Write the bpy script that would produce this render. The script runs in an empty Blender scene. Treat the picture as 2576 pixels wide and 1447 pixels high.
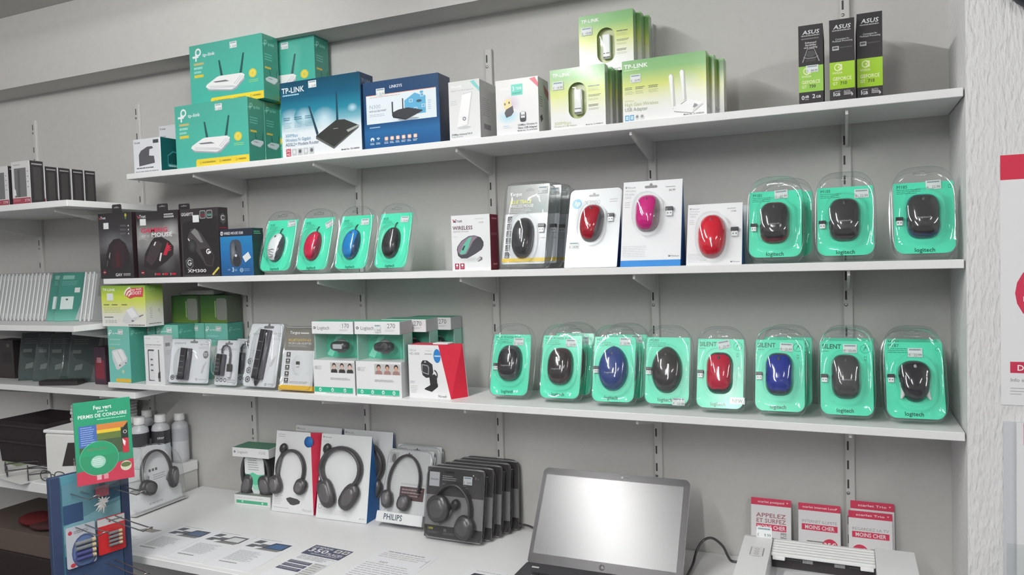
import bpy, random
from math import sin, cos, pi, radians, hypot, atan2, sqrt, tan, exp
from mathutils import Vector, Matrix
random.seed(11)
sc = bpy.context.scene
COL = sc.collection

# ------------------------------------------------------------------ camera
cam_d = bpy.data.cameras.new('camera')
cam_d.sensor_width = 36.0
cam_d.lens = 1869.27 / 2576 * 36.0
cam_d.clip_start = 0.02
cam = bpy.data.objects.new('camera', cam_d)
COL.objects.link(cam)
_yaw, _pitch, _roll = 0.4189, -0.0391, -0.0294
_fw = Vector((-sin(_yaw) * cos(_pitch), cos(_yaw) * cos(_pitch), sin(_pitch)))
_rt = Vector((cos(_yaw), sin(_yaw), 0))
_up = _rt.cross(_fw)
_r = _rt * cos(_roll) + _up * sin(_roll)
_u = _up * cos(_roll) - _rt * sin(_roll)
cam.matrix_world = Matrix(((_r.x, _u.x, -_fw.x, 1.8036), (_r.y, _u.y, -_fw.y, -2.0999), (_r.z, _u.z, -_fw.z, 0.013), (0, 0, 0, 1)))
sc.camera = cam

# ------------------------------------------------------------------ world, lamps, exposure
world = bpy.data.worlds.new('world')
sc.world = world
world.use_nodes = True
world.node_tree.nodes['Background'].inputs[0].default_value = (0.97, 0.97, 0.98, 1)
world.node_tree.nodes['Background'].inputs[1].default_value = 0.39
TUBES = [  # x, y, z, length along y, watts : the shop's ceiling tubes
    (0.6, -1.6, 0.99, 1.6, 64.0),
    (1.22, -3.6, 0.99, 2.2, 150.0),
    (3.4, -2.6, 0.99, 1.5, 46.0),
]
def tube_glow(length, watts, r=0.013):
    m = bpy.data.materials.new('fluorescent_tube'); m.use_nodes = True
    p = m.node_tree.nodes['Principled BSDF']
    p.inputs['Emission Color'].default_value = (1.0, 0.995, 0.98, 1)
    p.inputs['Emission Strength'].default_value = watts / (pi * 2 * pi * r * length)
    return m
sc.view_settings.view_transform = 'Standard'
sc.view_settings.look = 'None'
sc.view_settings.exposure = 0.32
sc.view_settings.gamma = 1.0
sc.view_settings.use_curve_mapping = False
sc.cycles.transparent_max_bounces = 20
sc.cycles.max_bounces = 7
sc.cycles.diffuse_bounces = 4
sc.cycles.glossy_bounces = 3
sc.cycles.adaptive_threshold = 0.035
sc.cycles.use_denoising = True

# ------------------------------------------------------------------ helpers
def lin(v):
    v /= 255.0
    return v / 12.92 if v <= 0.04045 else ((v + 0.055) / 1.055) ** 2.4
GAIN = 1.22
def C(r, g=None, b=None):
    if g is None:
        g = b = r
    return tuple(min(0.86, lin(k) * GAIN) for k in (r, g, b))
WHITE = C(212, 214, 216)
BLACK = C(44, 41, 43)

MATS = {}
def mat(kind):
    """material whose colour comes from the mesh's own colour attribute; kind sets the surface"""
    if kind in MATS:
        return MATS[kind]
    rough, metal, spec, coat, bump, bs = {
        'paper': (0.55, 0, 0.4, 0, 0.02, 300), 'gloss': (0.28, 0, 0.5, 0.25, 0.03, 60),
        'plastic': (0.32, 0, 0.5, 0, 0.0, 50), 'shiny': (0.12, 0, 0.55, 0.4, 0.0, 50),
        'matte': (0.6, 0, 0.3, 0, 0.03, 400), 'metal': (0.3, 0.9, 0.5, 0, 0.0, 50),
        'fabric': (0.9, 0, 0.15, 0, 0.25, 500), 'ink': (0.6, 0, 0.3, 0, 0.0, 50),
    }[kind]
    m = bpy.data.materials.new(kind)
    m.use_nodes = True
    nt = m.node_tree
    p = nt.nodes['Principled BSDF']
    a = nt.nodes.new('ShaderNodeAttribute')
    a.attribute_name = 'Col'
    nt.links.new(a.outputs['Color'], p.inputs['Base Color'])
    p.inputs['Roughness'].default_value = rough
    p.inputs['Metallic'].default_value = metal
    p.inputs['Specular IOR Level'].default_value = spec
    p.inputs['Coat Weight'].default_value = coat
    p.inputs['Coat Roughness'].default_value = 0.12
    if bump:
        t = nt.nodes.new('ShaderNodeTexCoord')
        n = nt.nodes.new('ShaderNodeTexNoise')
        n.inputs['Scale'].default_value = bs
        b = nt.nodes.new('ShaderNodeBump')
        b.inputs['Strength'].default_value = bump
        b.inputs['Distance'].default_value = 0.002
        nt.links.new(t.outputs['Object'], n.inputs['Vector'])
        nt.links.new(n.outputs['Fac'], b.inputs['Height'])
        nt.links.new(b.outputs['Normal'], p.inputs['Normal'])
    MATS[kind] = m
    return m

def clear_mat(name, tint, gloss, rough=0.06):
    """thin clear plastic: passes light, reflects by its Fresnel curve"""
    if name in MATS:
        return MATS[name]
    m = bpy.data.materials.new(name)
    m.use_nodes = True
    nt = m.node_tree
    nt.nodes.remove(nt.nodes['Principled BSDF'])
    out = nt.nodes['Material Output']
    tr = nt.nodes.new('ShaderNodeBsdfTransparent'); tr.inputs[0].default_value = (*tint, 1)
    gl = nt.nodes.new('ShaderNodeBsdfGlossy'); gl.inputs['Roughness'].default_value = rough
    gl.inputs[0].default_value = (0.95, 0.97, 0.97, 1)
    fr = nt.nodes.new('ShaderNodeFresnel')
    # a thin sheet reflects alike from both sides: undo the node's inversion on back faces
    ge = nt.nodes.new('ShaderNodeNewGeometry'); ma = nt.nodes.new('ShaderNodeMath'); ma.operation = 'MULTIPLY_ADD'
    ma.inputs[1].default_value = 1.0/gloss - gloss; ma.inputs[2].default_value = gloss
    nt.links.new(ge.outputs['Backfacing'], ma.inputs[0]); nt.links.new(ma.outputs[0], fr.inputs['IOR'])
    mx = nt.nodes.new('ShaderNodeMixShader')
    t = nt.nodes.new('ShaderNodeTexCoord'); n = nt.nodes.new('ShaderNodeTexNoise')
    n.inputs['Scale'].default_value = 28
    b = nt.nodes.new('ShaderNodeBump'); b.inputs['Strength'].default_value = 0.12; b.inputs['Distance'].default_value = 0.004
    nt.links.new(t.outputs['Object'], n.inputs['Vector'])
    nt.links.new(n.outputs['Fac'], b.inputs['Height'])
    nt.links.new(b.outputs['Normal'], gl.inputs['Normal'])
    nt.links.new(b.outputs['Normal'], fr.inputs['Normal'])
    nt.links.new(fr.outputs[0], mx.inputs[0]); nt.links.new(tr.outputs[0], mx.inputs[1]); nt.links.new(gl.outputs[0], mx.inputs[2])
    nt.links.new(mx.outputs[0], out.inputs[0])
    MATS[name] = m
    return m
def clear(): return clear_mat('clear_plastic', (0.962, 0.973, 0.971), 1.5)
def rim(): return clear_mat('clear_plastic_edge', (0.80, 0.84, 0.84), 2.4, 0.22)

class MB:
    """mesh collector: verts, faces, a colour per face (or per corner)"""
    def __init__(s, xf=None):
        s.v = []; s.f = []; s.c = []; s.m = []; s.xf = xf; s.smooth = False; s.sm = []; s.mi = 0
    def pt(s, p):
        p = Vector(p)
        if s.xf is not None: p = s.xf @ p
        s.v.append(p); return len(s.v) - 1
    def face(s, idx, col):
        s.f.append(tuple(idx)); s.c.append(col); s.sm.append(s.smooth); s.m.append(s.mi)
    def poly(s, pts, col):
        s.face([s.pt(p) for p in pts], col)
    def box(s, x0, y0, z0, x1, y1, z1, col, side=None, top=None, c=0.0, left=None, bottom=None, back=None):
        """chamfered box; side/top/left/bottom/back override the colour of that face"""
        side = side or col; top = top or col; left = left or side; bottom = bottom or top; back = back or col
        if c <= 0:
            i = [s.pt(p) for p in ((x0,y0,z0),(x1,y0,z0),(x1,y1,z0),(x0,y1,z0),(x0,y0,z1),(x1,y0,z1),(x1,y1,z1),(x0,y1,z1))]
            for q, k in (((0,1,5,4),col),((1,2,6,5),side),((2,3,7,6),back),((3,0,4,7),left),((4,5,6,7),top),((3,2,1,0),bottom)):
                s.face([i[j] for j in q], k)
            return
        X = (x0, x1); Y = (y0, y1); Z = (z0, z1); V = {}
        for a in (0,1):
            for b in (0,1):
                for d in (0,1):
                    sx, sy, sz = (c, -c)[a], (c, -c)[b], (c, -c)[d]
                    V[a,b,d,'x'] = s.pt((X[a], Y[b]+sy, Z[d]+sz))
                    V[a,b,d,'y'] = s.pt((X[a]+sx, Y[b], Z[d]+sz))
                    V[a,b,d,'z'] = s.pt((X[a]+sx, Y[b]+sy, Z[d]))
        g = lambda t, k: V[(*t, k)]
        s.face([g(t,'y') for t in ((0,0,0),(1,0,0),(1,0,1),(0,0,1))], col)
        s.face([g(t,'y') for t in ((1,1,0),(0,1,0),(0,1,1),(1,1,1))], back)
        s.face([g(t,'x') for t in ((1,0,0),(1,1,0),(1,1,1),(1,0,1))], side)
        s.face([g(t,'x') for t in ((0,1,0),(0,0,0),(0,0,1),(0,1,1))], left)
        s.face([g(t,'z') for t in ((0,0,1),(1,0,1),(1,1,1),(0,1,1))], top)
        s.face([g(t,'z') for t in ((0,1,0),(1,1,0),(1,0,0),(0,0,0))], bottom)
        for a in (0,1):
            for b in (0,1):
                s.face([g((a,b,0),'x'), g((a,b,0),'y'), g((a,b,1),'y'), g((a,b,1),'x')], col if b == 0 else back)
                s.face([g((0,a,b),'y'), g((1,a,b),'y'), g((1,a,b),'z'), g((0,a,b),'z')], col if a == 0 else back)
                s.face([g((a,0,b),'x'), g((a,1,b),'x'), g((a,1,b),'z'), g((a,0,b),'z')], side)
                for d in (0,1):
                    s.face([g((a,b,d),k) for k in 'xyz'], col)
    def prism(s, pts, y0, y1, col, side=None, back=None):
        """polygon in the xz plane, extruded along y (front at y0)"""
        side = side or col; n = len(pts)
        a = [s.pt((p[0], y0, p[1])) for p in pts]; b = [s.pt((p[0], y1, p[1])) for p in pts]
        s.face(a, col); s.face(b[::-1], back or side)
        for i in range(n):
            j = (i + 1) % n
            s.face((a[i], b[i], b[j], a[j]), side)
    def loft(s, rings, cols, cap0=False, cap1=False, closed=True):
        """rings: lists of equal length; cols: one colour per band or a callable(band, j)"""
        ids = [[s.pt(p) for p in r] for r in rings]
        n = len(ids[0])
        for k in range(len(ids) - 1):
            for j in range(n if closed else n - 1):
                q = (j + 1) % n
                col = cols(k, j) if callable(cols) else (cols[k] if isinstance(cols, list) else cols)
                s.face((ids[k][j], ids[k][q], ids[k+1][q], ids[k+1][j]), col)
        c0 = cols(0, 0) if callable(cols) else (cols[0] if isinstance(cols, list) else cols)
        c1 = cols(len(ids)-2, 0) if callable(cols) else (cols[-1] if isinstance(cols, list) else cols)
        if cap0: s.face(ids[0][::-1], c0)
        if cap1: s.face(ids[-1], c1)
    def tube(s, path, r, col, n=8, flat=1.0, cap=True):
        """round tube along a path; r number or list; flat squashes it along y"""
        P = [Vector(p) for p in path]; rings = []
        ref = None
        for i, p in enumerate(P):
            t = (P[min(i+1, len(P)-1)] - P[max(i-1, 0)]).normalized()
            if ref is None:
                ref = Vector((0, 1, 0)) if abs(t.y) < 0.9 else Vector((1, 0, 0))
            b = t.cross(ref)
            if b.length < 1e-4:
                ref = Vector((1, 0, 0)); b = t.cross(ref)
            b.normalize(); a = b.cross(t).normalized(); ref = a
            rr = r[i] if isinstance(r, (list, tuple)) else r
            rings.append([p + (b * cos(2*pi*k/n) + a * sin(2*pi*k/n) * flat) * rr for k in range(n)])
        o = s.smooth; s.smooth = True
        s.loft(rings, col)
        s.smooth = o
        if cap:
            s.poly(rings[0][::-1], col); s.poly(rings[-1], col)
    def lathe(s, prof, cols, c=(0,0,0), n=20):
        """profile [(r, z)] about the z axis through c"""
        o = s.smooth; s.smooth = True
        s.loft([[(c[0]+r*cos(2*pi*k/n), c[1]+r*sin(2*pi*k/n), c[2]+z) for k in range(n)] for r, z in prof], cols, cap0=True, cap1=True)
        s.smooth = o
    def blob(s, c, rx, ry, rz, col, n=16, m=8, e=2.0, rot=0.0):
        """ellipsoid / super-ellipsoid; rot turns it in the xz plane"""
        o = s.smooth; s.smooth = True
        def P(a, b):
            f = lambda v: abs(v) ** (2.0/e) * (1 if v >= 0 else -1)
            x, y, z = rx*f(cos(b))*f(cos(a)), ry*f(sin(b)), rz*f(cos(b))*f(sin(a))
            return (c[0]+x*cos(rot)-z*sin(rot), c[1]+y, c[2]+x*sin(rot)+z*cos(rot))
        rings = [[P(2*pi*j/n, -pi/2 + pi*(k+0.02)/(m+0.04)) for j in range(n)] for k in range(m+1)]
        s.loft(rings, col, cap0=True, cap1=True)
        s.smooth = o
    def build(s, name, parent=None, kind='paper', mats=None, **tags):
        me = bpy.data.meshes.new(name)
        me.from_pydata([tuple(v) for v in s.v], [], s.f)
        at = me.color_attributes.new('Col', 'FLOAT_COLOR', 'CORNER')
        buf = []
        for f, c in zip(s.f, s.c):
            if isinstance(c[0], (tuple, list)):
                for k in c: buf += (*k, 1.0)
            else:
                buf += (*c, 1.0) * len(f)
        at.data.foreach_set('color', buf)
        for m in (mats or [mat(kind)]): me.materials.append(m)
        me.polygons.foreach_set('use_smooth', s.sm)
        me.polygons.foreach_set('material_index', s.m)
        me.update()
        o = bpy.data.objects.new(name, me)
        COL.objects.link(o)
        if parent is not None: o.parent = parent
        for k, v in tags.items(): o[k] = v
        return o

def thing(name, label, cat, loc=(0,0,0), yaw=0.0, lean=0.0, group=None, roll=0.0):
    o = bpy.data.objects.new(name, None)
    o.empty_display_size = 0.03
    COL.objects.link(o)
    o.location = loc
    o.rotation_euler = (-radians(lean), radians(roll), radians(yaw))
    o['label'] = label; o['category'] = cat
    if group: o['group'] = group
    return o
def tag(o, label, cat, group=None):
    o['label'] = label; o['category'] = cat
    if group: o['group'] = group
    return o
def struct(o):
    o['kind'] = 'structure'; return o
def dup(root, loc=None, yaw=None, label=None, lean=None):
    r = root.copy(); COL.objects.link(r)
    if loc is not None: r.location = loc
    e = list(r.rotation_euler)
    if yaw is not None: e[2] = radians(yaw)
    if lean is not None: e[0] = -radians(lean)
    r.rotation_euler = e
    if label: r['label'] = label
    for ch in list(root.children):
        c = ch.copy(); COL.objects.link(c); c.parent = r
        for g in ch.children:
            d = g.copy(); COL.objects.link(d); d.parent = c
    return r

# lettering: outlines of the built-in font, cached once per character
CH = ' ABCDEFGHIJKLMNOPQRSTUVWXYZabcdefghijklmnopqrstuvwxyz0123456789-+.,:/&%°€éÉ'
GLYPH = {}
def _load_glyphs():
    obs = []
    for bold in (0, 1):
        for ch in CH:
            for body in (ch, '|' + ch + '|'):
                cu = bpy.data.curves.new('g', 'FONT'); cu.body = body; cu.size = 1.0
                cu.resolution_u = 2; cu.offset = 0.018 * bold
                ob = bpy.data.objects.new('g', cu); COL.objects.link(ob)
                obs.append((bold, ch, body, ob))
    cu = bpy.data.curves.new('g', 'FONT'); cu.body = '||'; cu.size = 1.0
    ob0 = bpy.data.objects.new('g', cu); COL.objects.link(ob0)
    bpy.context.view_layer.update()
    dg = bpy.context.evaluated_depsgraph_get()
    def ext(o):
        e = o.evaluated_get(dg); me = e.to_mesh()
        vs = [(v.co.x, v.co.y) for v in me.vertices]; fs = [tuple(p.vertices) for p in me.polygons]
        e.to_mesh_clear()
        return vs, fs
    w = lambda vs: max(v[0] for v in vs) - min(v[0] for v in vs)
    base = w(ext(ob0)[0]); adv = {}
    for bold, ch, body, ob in obs:
        vs, fs = ext(ob)
        if len(body) == 3: GLYPH[bold, ch] = (GLYPH[bold, ch][0], GLYPH[bold, ch][1], w(vs) - base - (0.036 if bold else 0) + 0.018 * bold)
        else: GLYPH[bold, ch] = (vs, fs, 0)
    for t in obs:
        c = t[3].data; bpy.data.objects.remove(t[3]); bpy.data.curves.remove(c)
    c = ob0.data; bpy.data.objects.remove(ob0); bpy.data.curves.remove(c)
_load_glyphs()
_hv = [v[1] for v in GLYPH[0, 'H'][0]]
CAP = max(_hv) - min(_hv)

class Art(MB):
    """flat print on a w x h face: x runs 0..1 to the right, v runs 0..1 downwards"""
    def __init__(s, w, h, y=-0.0003, xf=None):
        super().__init__(xf); s.w = w; s.h = h; s.y = y
    def q(s, x, v): return (x * s.w, s.y, (1 - v) * s.h)
    def nx(s): s.y -= 0.00003
    def P(s, pts, col):
        s.nx(); s.poly([s.q(*p) for p in pts], col)
    def R(s, x0, v0, x1, v1, col, c2=None):
        c = [c2, c2, col, col] if c2 else col
        s.nx(); s.poly([s.q(x0, v1), s.q(x1, v1), s.q(x1, v0), s.q(x0, v0)], c)
    def G(s, stops, x0=0, x1=1):
        """vertical gradient of printed colour: [(v, colour), ...]"""
        s.nx(); s.stops = stops
        for (a, ca), (b, cb) in zip(stops, stops[1:]):
            s.poly([s.q(x0, b), s.q(x1, b), s.q(x1, a), s.q(x0, a)], [cb, cb, ca, ca])
        s.nx()
    def bg(s, v):
        for (a, ca), (b, cb) in zip(s.stops, s.stops[1:]):
            if a <= v <= b: return tuple(p + (q-p)*(v-a)/(b-a) for p, q in zip(ca, cb))
        return s.stops[-1][1]
    def E(s, cx, cv, rx, rv, col, n=20, rot=0.0, e=2.0, c2=None):
        f = lambda k: abs(k) ** (2.0/e) * (1 if k >= 0 else -1)
        pts = []
        for k in range(n):
            x = rx * s.w * f(cos(2*pi*k/n)); z = rv * s.h * f(sin(2*pi*k/n))
            pts.append((min(1, max(0, cx + (x*cos(rot) - z*sin(rot))/s.w)), min(1, max(0, cv - (x*sin(rot) + z*cos(rot))/s.h))))
        s.nx()
        if c2 == 'bg': c2 = s.bg
        if c2:
            ids = [s.pt(s.q(*p)) for p in pts]; ce = s.pt(s.q(cx, cv))
            for k in range(n): s.face((ce, ids[k], ids[(k+1) % n]), [col, c2(pts[k][1]), c2(pts[(k+1) % n][1])] if callable(c2) else [col, c2, c2])
        else: s.poly([s.q(*p) for p in pts], col)
    def O(s, cx, cv, r, t, col, n=20, a0=0, a1=360):
        """ring of radius r and width t (fractions of w), optionally an arc"""
        s.nx(); k = s.w / s.h
        ang = [radians(a0 + (a1-a0)*i/n) for i in range(n+1)]
        o = [s.pt(s.q(cx + r*cos(a), cv - r*k*sin(a))) for a in ang]
        i_ = [s.pt(s.q(cx + (r-t)*cos(a), cv - (r-t)*k*sin(a))) for a in ang]
        for j in range(n): s.face((o[j], o[j+1], i_[j+1], i_[j]), col)
    def T(s, text, x, v, cap, col, wd=None, al='l', b=1, sl=0.0, rot=0.0):
        """lettering, baseline at v, capital height cap (fraction of h), fitted to width wd (fraction of w)"""
        k = cap * s.h / CAP; tot = sum(GLYPH[b, c][2] for c in text)
        kx = k if wd is None else wd * s.w / tot
        px = x * s.w - (tot*kx if al == 'r' else tot*kx/2 if al == 'c' else 0); z0 = (1 - v) * s.h
        ox = x * s.w
        s.nx()
        for c in text:
            vs, fs, ad = GLYPH[b, c]
            m = len(s.v)
            for gx, gy in vs:
                X = px + gx*kx + gy*k*sl; Z = gy*k
                if rot: X, Z = ox + (X-ox)*cos(rot) - Z*sin(rot), (X-ox)*sin(rot) + Z*cos(rot)
                s.pt((X, s.y, z0 + Z))
            for f in fs: s.face([m + i for i in f], col)
            px += ad * kx
    def L(s, x0, v0, x1, v1, n, col, fill=0.45, rag=0.25):
        """lines of small print"""
        s.nx(); st = (v1 - v0) / n
        for i in range(n):
            e = x1 - (x1 - x0) * rag * random.random(); v = v0 + i*st; x = x0
            while x < e - 1e-6:
                u = min(e, x + (x1-x0)*random.uniform(0.06, 0.2))
                s.poly([s.q(x, v+st*fill), s.q(u, v+st*fill), s.q(u, v), s.q(x, v)], col)
                x = u + (x1-x0)*0.018
    def done(s, parent, name='front_print', kind='ink'):
        return s.build(name, parent, kind) if s.f else None

def sticker(parent, w, h, x, v, sw=0.030, sh=0.021, price='22.99', rot=0.0, y=-0.0016, mark=True):
    """price sticker stuck on a w x h front; x, v is its middle"""
    a = Art(sw, sh, 0.0)
    a.box(0, 0, 0, sw, 0.0004, sh, C(206, 210, 210))
    a.y = -0.0002
    if mark:
        a.L(0.1, 0.1, 0.9, 0.3, 1, C(120, 140, 150), 0.8, 0.0)
        a.T('€', 0.06, 0.9, 0.28, C(110, 112, 118), wd=0.13, b=0)
        a.T(price, 0.94, 0.9, 0.28, C(96, 98, 104), wd=0.11*len(price), al='r', b=0)
    o = a.build('price_sticker', parent, 'paper')
    o.matrix_local = Matrix.Translation((x*w, y, (1-v)*h)) @ Matrix.Rotation(-rot, 4, 'Y') @ Matrix.Translation((-sw/2, 0, -sh/2))
    return o

def carton(name, label, cat, loc, w, h, d, front, side=None, top=None, yaw=0.0, lean=0.0, group=None, art=None, side_art=None, stick=None, kind='gloss', c=0.0012, left=None):
    t = thing(name, label, cat, loc, yaw, lean, group)
    m = MB(); m.box(0, 0, 0, w, d, h, front, side, top, c, left)
    m.build('carton', t, kind)
    if art:
        a = Art(w, h); a.R(0.01, 0.01, 0.99, 0.99, front); art(a); a.done(t, 'front_print', kind)
    if side_art:
        a = Art(d, h, xf=Matrix.Translation((w, 0, 0)) @ Matrix.Rotation(pi/2, 4, 'Z')); a.R(0.02, 0.01, 0.98, 0.99, side or front); side_art(a); a.done(t, 'side_print', kind)
    for sk in (stick or []):
        sticker(t, w, h, *sk[:2], **(sk[2] if len(sk) > 2 else {}))
    return t
# ------------------------------------------------------------------ the room
Z1, Z2, Z3, T, D, ZC, ZD = 0.3476, -0.0174, -0.3915, 0.0191, 0.2548, -0.83, -0.725
YF = -D
def wall_mat(name, col, scale, stretch, strength, rough=0.85, dist=0.003):
    m = bpy.data.materials.new(name); m.use_nodes = True; nt = m.node_tree
    p = nt.nodes['Principled BSDF']; p.inputs['Roughness'].default_value = rough
    p.inputs['Specular IOR Level'].default_value = 0.25
    t = nt.nodes.new('ShaderNodeTexCoord'); mp = nt.nodes.new('ShaderNodeMapping')
    mp.inputs['Scale'].default_value = stretch
    n = nt.nodes.new('ShaderNodeTexNoise'); n.inputs['Scale'].default_value = scale; n.inputs['Detail'].default_value = 5
    r = nt.nodes.new('ShaderNodeMixRGB'); r.blend_type = 'MIX'
    r.inputs[1].default_value = (*[k*0.95 for k in col], 1); r.inputs[2].default_value = (*[min(.9, k*1.04) for k in col], 1)
    b = nt.nodes.new('ShaderNodeBump'); b.inputs['Strength'].default_value = strength; b.inputs['Distance'].default_value = dist
    nt.links.new(t.outputs['Object'], mp.inputs[0]); nt.links.new(mp.outputs[0], n.inputs['Vector'])
    nt.links.new(n.outputs['Fac'], r.inputs[0]); nt.links.new(r.outputs[0], p.inputs['Base Color'])
    nt.links.new(n.outputs['Fac'], b.inputs['Height']); nt.links.new(b.outputs['Normal'], p.inputs['Normal'])
    return m
PLASTER = wall_mat('painted_plaster', (0.555, 0.55, 0.532), 40, (1, 1, 1), 0.06)
PAPER_W = wall_mat('woodchip_wallpaper', (0.74, 0.74, 0.74), 95, (1.4, 1.4, 0.42), 1.0, dist=0.006)
CEIL = wall_mat('ceiling_paint', (0.6, 0.59, 0.57), 30, (1, 1, 1), 0.05)
FLOOR = wall_mat('dark_floor', (0.05, 0.042, 0.042), 12, (1, 1, 1), 0.05, 0.6)
LAM = wall_mat('white_laminate', (0.80, 0.805, 0.805), 6, (1, 1, 1), 0.008, 0.38)
STEEL = wall_mat('white_enamel_steel', (0.575, 0.57, 0.555), 8, (1, 1, 1), 0.01, 0.45)

def slab(name, x0, y0, z0, x1, y1, z1, m, parent=None, c=0.0):
    b = MB(); b.box(x0, y0, z0, x1, y1, z1, (0.7, 0.7, 0.7), c=c)
    return b.build(name, parent, mats=[m])
struct(slab('wall_back', -4.6, 0.0, -1.65, 2.05, 0.12, 1.05, PLASTER))
struct(slab('wall_right', 2.045, -0.262, -1.65, 4.6, 0.12, 1.05, PAPER_W))
struct(slab('ceiling', -4.6, -6.5, 1.05, 4.6, 0.12, 1.13, CEIL))
struct(slab('floor', -4.6, -6.5, -1.73, 4.6, 0.12, -1.65, FLOOR))
struct(slab('trim_1', -4.6, -0.13, 0.765, 2.045, 0.0, 1.05, CEIL))

# ceiling tube fixtures
for i, (x, y, z, l, p) in enumerate(TUBES):
    t = thing('ceiling_light', ['white tube lamp on the ceiling near the shelves', 'long white tube lamp on the ceiling behind the camera', 'white tube lamp on the ceiling far to the right'][i], 'lamp', (x, y, z))
    m = MB(); m.box(-0.06, -l/2-0.03, 0.0, 0.06, l/2+0.03, 0.06, C(200), c=0.004); m.build('housing', t, 'plastic')
    m = MB(); m.tube([(0, -l/2, -0.014), (0, 0, -0.014), (0, l/2, -0.014)], 0.013, C(225), 12); m.build('tube', t, mats=[tube_glow(l, p)])

# slotted uprights with brackets
UX = [-1.327, -0.708, -0.1835, 0.3165, 0.8165, 1.3165, 1.8165]
SHELVES = [(-0.482, Z1), (-0.626, Z2), (-0.629, Z3)]
order = ['far left', 'second from the left', 'third from the left', 'fourth from the left', 'fifth from the left', 'sixth from the left', 'rightmost']
def bracket(parent, ztop, depth, hb):
    m = MB()
    m.xf = Matrix.Rotation(pi/2, 4, 'Z')
    pts = [(-depth+0.006, ztop), (-0.006, ztop), (-0.006, ztop-hb), (-0.03, ztop-hb), (-depth+0.006, ztop-0.012)]
    m.prism([(p[0], p[1]) for p in pts], -0.003, 0.003, C(196, 196, 194))
    return m.build('bracket', parent, 'plastic')
_m = MB(); _m.box(-0.0072, -0.0124, -0.0115, -0.0028, -0.0119, 0.0115, C(64, 62, 61))
_o = _m.build('slot', None, 'matte'); SLOT = _o.data; bpy.data.objects.remove(_o)
for i, ux in enumerate(UX):
    zb = ZC if i > 1 else -1.2
    zt = 0.6583
    t = thing('slotted_upright', 'white slotted steel shelf upright on the back wall, ' + order[i], 'upright', (ux, 0, zb), group='slotted shelf uprights')
    H = zt - zb
    m = MB(); m.box(-0.011, -0.012, 0, 0.011, 0, H, (0.6, 0.6, 0.6), c=0.0015); m.build('channel', t, mats=[STEEL])
    k = 0
    z = H - 0.03
    while z > 0.02:
        if k % 5 != 1:
            so = bpy.data.objects.new('slot', SLOT); COL.objects.link(so); so.parent = t; so.location = (0, 0, z)
        z -= 0.05 if k % 5 != 1 else 0.045
        k += 1
    z = H - 0.0545
    while z > 0.02:
        m = MB(); m.xf = Matrix.Translation((-0.005, -0.012, z)) @ Matrix.Rotation(pi/2, 4, 'X')
        m.lathe([(0.0045, 0), (0.004, 0.0012), (0.002, 0.0018)], C(150, 150, 148), n=10); m.build('screw', t, 'metal')
        z -= 0.245
    if i > 1:
        for xl, zs in SHELVES: bracket(t, zs - T - zb, D - 0.01, 0.055)
    if i == 2: pass
    if i < 2:
        bracket(t, 0.2345 - zb, 0.37, 0.07)
        bracket(t, -0.2005 - zb, 0.33, 0.07)
        bracket(t, -0.4475 - zb, 0.235, 0.055)

tag(slab('wall_shelf', -0.482, YF, Z1-T, 2.042, -0.0125, Z1, LAM, c=0.0012), 'top white shelf board carrying router boxes', 'shelf', 'long white shelf boards')
tag(slab('wall_shelf', -0.626, YF, Z2-T, 2.042, -0.0125, Z2, LAM, c=0.0012), 'middle white shelf board carrying mouse packs', 'shelf', 'long white shelf boards')
tag(slab('wall_shelf', -0.629, YF, Z3-T, 2.042, -0.0125, Z3, LAM, c=0.0012), 'lower white shelf board carrying webcams and green mouse packs', 'shelf', 'long white shelf boards')
tag(slab('corner_shelf', -2.6, -0.395, 0.235, -0.6, -0.0125, 0.257, LAM, c=0.0012), 'white shelf at far left under the black hard drive boxes', 'shelf')
tag(slab('corner_shelf', -2.6, -0.351, -0.20, -0.66, -0.0125, -0.179, LAM, c=0.0012), 'white shelf at far left under the clear card packs', 'shelf')
tag(slab('corner_shelf', -2.6, -0.25, -0.447, -0.5, -0.0125, -0.425, LAM, c=0.0012), 'shallow white shelf at far left under dark blister packs', 'shelf')

t = thing('low_cabinet', 'white low cabinet at left with bottles and papers on top', 'cabinet', (-0.47, 0, -1.65))
slab('cabinet_top', -2.2, -0.43, 0.89, 0.0, -0.013, 0.925, LAM, t, 0.0015)
slab('end_panel', -0.03, -0.40, 0.0, -0.004, -0.013, 0.89, STEEL, t)
slab('end_panel', -2.19, -0.40, 0.0, -2.16, -0.013, 0.89, STEEL, t)
slab('inner_shelf', -2.16, -0.40, 0.42, -0.03, -0.02, 0.44, LAM, t)
t = thing('counter', 'long white counter below the shelves, papers and laptop on top', 'counter', (0, 0, -1.65))
slab('counter_top', -0.466, -0.585, 0.797, 2.043, -0.001, 0.82, LAM, t, 0.0015)
slab('support_panel', -0.44, -0.52, 0.0, -0.41, -0.01, 0.797, LAM, t)
slab('support_panel', 0.8, -0.52, 0.0, 0.83, -0.01, 0.797, LAM, t)
slab('support_panel', 2.0, -0.52, 0.0, 2.03, -0.01, 0.797, LAM, t)
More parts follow.
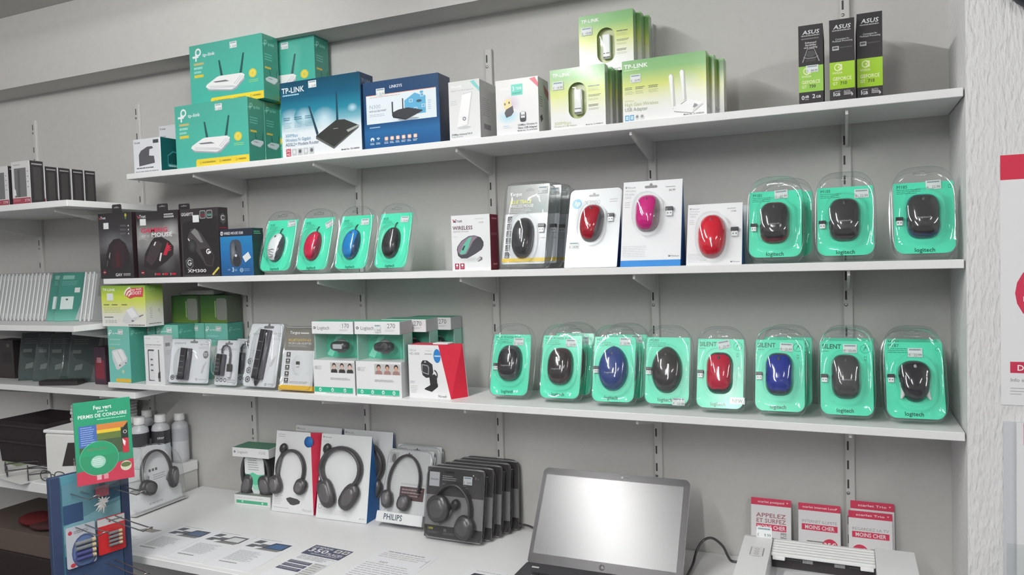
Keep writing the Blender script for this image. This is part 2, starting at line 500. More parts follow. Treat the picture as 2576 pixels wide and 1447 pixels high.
# ------------------------------------------------------------------ mice, blisters, headsets
TEAL = C(80, 212, 174)
def spow(v, e): return abs(v) ** e * (1 if v >= 0 else -1)
def mouse(parent, cx, cz, w, l, h, top, side, n=2.6, waist=0.0, taper=0.0, split=0.72, word=None, wheel=None, rot=0.0, kind='shiny', y0=0.0, deco=None, arch=0.0, wingcol=None, rside=False):
    """computer mouse lying on the card, seen from above: top shell, side band, wheel, lettering"""
    N = 64
    def outline(a):
        x = spow(cos(a), 2.0/n); z = spow(sin(a), 2.0/n)
        f = 1 - waist * exp(-((z + 0.05) / 0.38) ** 2) + taper * z
        return x * w/2 * f, z * l/2 + (arch * (1 - abs(x)) * l if z > 0 else 0)
    def P(a, q):
        x, z = outline(a)
        zz = z / (l/2)
        hh = h * (0.86 + 0.14 * cos((zz * q + 0.25) * 1.25) - 0.10 * max(0, zz * q)) 
        y = -hh * (1 - q ** 2.7) ** (1/1.9) if q < 1 else 0
        return x * q, y0 + y - 0.0006, z * q
    R = Matrix.Rotation(-rot, 4, 'Y')
    m = MB(Matrix.Translation((cx, 0, cz)) @ R)
    m.smooth = True
    qs = [1.0, 0.995, 0.985, 0.97, 0.95, 0.93] + [0.91 - 0.022*k for k in range(18)] + [0.49, 0.42, 0.34, 0.25, 0.15, 0.06]
    rings = [[P(2*pi*j/N, q) for j in range(N)] for q in qs]
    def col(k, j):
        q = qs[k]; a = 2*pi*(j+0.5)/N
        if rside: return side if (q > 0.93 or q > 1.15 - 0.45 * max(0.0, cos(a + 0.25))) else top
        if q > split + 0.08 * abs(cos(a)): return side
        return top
    m.loft(rings, col, cap1=True)
    b = m.build('mouse', parent, kind)
    wc = wheel or C(70, 68, 70)
    m = MB(Matrix.Translation((cx, 0, cz)) @ R)
    zq = 0.62 * l/2; yy = P(pi/2, 0.62)[1]
    m.blob((0, yy + 0.001, zq), w*0.055, 0.003, l*0.062, wc, 10, 5)
    m.build('scroll_wheel', b, 'plastic')
    if word:
        a = Art(w*0.5, l*0.09, 0, xf=Matrix.Translation((cx, P(-pi/2, 0.12)[1] - 0.0005, cz)) @ R @ Matrix.Translation((-w*0.25, 0, -l*0.16)))
        a.T(word, 0.5, 0.75, 0.42, C(170, 172, 176), wd=0.8, al='c', b=0)
        a.done(b, 'lettering')
    if deco: deco(b, Matrix.Translation((cx, 0, cz)) @ R, P, w, l)
    return b

def receiver(parent, x, z, s=1.0, y=-0.001, flip=False):
    m = MB(); u = 0.0065 * s
    m.box(x-u*1.15, y-0.006*s, z+u*0.2, x+u*1.15, y, z+u*1.4, C(50, 52, 54), c=0.0006)
    m.box(x-u*0.9, y-0.004*s, z-u*1.5, x+u*0.9, y, z+u*0.2, C(205, 208, 210))
    for k in (-0.45, 0.45):
        m.box(x+u*k-u*0.16, y-0.0043*s, z-u*0.8, x+u*k+u*0.16, y-0.0040*s, z-u*0.45, C(60))
    return m.build('usb_receiver', parent, 'plastic')

def pack_outline(w, h, nb, ntop, N=56, sc_=1.0):
    """rounded outline about the pack's middle"""
    out = []
    for k in range(N):
        a = 2*pi*(k+0.5)/N; c, s = cos(a), sin(a)
        n = ntop if s > 0 else nb
        r = (abs(c/(w/2))**n + abs(s/(h/2))**n) ** (-1.0/n)
        out.append((r*c, r*s))
    return out

def shell(parent, w, h, d, nb=5.0, ntop=3.2, dome=None, back=True, zoff=0.0):
    """clear moulded blister: raised rim, flat front, dome over the product, side wall"""
    cx, cz = w/2, h/2
    o = pack_outline(w, h, nb, ntop)
    def ring(f, y, dx=0.0):
        return [(cx + x*f if abs(f-1) < 1e-9 else cx + x - (1-f)*w/2*x/hypot(x, z), y, cz + z if abs(f-1) < 1e-9 else cz + z - (1-f)*w/2*z/hypot(x, z)) for x, z in o]
    m = MB(); m.smooth = True
    m.loft([ring(1.0, d), ring(1.0, 0.004), ring(1.0, -0.004)], (1, 1, 1))
    rings = [ring(0.955, -0.008), ring(0.92, -0.0045)]
    if dome:
        dx, dz, dw, dl, dh = dome
        N = len(o)
        def dr(q, y):
            r = []
            for k in range(N):
                a = 2*pi*(k+0.5)/N
                r.append((dx + spow(cos(a), 0.75)*dw/2*q, y, dz + spow(sin(a), 0.75)*dl/2*q))
            return r
        rings += [dr(1.0, -0.0045), dr(0.97, -0.0045-dh*0.5), dr(0.9, -0.0045-dh*0.8), dr(0.7, -0.0045-dh*0.97), dr(0.35, -0.0045-dh*1.03), dr(0.03, -0.0045-dh*1.03)]
    m.loft(rings, (1, 1, 1), cap1=True)
    m.build('clear_blister', parent, mats=[clear()])
    m = MB(); m.smooth = True
    r0 = ring(1.0, -0.004); r1 = ring(0.985, -0.0075); r2 = ring(0.955, -0.008)
    m.loft([r0, r1, r2], (1, 1, 1))
    ro = ring(1.0, d); ri = ring(1.035, d + 0.001)
    m.loft([ro, ri], (1, 1, 1))
    m.build('blister_rim', parent, mats=[rim()])

def card_poly(w, h, r, top=0.0, n=6):
    """card outline with rounded lower corners (radius r) and slightly rounded top"""
    p = []
    for cx, cz, a0, rr in ((w-r, r, -90, r), (w-max(top, 0.002), h-max(top, 0.002), 0, max(top, 0.002)), (max(top, 0.002), h-max(top, 0.002), 90, max(top, 0.002)), (r, r, 180, r)):
        for k in range(n+1):
            a = radians(a0 + 90*k/n); p.append((cx + rr*cos(a), cz + rr*sin(a)))
    return p

def green_pack(name, label, loc, w, hc, hp, lean, art, mz, yaw=0.0, d=0.022, stick=None, rec=(0.12, 0.52), group='green mouse blister packs', r=None, dome=None, nb=5.5, ntop=3.4, col=TEAL, margin=0.006):
    """mouse pack: green card, product on it, clear moulded blister round both"""
    z = loc[2] + sin(radians(lean)) * d
    t = thing(name, label, 'blister pack', (loc[0], loc[1], z + 0.001), yaw, lean, group)
    m = MB()
    pts = [(margin + x * (w-2*margin)/w, margin + zz) for x, zz in card_poly(w, hc - margin, r or w*0.16)]
    m.prism(pts, 0.0, 0.0012, col)
    m.build('card', t, 'gloss')
    a = Art(w, hc, -0.0002); art(a); a.done(t, 'front_print', 'gloss')
    if rec: receiver(t, rec[0]*w, (1-rec[1])*hc)
    mz(t, w, hc)
    for sk in (stick or []): sticker(t, w, hc, *sk[:2], **(sk[2] if len(sk) > 2 else {}))
    shell(t, w, hp, d, nb, ntop, dome)
    m = MB()
    hz = hp - 0.016
    path = [(w*0.36, -0.006, hz), (w*0.46, -0.006, hz), (w*0.47, -0.006, hz+0.004), (w*0.53, -0.006, hz+0.004), (w*0.54, -0.006, hz), (w*0.64, -0.006, hz), (w*0.64, -0.006, hz-0.005), (w*0.36, -0.006, hz-0.005), (w*0.36, -0.006, hz)]
    m.tube(path, 0.0008, (1, 1, 1), 5)
    m.build('hang_hole', t, mats=[rim()])
    return t

def arc(cx, cz, rx, rz, a0, a1, y=0.0, n=20, pw=1.0):
    return [(cx + rx*cos(radians(a0 + (a1-a0)*k/n)), y, cz + rz*sin(radians(a0 + (a1-a0)*k/n))) for k in range(n+1)]

def bubble(parent, dx, dz, dw, dl, dh, y=-0.001, e=0.8, name='clear_dome'):
    """clear dome moulded over a product"""
    N = 32; m = MB(); m.smooth = True
    def dr(q, yy): return [(dx + spow(cos(2*pi*k/N), e)*dw/2*q, yy, dz + spow(sin(2*pi*k/N), e)*dl/2*q) for k in range(N)]
    m.loft([dr(1.03, y), dr(1.0, y-0.001), dr(0.97, y-dh*0.55), dr(0.88, y-dh*0.85), dr(0.6, y-dh), dr(0.05, y-dh)], (1, 1, 1), cap1=True)
    return m.build(name, parent, mats=[clear_mat('thin_clear_plastic', (0.985, 0.99, 0.99), 1.35)])

def hang_tab(parent, x, z, w, h, y0, y1, col, kind='paper', hole=C(150)):
    """upright tab with a slot cut through it"""
    m = MB()
    m.prism([(x-w/2, z), (x+w/2, z), (x+w/2, z+h*0.85), (x+w/2-0.004, z+h), (x-w/2+0.004, z+h), (x-w/2, z+h*0.85)], y0, y1, col)
    o = m.build('hang_tab', parent, kind)
    m = MB()
    hz = z + h*0.55
    m.prism([(x-w*0.28, hz), (x+w*0.28, hz), (x+w*0.28, hz+h*0.12), (x+w*0.09, hz+h*0.14), (x, hz+h*0.26), (x-w*0.09, hz+h*0.14), (x-w*0.28, hz+h*0.12)], y0-0.0004, y0-0.0002, hole)
    m.build('hang_slot', o, 'paper')
    return o

def wedge(parent, w, L, th, b, front, side, kind='paper', chin=None, name='card_stand'):
    """leaning front card with triangular cheeks down to a flat base (local frame already leans by th)"""
    s, c = sin(radians(th)), cos(radians(th))
    m = MB()
    P = lambda x, y, z: (x, y, z)
    A, B, T_ = (0, 0), (b*c, b*s), (0.0015, L)
    m.poly([(0, 0, 0), (w, 0, 0), (w, 0, L), (0, 0, L)], front)
    for x, f in ((0, 1), (w, -1)):
        q = [(x, A[0], A[1]), (x, T_[0], T_[1]), (x, B[0], B[1])]
        m.poly(q if f == 1 else q[::-1], side)
    m.poly([(0, 0, 0), (0, *B), (w, *B), (w, 0, 0)], side)
    m.poly([(w, *B), (0, *B), (0, *T_), (w, *T_)], side)
    m.poly([(0, 0, L), (w, 0, L), (w, *T_), (0, *T_)], front)
    if chin: m.poly([(0, -0.0006, 0), (w, -0.0006, 0), (w, -0.0006, chin[0]), (0, -0.0006, chin[0])], chin[1])
    return m.build(name, parent, kind)
def tri_side_art(w, b, th): pass
def euro_slot(a, x, v, k, col):
    """printed/cut euro hang slot"""
    q = a.w / a.h
    a.R(x-k, v-0.22*k*q, x+k, v+0.3*k*q, col); a.E(x-k, v+0.04*k*q, 0.26*k, 0.26*k*q, col, 10); a.E(x+k, v+0.04*k*q, 0.26*k, 0.26*k*q, col, 10)
    a.E(x, v-0.25*k*q, 0.32*k, 0.45*k*q, col, 12)
# ------------------------------------------------------------------ top shelf: router boxes and adapters
W_ = C(214, 216, 218); GR = C(120, 122, 126); DK = C(58, 58, 62)
def tp_logo(a, x, v, k, col, word=True, wd=0.17, cap=0.05):
    """ring with a cross-shaped tail, and the word beside it"""
    q = a.w / a.h
    a.O(x, v, k, k*0.42, col, 18)
    a.R(x-k*1.0, v-0.0, x-k*0.55, v+k*2.2*q, col)
    a.R(x-k*1.9, v+k*0.85*q, x+k*0.1, v+k*1.35*q, col)
    if word: a.T('tp-link', x+k*1.5, v+k*1.25*q, cap, col, wd=wd)
def router_picture(a, x, v, sx, sv, body, panel, ant, lines=True):
    """printed picture of a flat router with two aerials"""
    f = lambda px, pv: (x + px*sx, v + pv*sv)
    for l0, l1 in (((0.37, -0.62), (0.43, 0.05)), ((0.99, -0.75), (0.90, 0.06))):
        a.P([f(l0[0]-0.018, l0[1]), f(l1[0]-0.032, l1[1]), f(l1[0]+0.032, l1[1]), f(l0[0]+0.022, l0[1])], ant)
    a.P([f(*p) for p in ((0.02, 0.42), (0.09, 0.53), (0.66, 0.66), (0.77, 0.62), (0.99, 0.3), (1.0, 0.2), (0.88, 0.27), (0.72, 0.5))], C(150, 156, 164))
    a.P([f(*p) for p in ((0.0, 0.36), (0.03, 0.27), (0.30, 0.03), (0.37, 0.0), (0.93, 0.02), (1.0, 0.1), (0.98, 0.24), (0.76, 0.54), (0.66, 0.6), (0.1, 0.47))], body)
    if lines:
        for k in range(3):
            o = 0.05*k
            a.P([f(0.72+o, 0.40+o*0.6), f(0.90+o, 0.10+o*0.3), f(0.912+o, 0.10+o*0.3), f(0.732+o, 0.41+o*0.6)], C(165, 168, 176))
            a.P([f(0.1, 0.34+o*0.9), f(0.72+o, 0.46+o*0.7), f(0.72+o, 0.475+o*0.7), f(0.1, 0.352+o*0.9)], C(165, 168, 176))
    a.P([f(0.20, 0.19), f(0.52, 0.19), f(0.62, 0.265), f(0.26, 0.24)], panel)
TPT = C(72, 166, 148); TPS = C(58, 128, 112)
def tp_front(a):
    a.G([(0, C(76, 158, 142)), (0.5, C(74, 168, 150)), (1, C(70, 168, 154))])
    tp_logo(a, 0.125, 0.12, 0.042, W_)
    for i, c in enumerate((C(190, 170, 110), C(150, 205, 190), C(140, 200, 185))):
        a.L(0.06, 0.29 + 0.065*i, 0.20 - 0.02*i, 0.33 + 0.065*i, 1, c, 0.9, 0.0)
    a.R(0.06, 0.48, 0.19, 0.525, C(200, 185, 70))
    router_picture(a, 0.215, 0.55, 0.54, 0.40, C(222, 221, 228), C(110, 112, 120), C(42, 82, 80))
    a.E(0.865, 0.59, 0.052, 0.07, C(205, 190, 75)); a.O(0.865, 0.59, 0.03, 0.008, C(220, 205, 110))
    a.L(0.81, 0.69, 0.95, 0.74, 2, C(150, 205, 130), 0.4)
    a.P([(0.28, 1), (0.28, 0.905), (0.295, 0.88), (1, 0.88), (1, 1)], C(232, 196, 62))
    for x0, x1 in ((0.37, 0.55), (0.64, 0.76), (0.86, 0.96)):
        a.L(x0, 0.925, x1, 0.955, 1, C(150, 130, 50), 0.8, 0)
        a.O(x0-0.025, 0.94, 0.014, 0.004, C(150, 130, 50), 10)
def tp_side(a):
    tp_logo(a, 0.22, 0.12, 0.09, C(130, 190, 176), True, 0.4, 0.045)
    a.L(0.12, 0.3, 0.6, 0.42, 3, C(96, 176, 160), 0.4)
    a.R(0.12, 0.5, 0.5, 0.53, C(196, 170, 66))
    router_picture(a, 0.12, 0.64, 0.78, 0.17, C(190, 200, 205), C(110, 112, 120), C(40, 78, 76), False)
h2 = 0.209
g = 'turquoise router boxes'
tA = carton('router_box', 'turquoise router box with yellow strip, front of the lower row', 'box', (-0.249, YF+0.01, Z1), 0.318, h2, 0.074, TPT, TPS, C(70, 170, 150), group=g, art=tp_front, side_art=tp_side, stick=[(0.62, 0.10)])
tB = dup(tA, (-0.249, YF+0.085, Z1), label='turquoise router box right behind the lower front one')
tC = dup(tA, (-0.223, YF+0.06, Z1+h2+0.0008), label='turquoise router box stacked on top of the lower two')
tD = dup(tA, (-0.215, YF+0.16, Z1), label='hindmost turquoise router box of the lower row, against the wall')
tE = dup(tA, (-0.09, -0.10, Z1+h2+0.0008), label='turquoise router box at back right, peeking out beside the stacked one')

def dlink(a):
    a.T('D-Link', 0.05, 0.13, 0.055, DK); a.R(0.74, 0.06, 0.94, 0.16, C(70, 74, 78))
    a.P([(0.2, 0.78), (0.2, 0.45), (0.28, 0.34), (0.52, 0.24), (0.7, 0.24), (0.74, 0.3), (0.6, 0.32), (0.58, 0.5), (0.76, 0.52), (0.78, 0.72)], C(84, 84, 88), )
    a.L(0.1, 0.82, 0.8, 0.86, 1, C(90, 92, 96), 0.8, 0.1); a.L(0.06, 0.92, 0.9, 0.96, 1, C(140, 142, 146), 0.7, 0)
def dlink_s(a):
    a.P([(0.3, 0.82), (0.3, 0.5), (0.55, 0.36), (0.95, 0.4), (0.95, 0.82)], C(60, 140, 140))
    a.P([(0.33, 0.74), (0.33, 0.52), (0.55, 0.4), (0.92, 0.44), (0.92, 0.74)], C(24, 74, 76))
    a.R(0.35, 0.77, 0.8, 0.82, C(150, 180, 180)); a.T('D-Link', 0.4, 0.95, 0.06, C(170, 190, 190))
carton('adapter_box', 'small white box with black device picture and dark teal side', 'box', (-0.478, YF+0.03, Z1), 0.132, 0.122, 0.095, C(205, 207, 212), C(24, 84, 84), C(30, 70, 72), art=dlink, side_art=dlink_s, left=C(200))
def dl2(a): a.T('D-Link', 0.05, 0.08, 0.035, DK); a.L(0.06, 0.2, 0.3, 0.4, 3, C(150, 160, 175), 0.4)
carton('adapter_box', 'upright white box half hidden behind the turquoise boxes', 'box', (-0.472, -0.118, Z1), 0.13, 0.185, 0.07, C(200, 202, 206), C(190), C(190), art=dl2)

def td8970(a):
    a.G([(0, C(22, 66, 88)), (0.22, C(24, 82, 108)), (0.42, C(38, 124, 146)), (0.55, C(112, 164, 178)), (0.68, C(206, 214, 220)), (1, C(214, 216, 219))])
    for x, v, r in ((0.12, 0.5, 0.13), (0.3, 0.47, 0.1), (0.55, 0.52, 0.12), (0.9, 0.44, 0.05)):
        a.E(x, v, r*1.3, r*1.2, C(176, 202, 212), 28, c2='bg')
    a.T('TP-LINK', 0.02, 0.145, 0.07, W_, wd=0.29); a.L(0.03, 0.165, 0.24, 0.19, 1, C(150, 190, 205), 0.7, 0)
    for x in (0.03, 0.17, 0.31): a.L(x, 0.47, x+0.1, 0.52, 2, C(60, 100, 120), 0.45, 0.2); a.L(x, 0.54, x+0.11, 0.62, 4, C(130, 160, 175), 0.4)
    a.P([(0.355, 0.35), (0.375, 0.35), (0.475, 0.72), (0.45, 0.75)], C(38, 64, 78)); a.P([(0.705, 0.22), (0.72, 0.22), (0.727, 0.6), (0.7, 0.6)], C(32, 66, 82))
    a.P([(0.44, 0.755), (0.66, 0.90), (0.97, 0.68), (0.97, 0.705), (0.66, 0.945), (0.44, 0.79)], C(90, 92, 92))
    a.P([(0.44, 0.755), (0.7, 0.575), (0.8, 0.58), (0.98, 0.68), (0.66, 0.92)], C(52, 54, 52))
    a.P([(0.82, 0.72), (0.975, 0.665), (0.975, 0.69), (0.84, 0.75)], C(150, 156, 150)); a.L(0.66, 0.68, 0.72, 0.69, 1, C(150), 0.9, 0)
    a.T('300Mbps', 0.045, 0.73, 0.04, C(70, 140, 170), b=0); a.T('Wireless N Gigabit', 0.045, 0.79, 0.042, C(50, 118, 152), wd=0.33, b=0); a.T('ADSL2+ Modem Router', 0.045, 0.85, 0.042, C(44, 80, 104), wd=0.43, b=0)
    a.R(0.05, 0.885, 0.11, 0.985, C(170, 44, 60)); a.T('3G', 0.08, 0.928, 0.032, W_, al='c'); a.T('4G', 0.08, 0.975, 0.032, W_, al='c')
    for k in range(4): a.R(0.125+0.075*k, 0.89, 0.185+0.075*k, 0.98, C(178, 182, 184)); a.E(0.155+0.075*k, 0.93, 0.018, 0.025, (C(205, 207, 208), C(90, 92, 96))[k % 2])
    a.T('Model No. TD-W8970', 0.97, 0.975, 0.02, C(70, 74, 80), al='r')
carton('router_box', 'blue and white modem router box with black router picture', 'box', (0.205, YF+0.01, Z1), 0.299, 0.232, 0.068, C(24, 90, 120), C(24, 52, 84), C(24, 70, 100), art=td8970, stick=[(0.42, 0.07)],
       side_art=lambda a: (a.T('TP-LINK', 0.1, 0.12, 0.045, C(110, 140, 165), wd=0.7), a.G([(0.6, C(24, 52, 84)), (1, C(60, 84, 112))])))

def linksys(a):
    a.G([(0, C(38, 64, 96)), (0.6, C(30, 68, 108)), (0.75, C(40, 96, 144)), (1, C(30, 74, 120))])
    a.T('LINKSYS', 0.36, 0.125, 0.04, W_, wd=0.17)
    a.R(0.04, 0.205, 0.965, 0.625, C(205, 214, 222)); a.R(0.04, 0.2, 0.965, 0.208, C(220, 150, 110)); a.L(0.09, 0.23, 0.5, 0.245, 1, C(200, 170, 160), 0.7, 0)
    a.T('N300', 0.08, 0.40, 0.055, C(150, 160, 172), wd=0.155, b=0); a.T('WI-FI ACCESS POINT', 0.08, 0.45, 0.024, C(60, 66, 78), wd=0.23); a.L(0.08, 0.485, 0.34, 0.53, 2, C(160, 170, 182), 0.35)
    H = C(92, 160, 196); a.P([(0.555, 0.545), (0.555, 0.335), (0.69, 0.24), (0.76, 0.275), (0.76, 0.225), (0.80, 0.225), (0.80, 0.28), (0.83, 0.3), (0.83, 0.545)], H)
    for x, v in ((0.64, 0.35), (0.785, 0.285), (0.70, 0.475), (0.80, 0.44)): a.R(x-0.022, v-0.025, x+0.022, v+0.02, W_); a.R(x-0.016, v-0.019, x+0.016, v+0.014, H)
    a.E(0.745, 0.365, 0.035, 0.02, C(60, 84, 100)); a.L(0.86, 0.37, 0.9, 0.52, 5, C(140, 180, 205), 0.3)
    a.R(0.385, 0.33, 0.402, 0.5, C(58, 62, 66)); a.R(0.525, 0.3, 0.54, 0.5, C(58, 62, 66))
    a.E(0.6, 0.605, 0.14, 0.02, C(150, 160, 168)); a.P([(0.385, 0.53), (0.39, 0.49), (0.47, 0.455), (0.6, 0.44), (0.79, 0.5), (0.785, 0.515), (0.57, 0.615), (0.41, 0.56)], C(58, 60, 64)); a.P([(0.39, 0.535), (0.57, 0.6), (0.57, 0.617), (0.4, 0.565)], C(40, 42, 46))
    a.L(0.08, 0.67, 0.22, 0.69, 1, C(150, 180, 205), 0.8, 0)
    a.E(0.11, 0.855, 0.027, 0.03, W_); a.E(0.11, 0.87, 0.013, 0.016, C(30, 90, 150)); a.O(0.19, 0.87, 0.03, 0.011, W_, 10, 40, 140); a.O(0.19, 0.87, 0.014, 0.01, W_, 10, 40, 140)
    for k in range(6): a.E(0.30+0.077*k, 0.86, 0.024, 0.028, C(232, 170, 150), e=5); a.E(0.30+0.077*k, 0.86, 0.013, 0.015, C(240, 215, 200), n=10)
    for k in range(8): x = (0.11, 0.19, 0.30, 0.377, 0.454, 0.531, 0.608, 0.685)[k]; a.L(x-0.03, 0.905, x+0.03, 0.94, 2, C(190, 205, 220), 0.5, 0.3)
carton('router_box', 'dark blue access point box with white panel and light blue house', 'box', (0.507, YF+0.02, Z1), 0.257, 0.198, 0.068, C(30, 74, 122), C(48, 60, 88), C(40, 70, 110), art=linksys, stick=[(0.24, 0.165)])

def tp850(a):
    a.G([(0, C(196, 198, 196)), (1, C(212, 214, 214))])
    a.P([(0.7, 0.03), (0.82, 0.01), (1, 0.15), (1, 0.22)], C(120, 186, 182)); a.T('TP-LINK', 0.08, 0.11, 0.035, C(226, 228, 228), wd=0.36); a.T('Expand Your Wi-Fi Network', 0.08, 0.17, 0.022, C(140, 142, 146), wd=0.72, b=0)
    a.P([(0.25, 0.78), (0.44, 0.245), (0.47, 0.225), (0.76, 0.2), (0.78, 0.22), (0.62, 0.74), (0.57, 0.77)], C(186, 188, 190)); a.P([(0.25, 0.775), (0.44, 0.24), (0.735, 0.215), (0.58, 0.755), (0.3, 0.785)], C(222, 224, 226))
    a.O(0.49, 0.65, 0.055, 0.02, C(74, 78, 84)); a.E(0.49, 0.65, 0.03, 0.018, C(200, 204, 210)); a.E(0.48, 0.8, 0.22, 0.025, C(186, 188, 190)); a.L(0.06, 0.33, 0.3, 0.42, 3, C(170, 172, 176), 0.3)
    a.T('300Mbps Universal Wi-Fi', 0.06, 0.925, 0.03, C(88, 92, 100), wd=0.68); a.T('Range Extender', 0.06, 0.96, 0.024, C(140, 144, 150), b=0)
carton('adapter_box', 'white range extender box with round button picture and teal corner', 'box', (0.804, YF+0.004, Z1), 0.096, 0.161, 0.11, C(210, 212, 212), C(176, 176, 176), C(200), art=tp850,
       side_art=lambda a: (a.L(0.15, 0.3, 0.6, 0.62, 9, C(140, 142, 146), 0.35), a.R(0.2, 0.74, 0.6, 0.83, C(120, 122, 124))))
def tp725(a):
    a.G([(0, C(206, 205, 204)), (1, C(214, 215, 216))])
    a.E(0.38, 0.45, 0.22, 0.2, C(190, 176, 196), c2='bg'); a.E(0.28, 0.67, 0.3, 0.15, C(150, 200, 216), c2='bg')
    a.T('TP-LINK', 0.08, 0.185, 0.045, C(228, 228, 230), wd=0.25); a.R(0.37, 0.1, 0.64, 0.3, C(92, 190, 172)); a.T('3', 0.39, 0.215, 0.075, C(205, 232, 226)); a.T('YEAR', 0.48, 0.2, 0.045, C(205, 232, 226), wd=0.14); a.T('WARRANTY', 0.395, 0.275, 0.03, C(40, 120, 110), wd=0.22)
    a.P([(0.8, 0.03), (0.93, 0.01), (1, 0.12), (1, 0.2)], C(190, 76, 92)); a.P([(0.17, 0.44), (0.21, 0.36), (0.35, 0.35), (0.38, 0.5), (0.23, 0.58)], C(214, 200, 150)); a.P([(0.2, 0.6), (0.24, 0.54), (0.4, 0.48), (0.42, 0.6), (0.36, 0.66), (0.24, 0.69)], C(78, 78, 84)); a.R(0.2, 0.42, 0.23, 0.46, C(80)); a.R(0.3, 0.4, 0.33, 0.44, C(80))
    a.E(0.635, 0.7, 0.075, 0.095, C(52, 54, 60), e=4); a.R(0.585, 0.61, 0.68, 0.72, C(208, 210, 214)); a.R(0.6, 0.66, 0.625, 0.69, C(60)); a.R(0.645, 0.66, 0.67, 0.69, C(60))
    a.T('150Mbps Wireless N', 0.96, 0.86, 0.035, C(110, 114, 122), wd=0.46, al='r'); a.T('Nano USB Adapter', 0.96, 0.915, 0.035, C(70, 74, 84), wd=0.45, al='r'); a.T('Model No. TL-WN725N', 0.96, 0.96, 0.024, C(100, 104, 110), wd=0.46, al='r'); a.L(0.16, 0.83, 0.36, 0.9, 2, C(190, 205, 215), 0.4)
carton('adapter_box', 'white nano adapter box with teal warranty square and red corner', 'box', (0.948, YF+0.006, Z1), 0.124, 0.147, 0.075, C(211, 211, 211), C(196, 194, 192), C(205), art=tp725, side_art=lambda a: (a.P([(0.5, 0.1), (1, 0.2), (1, 0.36), (0.6, 0.25)], C(176, 64, 76)), a.P([(0.1, 0.72), (0.3, 0.66), (0.4, 0.74), (0.2, 0.82)], C(70)), a.L(0.1, 0.35, 0.4, 0.55, 5, C(110), 0.4)))

GSTOPS = [(0, C(98, 150, 90)), (0.18, C(110, 160, 88)), (0.42, C(186, 194, 96)), (0.62, C(204, 206, 174)), (0.78, C(209, 210, 209)), (1.01, C(211, 212, 212))]
def gcol(v):
    for (a, ca), (b, cb) in zip(GSTOPS, GSTOPS[1:]):
        if a <= v <= b: return tuple(p + (q-p)*(v-a)/(b-a) for p, q in zip(ca, cb))
    return GSTOPS[-1][1]
def green_bg(a): a.G([(min(v, 1), c) for v, c in GSTOPS])
WN821 = (('maker_name', lambda a: a.T('TP-LINK', 0.05, 0.125, 0.055, C(225, 232, 220), wd=0.33)),
    ('feature_text', lambda a: (a.L(0.70, 0.33, 0.9, 0.355, 1, C(70, 84, 50), 0.8, 0), a.L(0.70, 0.375, 0.92, 0.43, 3, C(150, 158, 110), 0.4), a.L(0.70, 0.48, 0.94, 0.52, 2, C(90, 100, 60), 0.5), a.L(0.70, 0.545, 0.9, 0.58, 2, C(160, 166, 120), 0.4), a.L(0.70, 0.64, 0.9, 0.68, 2, C(70, 74, 60), 0.55, 0.3), a.L(0.70, 0.70, 0.92, 0.74, 2, C(160, 164, 150), 0.4))),
    ('title', lambda a: (a.T('300Mbps', 0.06, 0.925, 0.05, C(168, 176, 110), wd=0.32, b=0), a.T('Wireless N USB Adapter', 0.06, 0.965, 0.028, C(130, 138, 96), wd=0.42, b=0))),
    ('model_text', lambda a: a.T('Model No. TL-WN821N', 0.95, 0.975, 0.022, C(90, 96, 84), wd=0.31, al='r')))
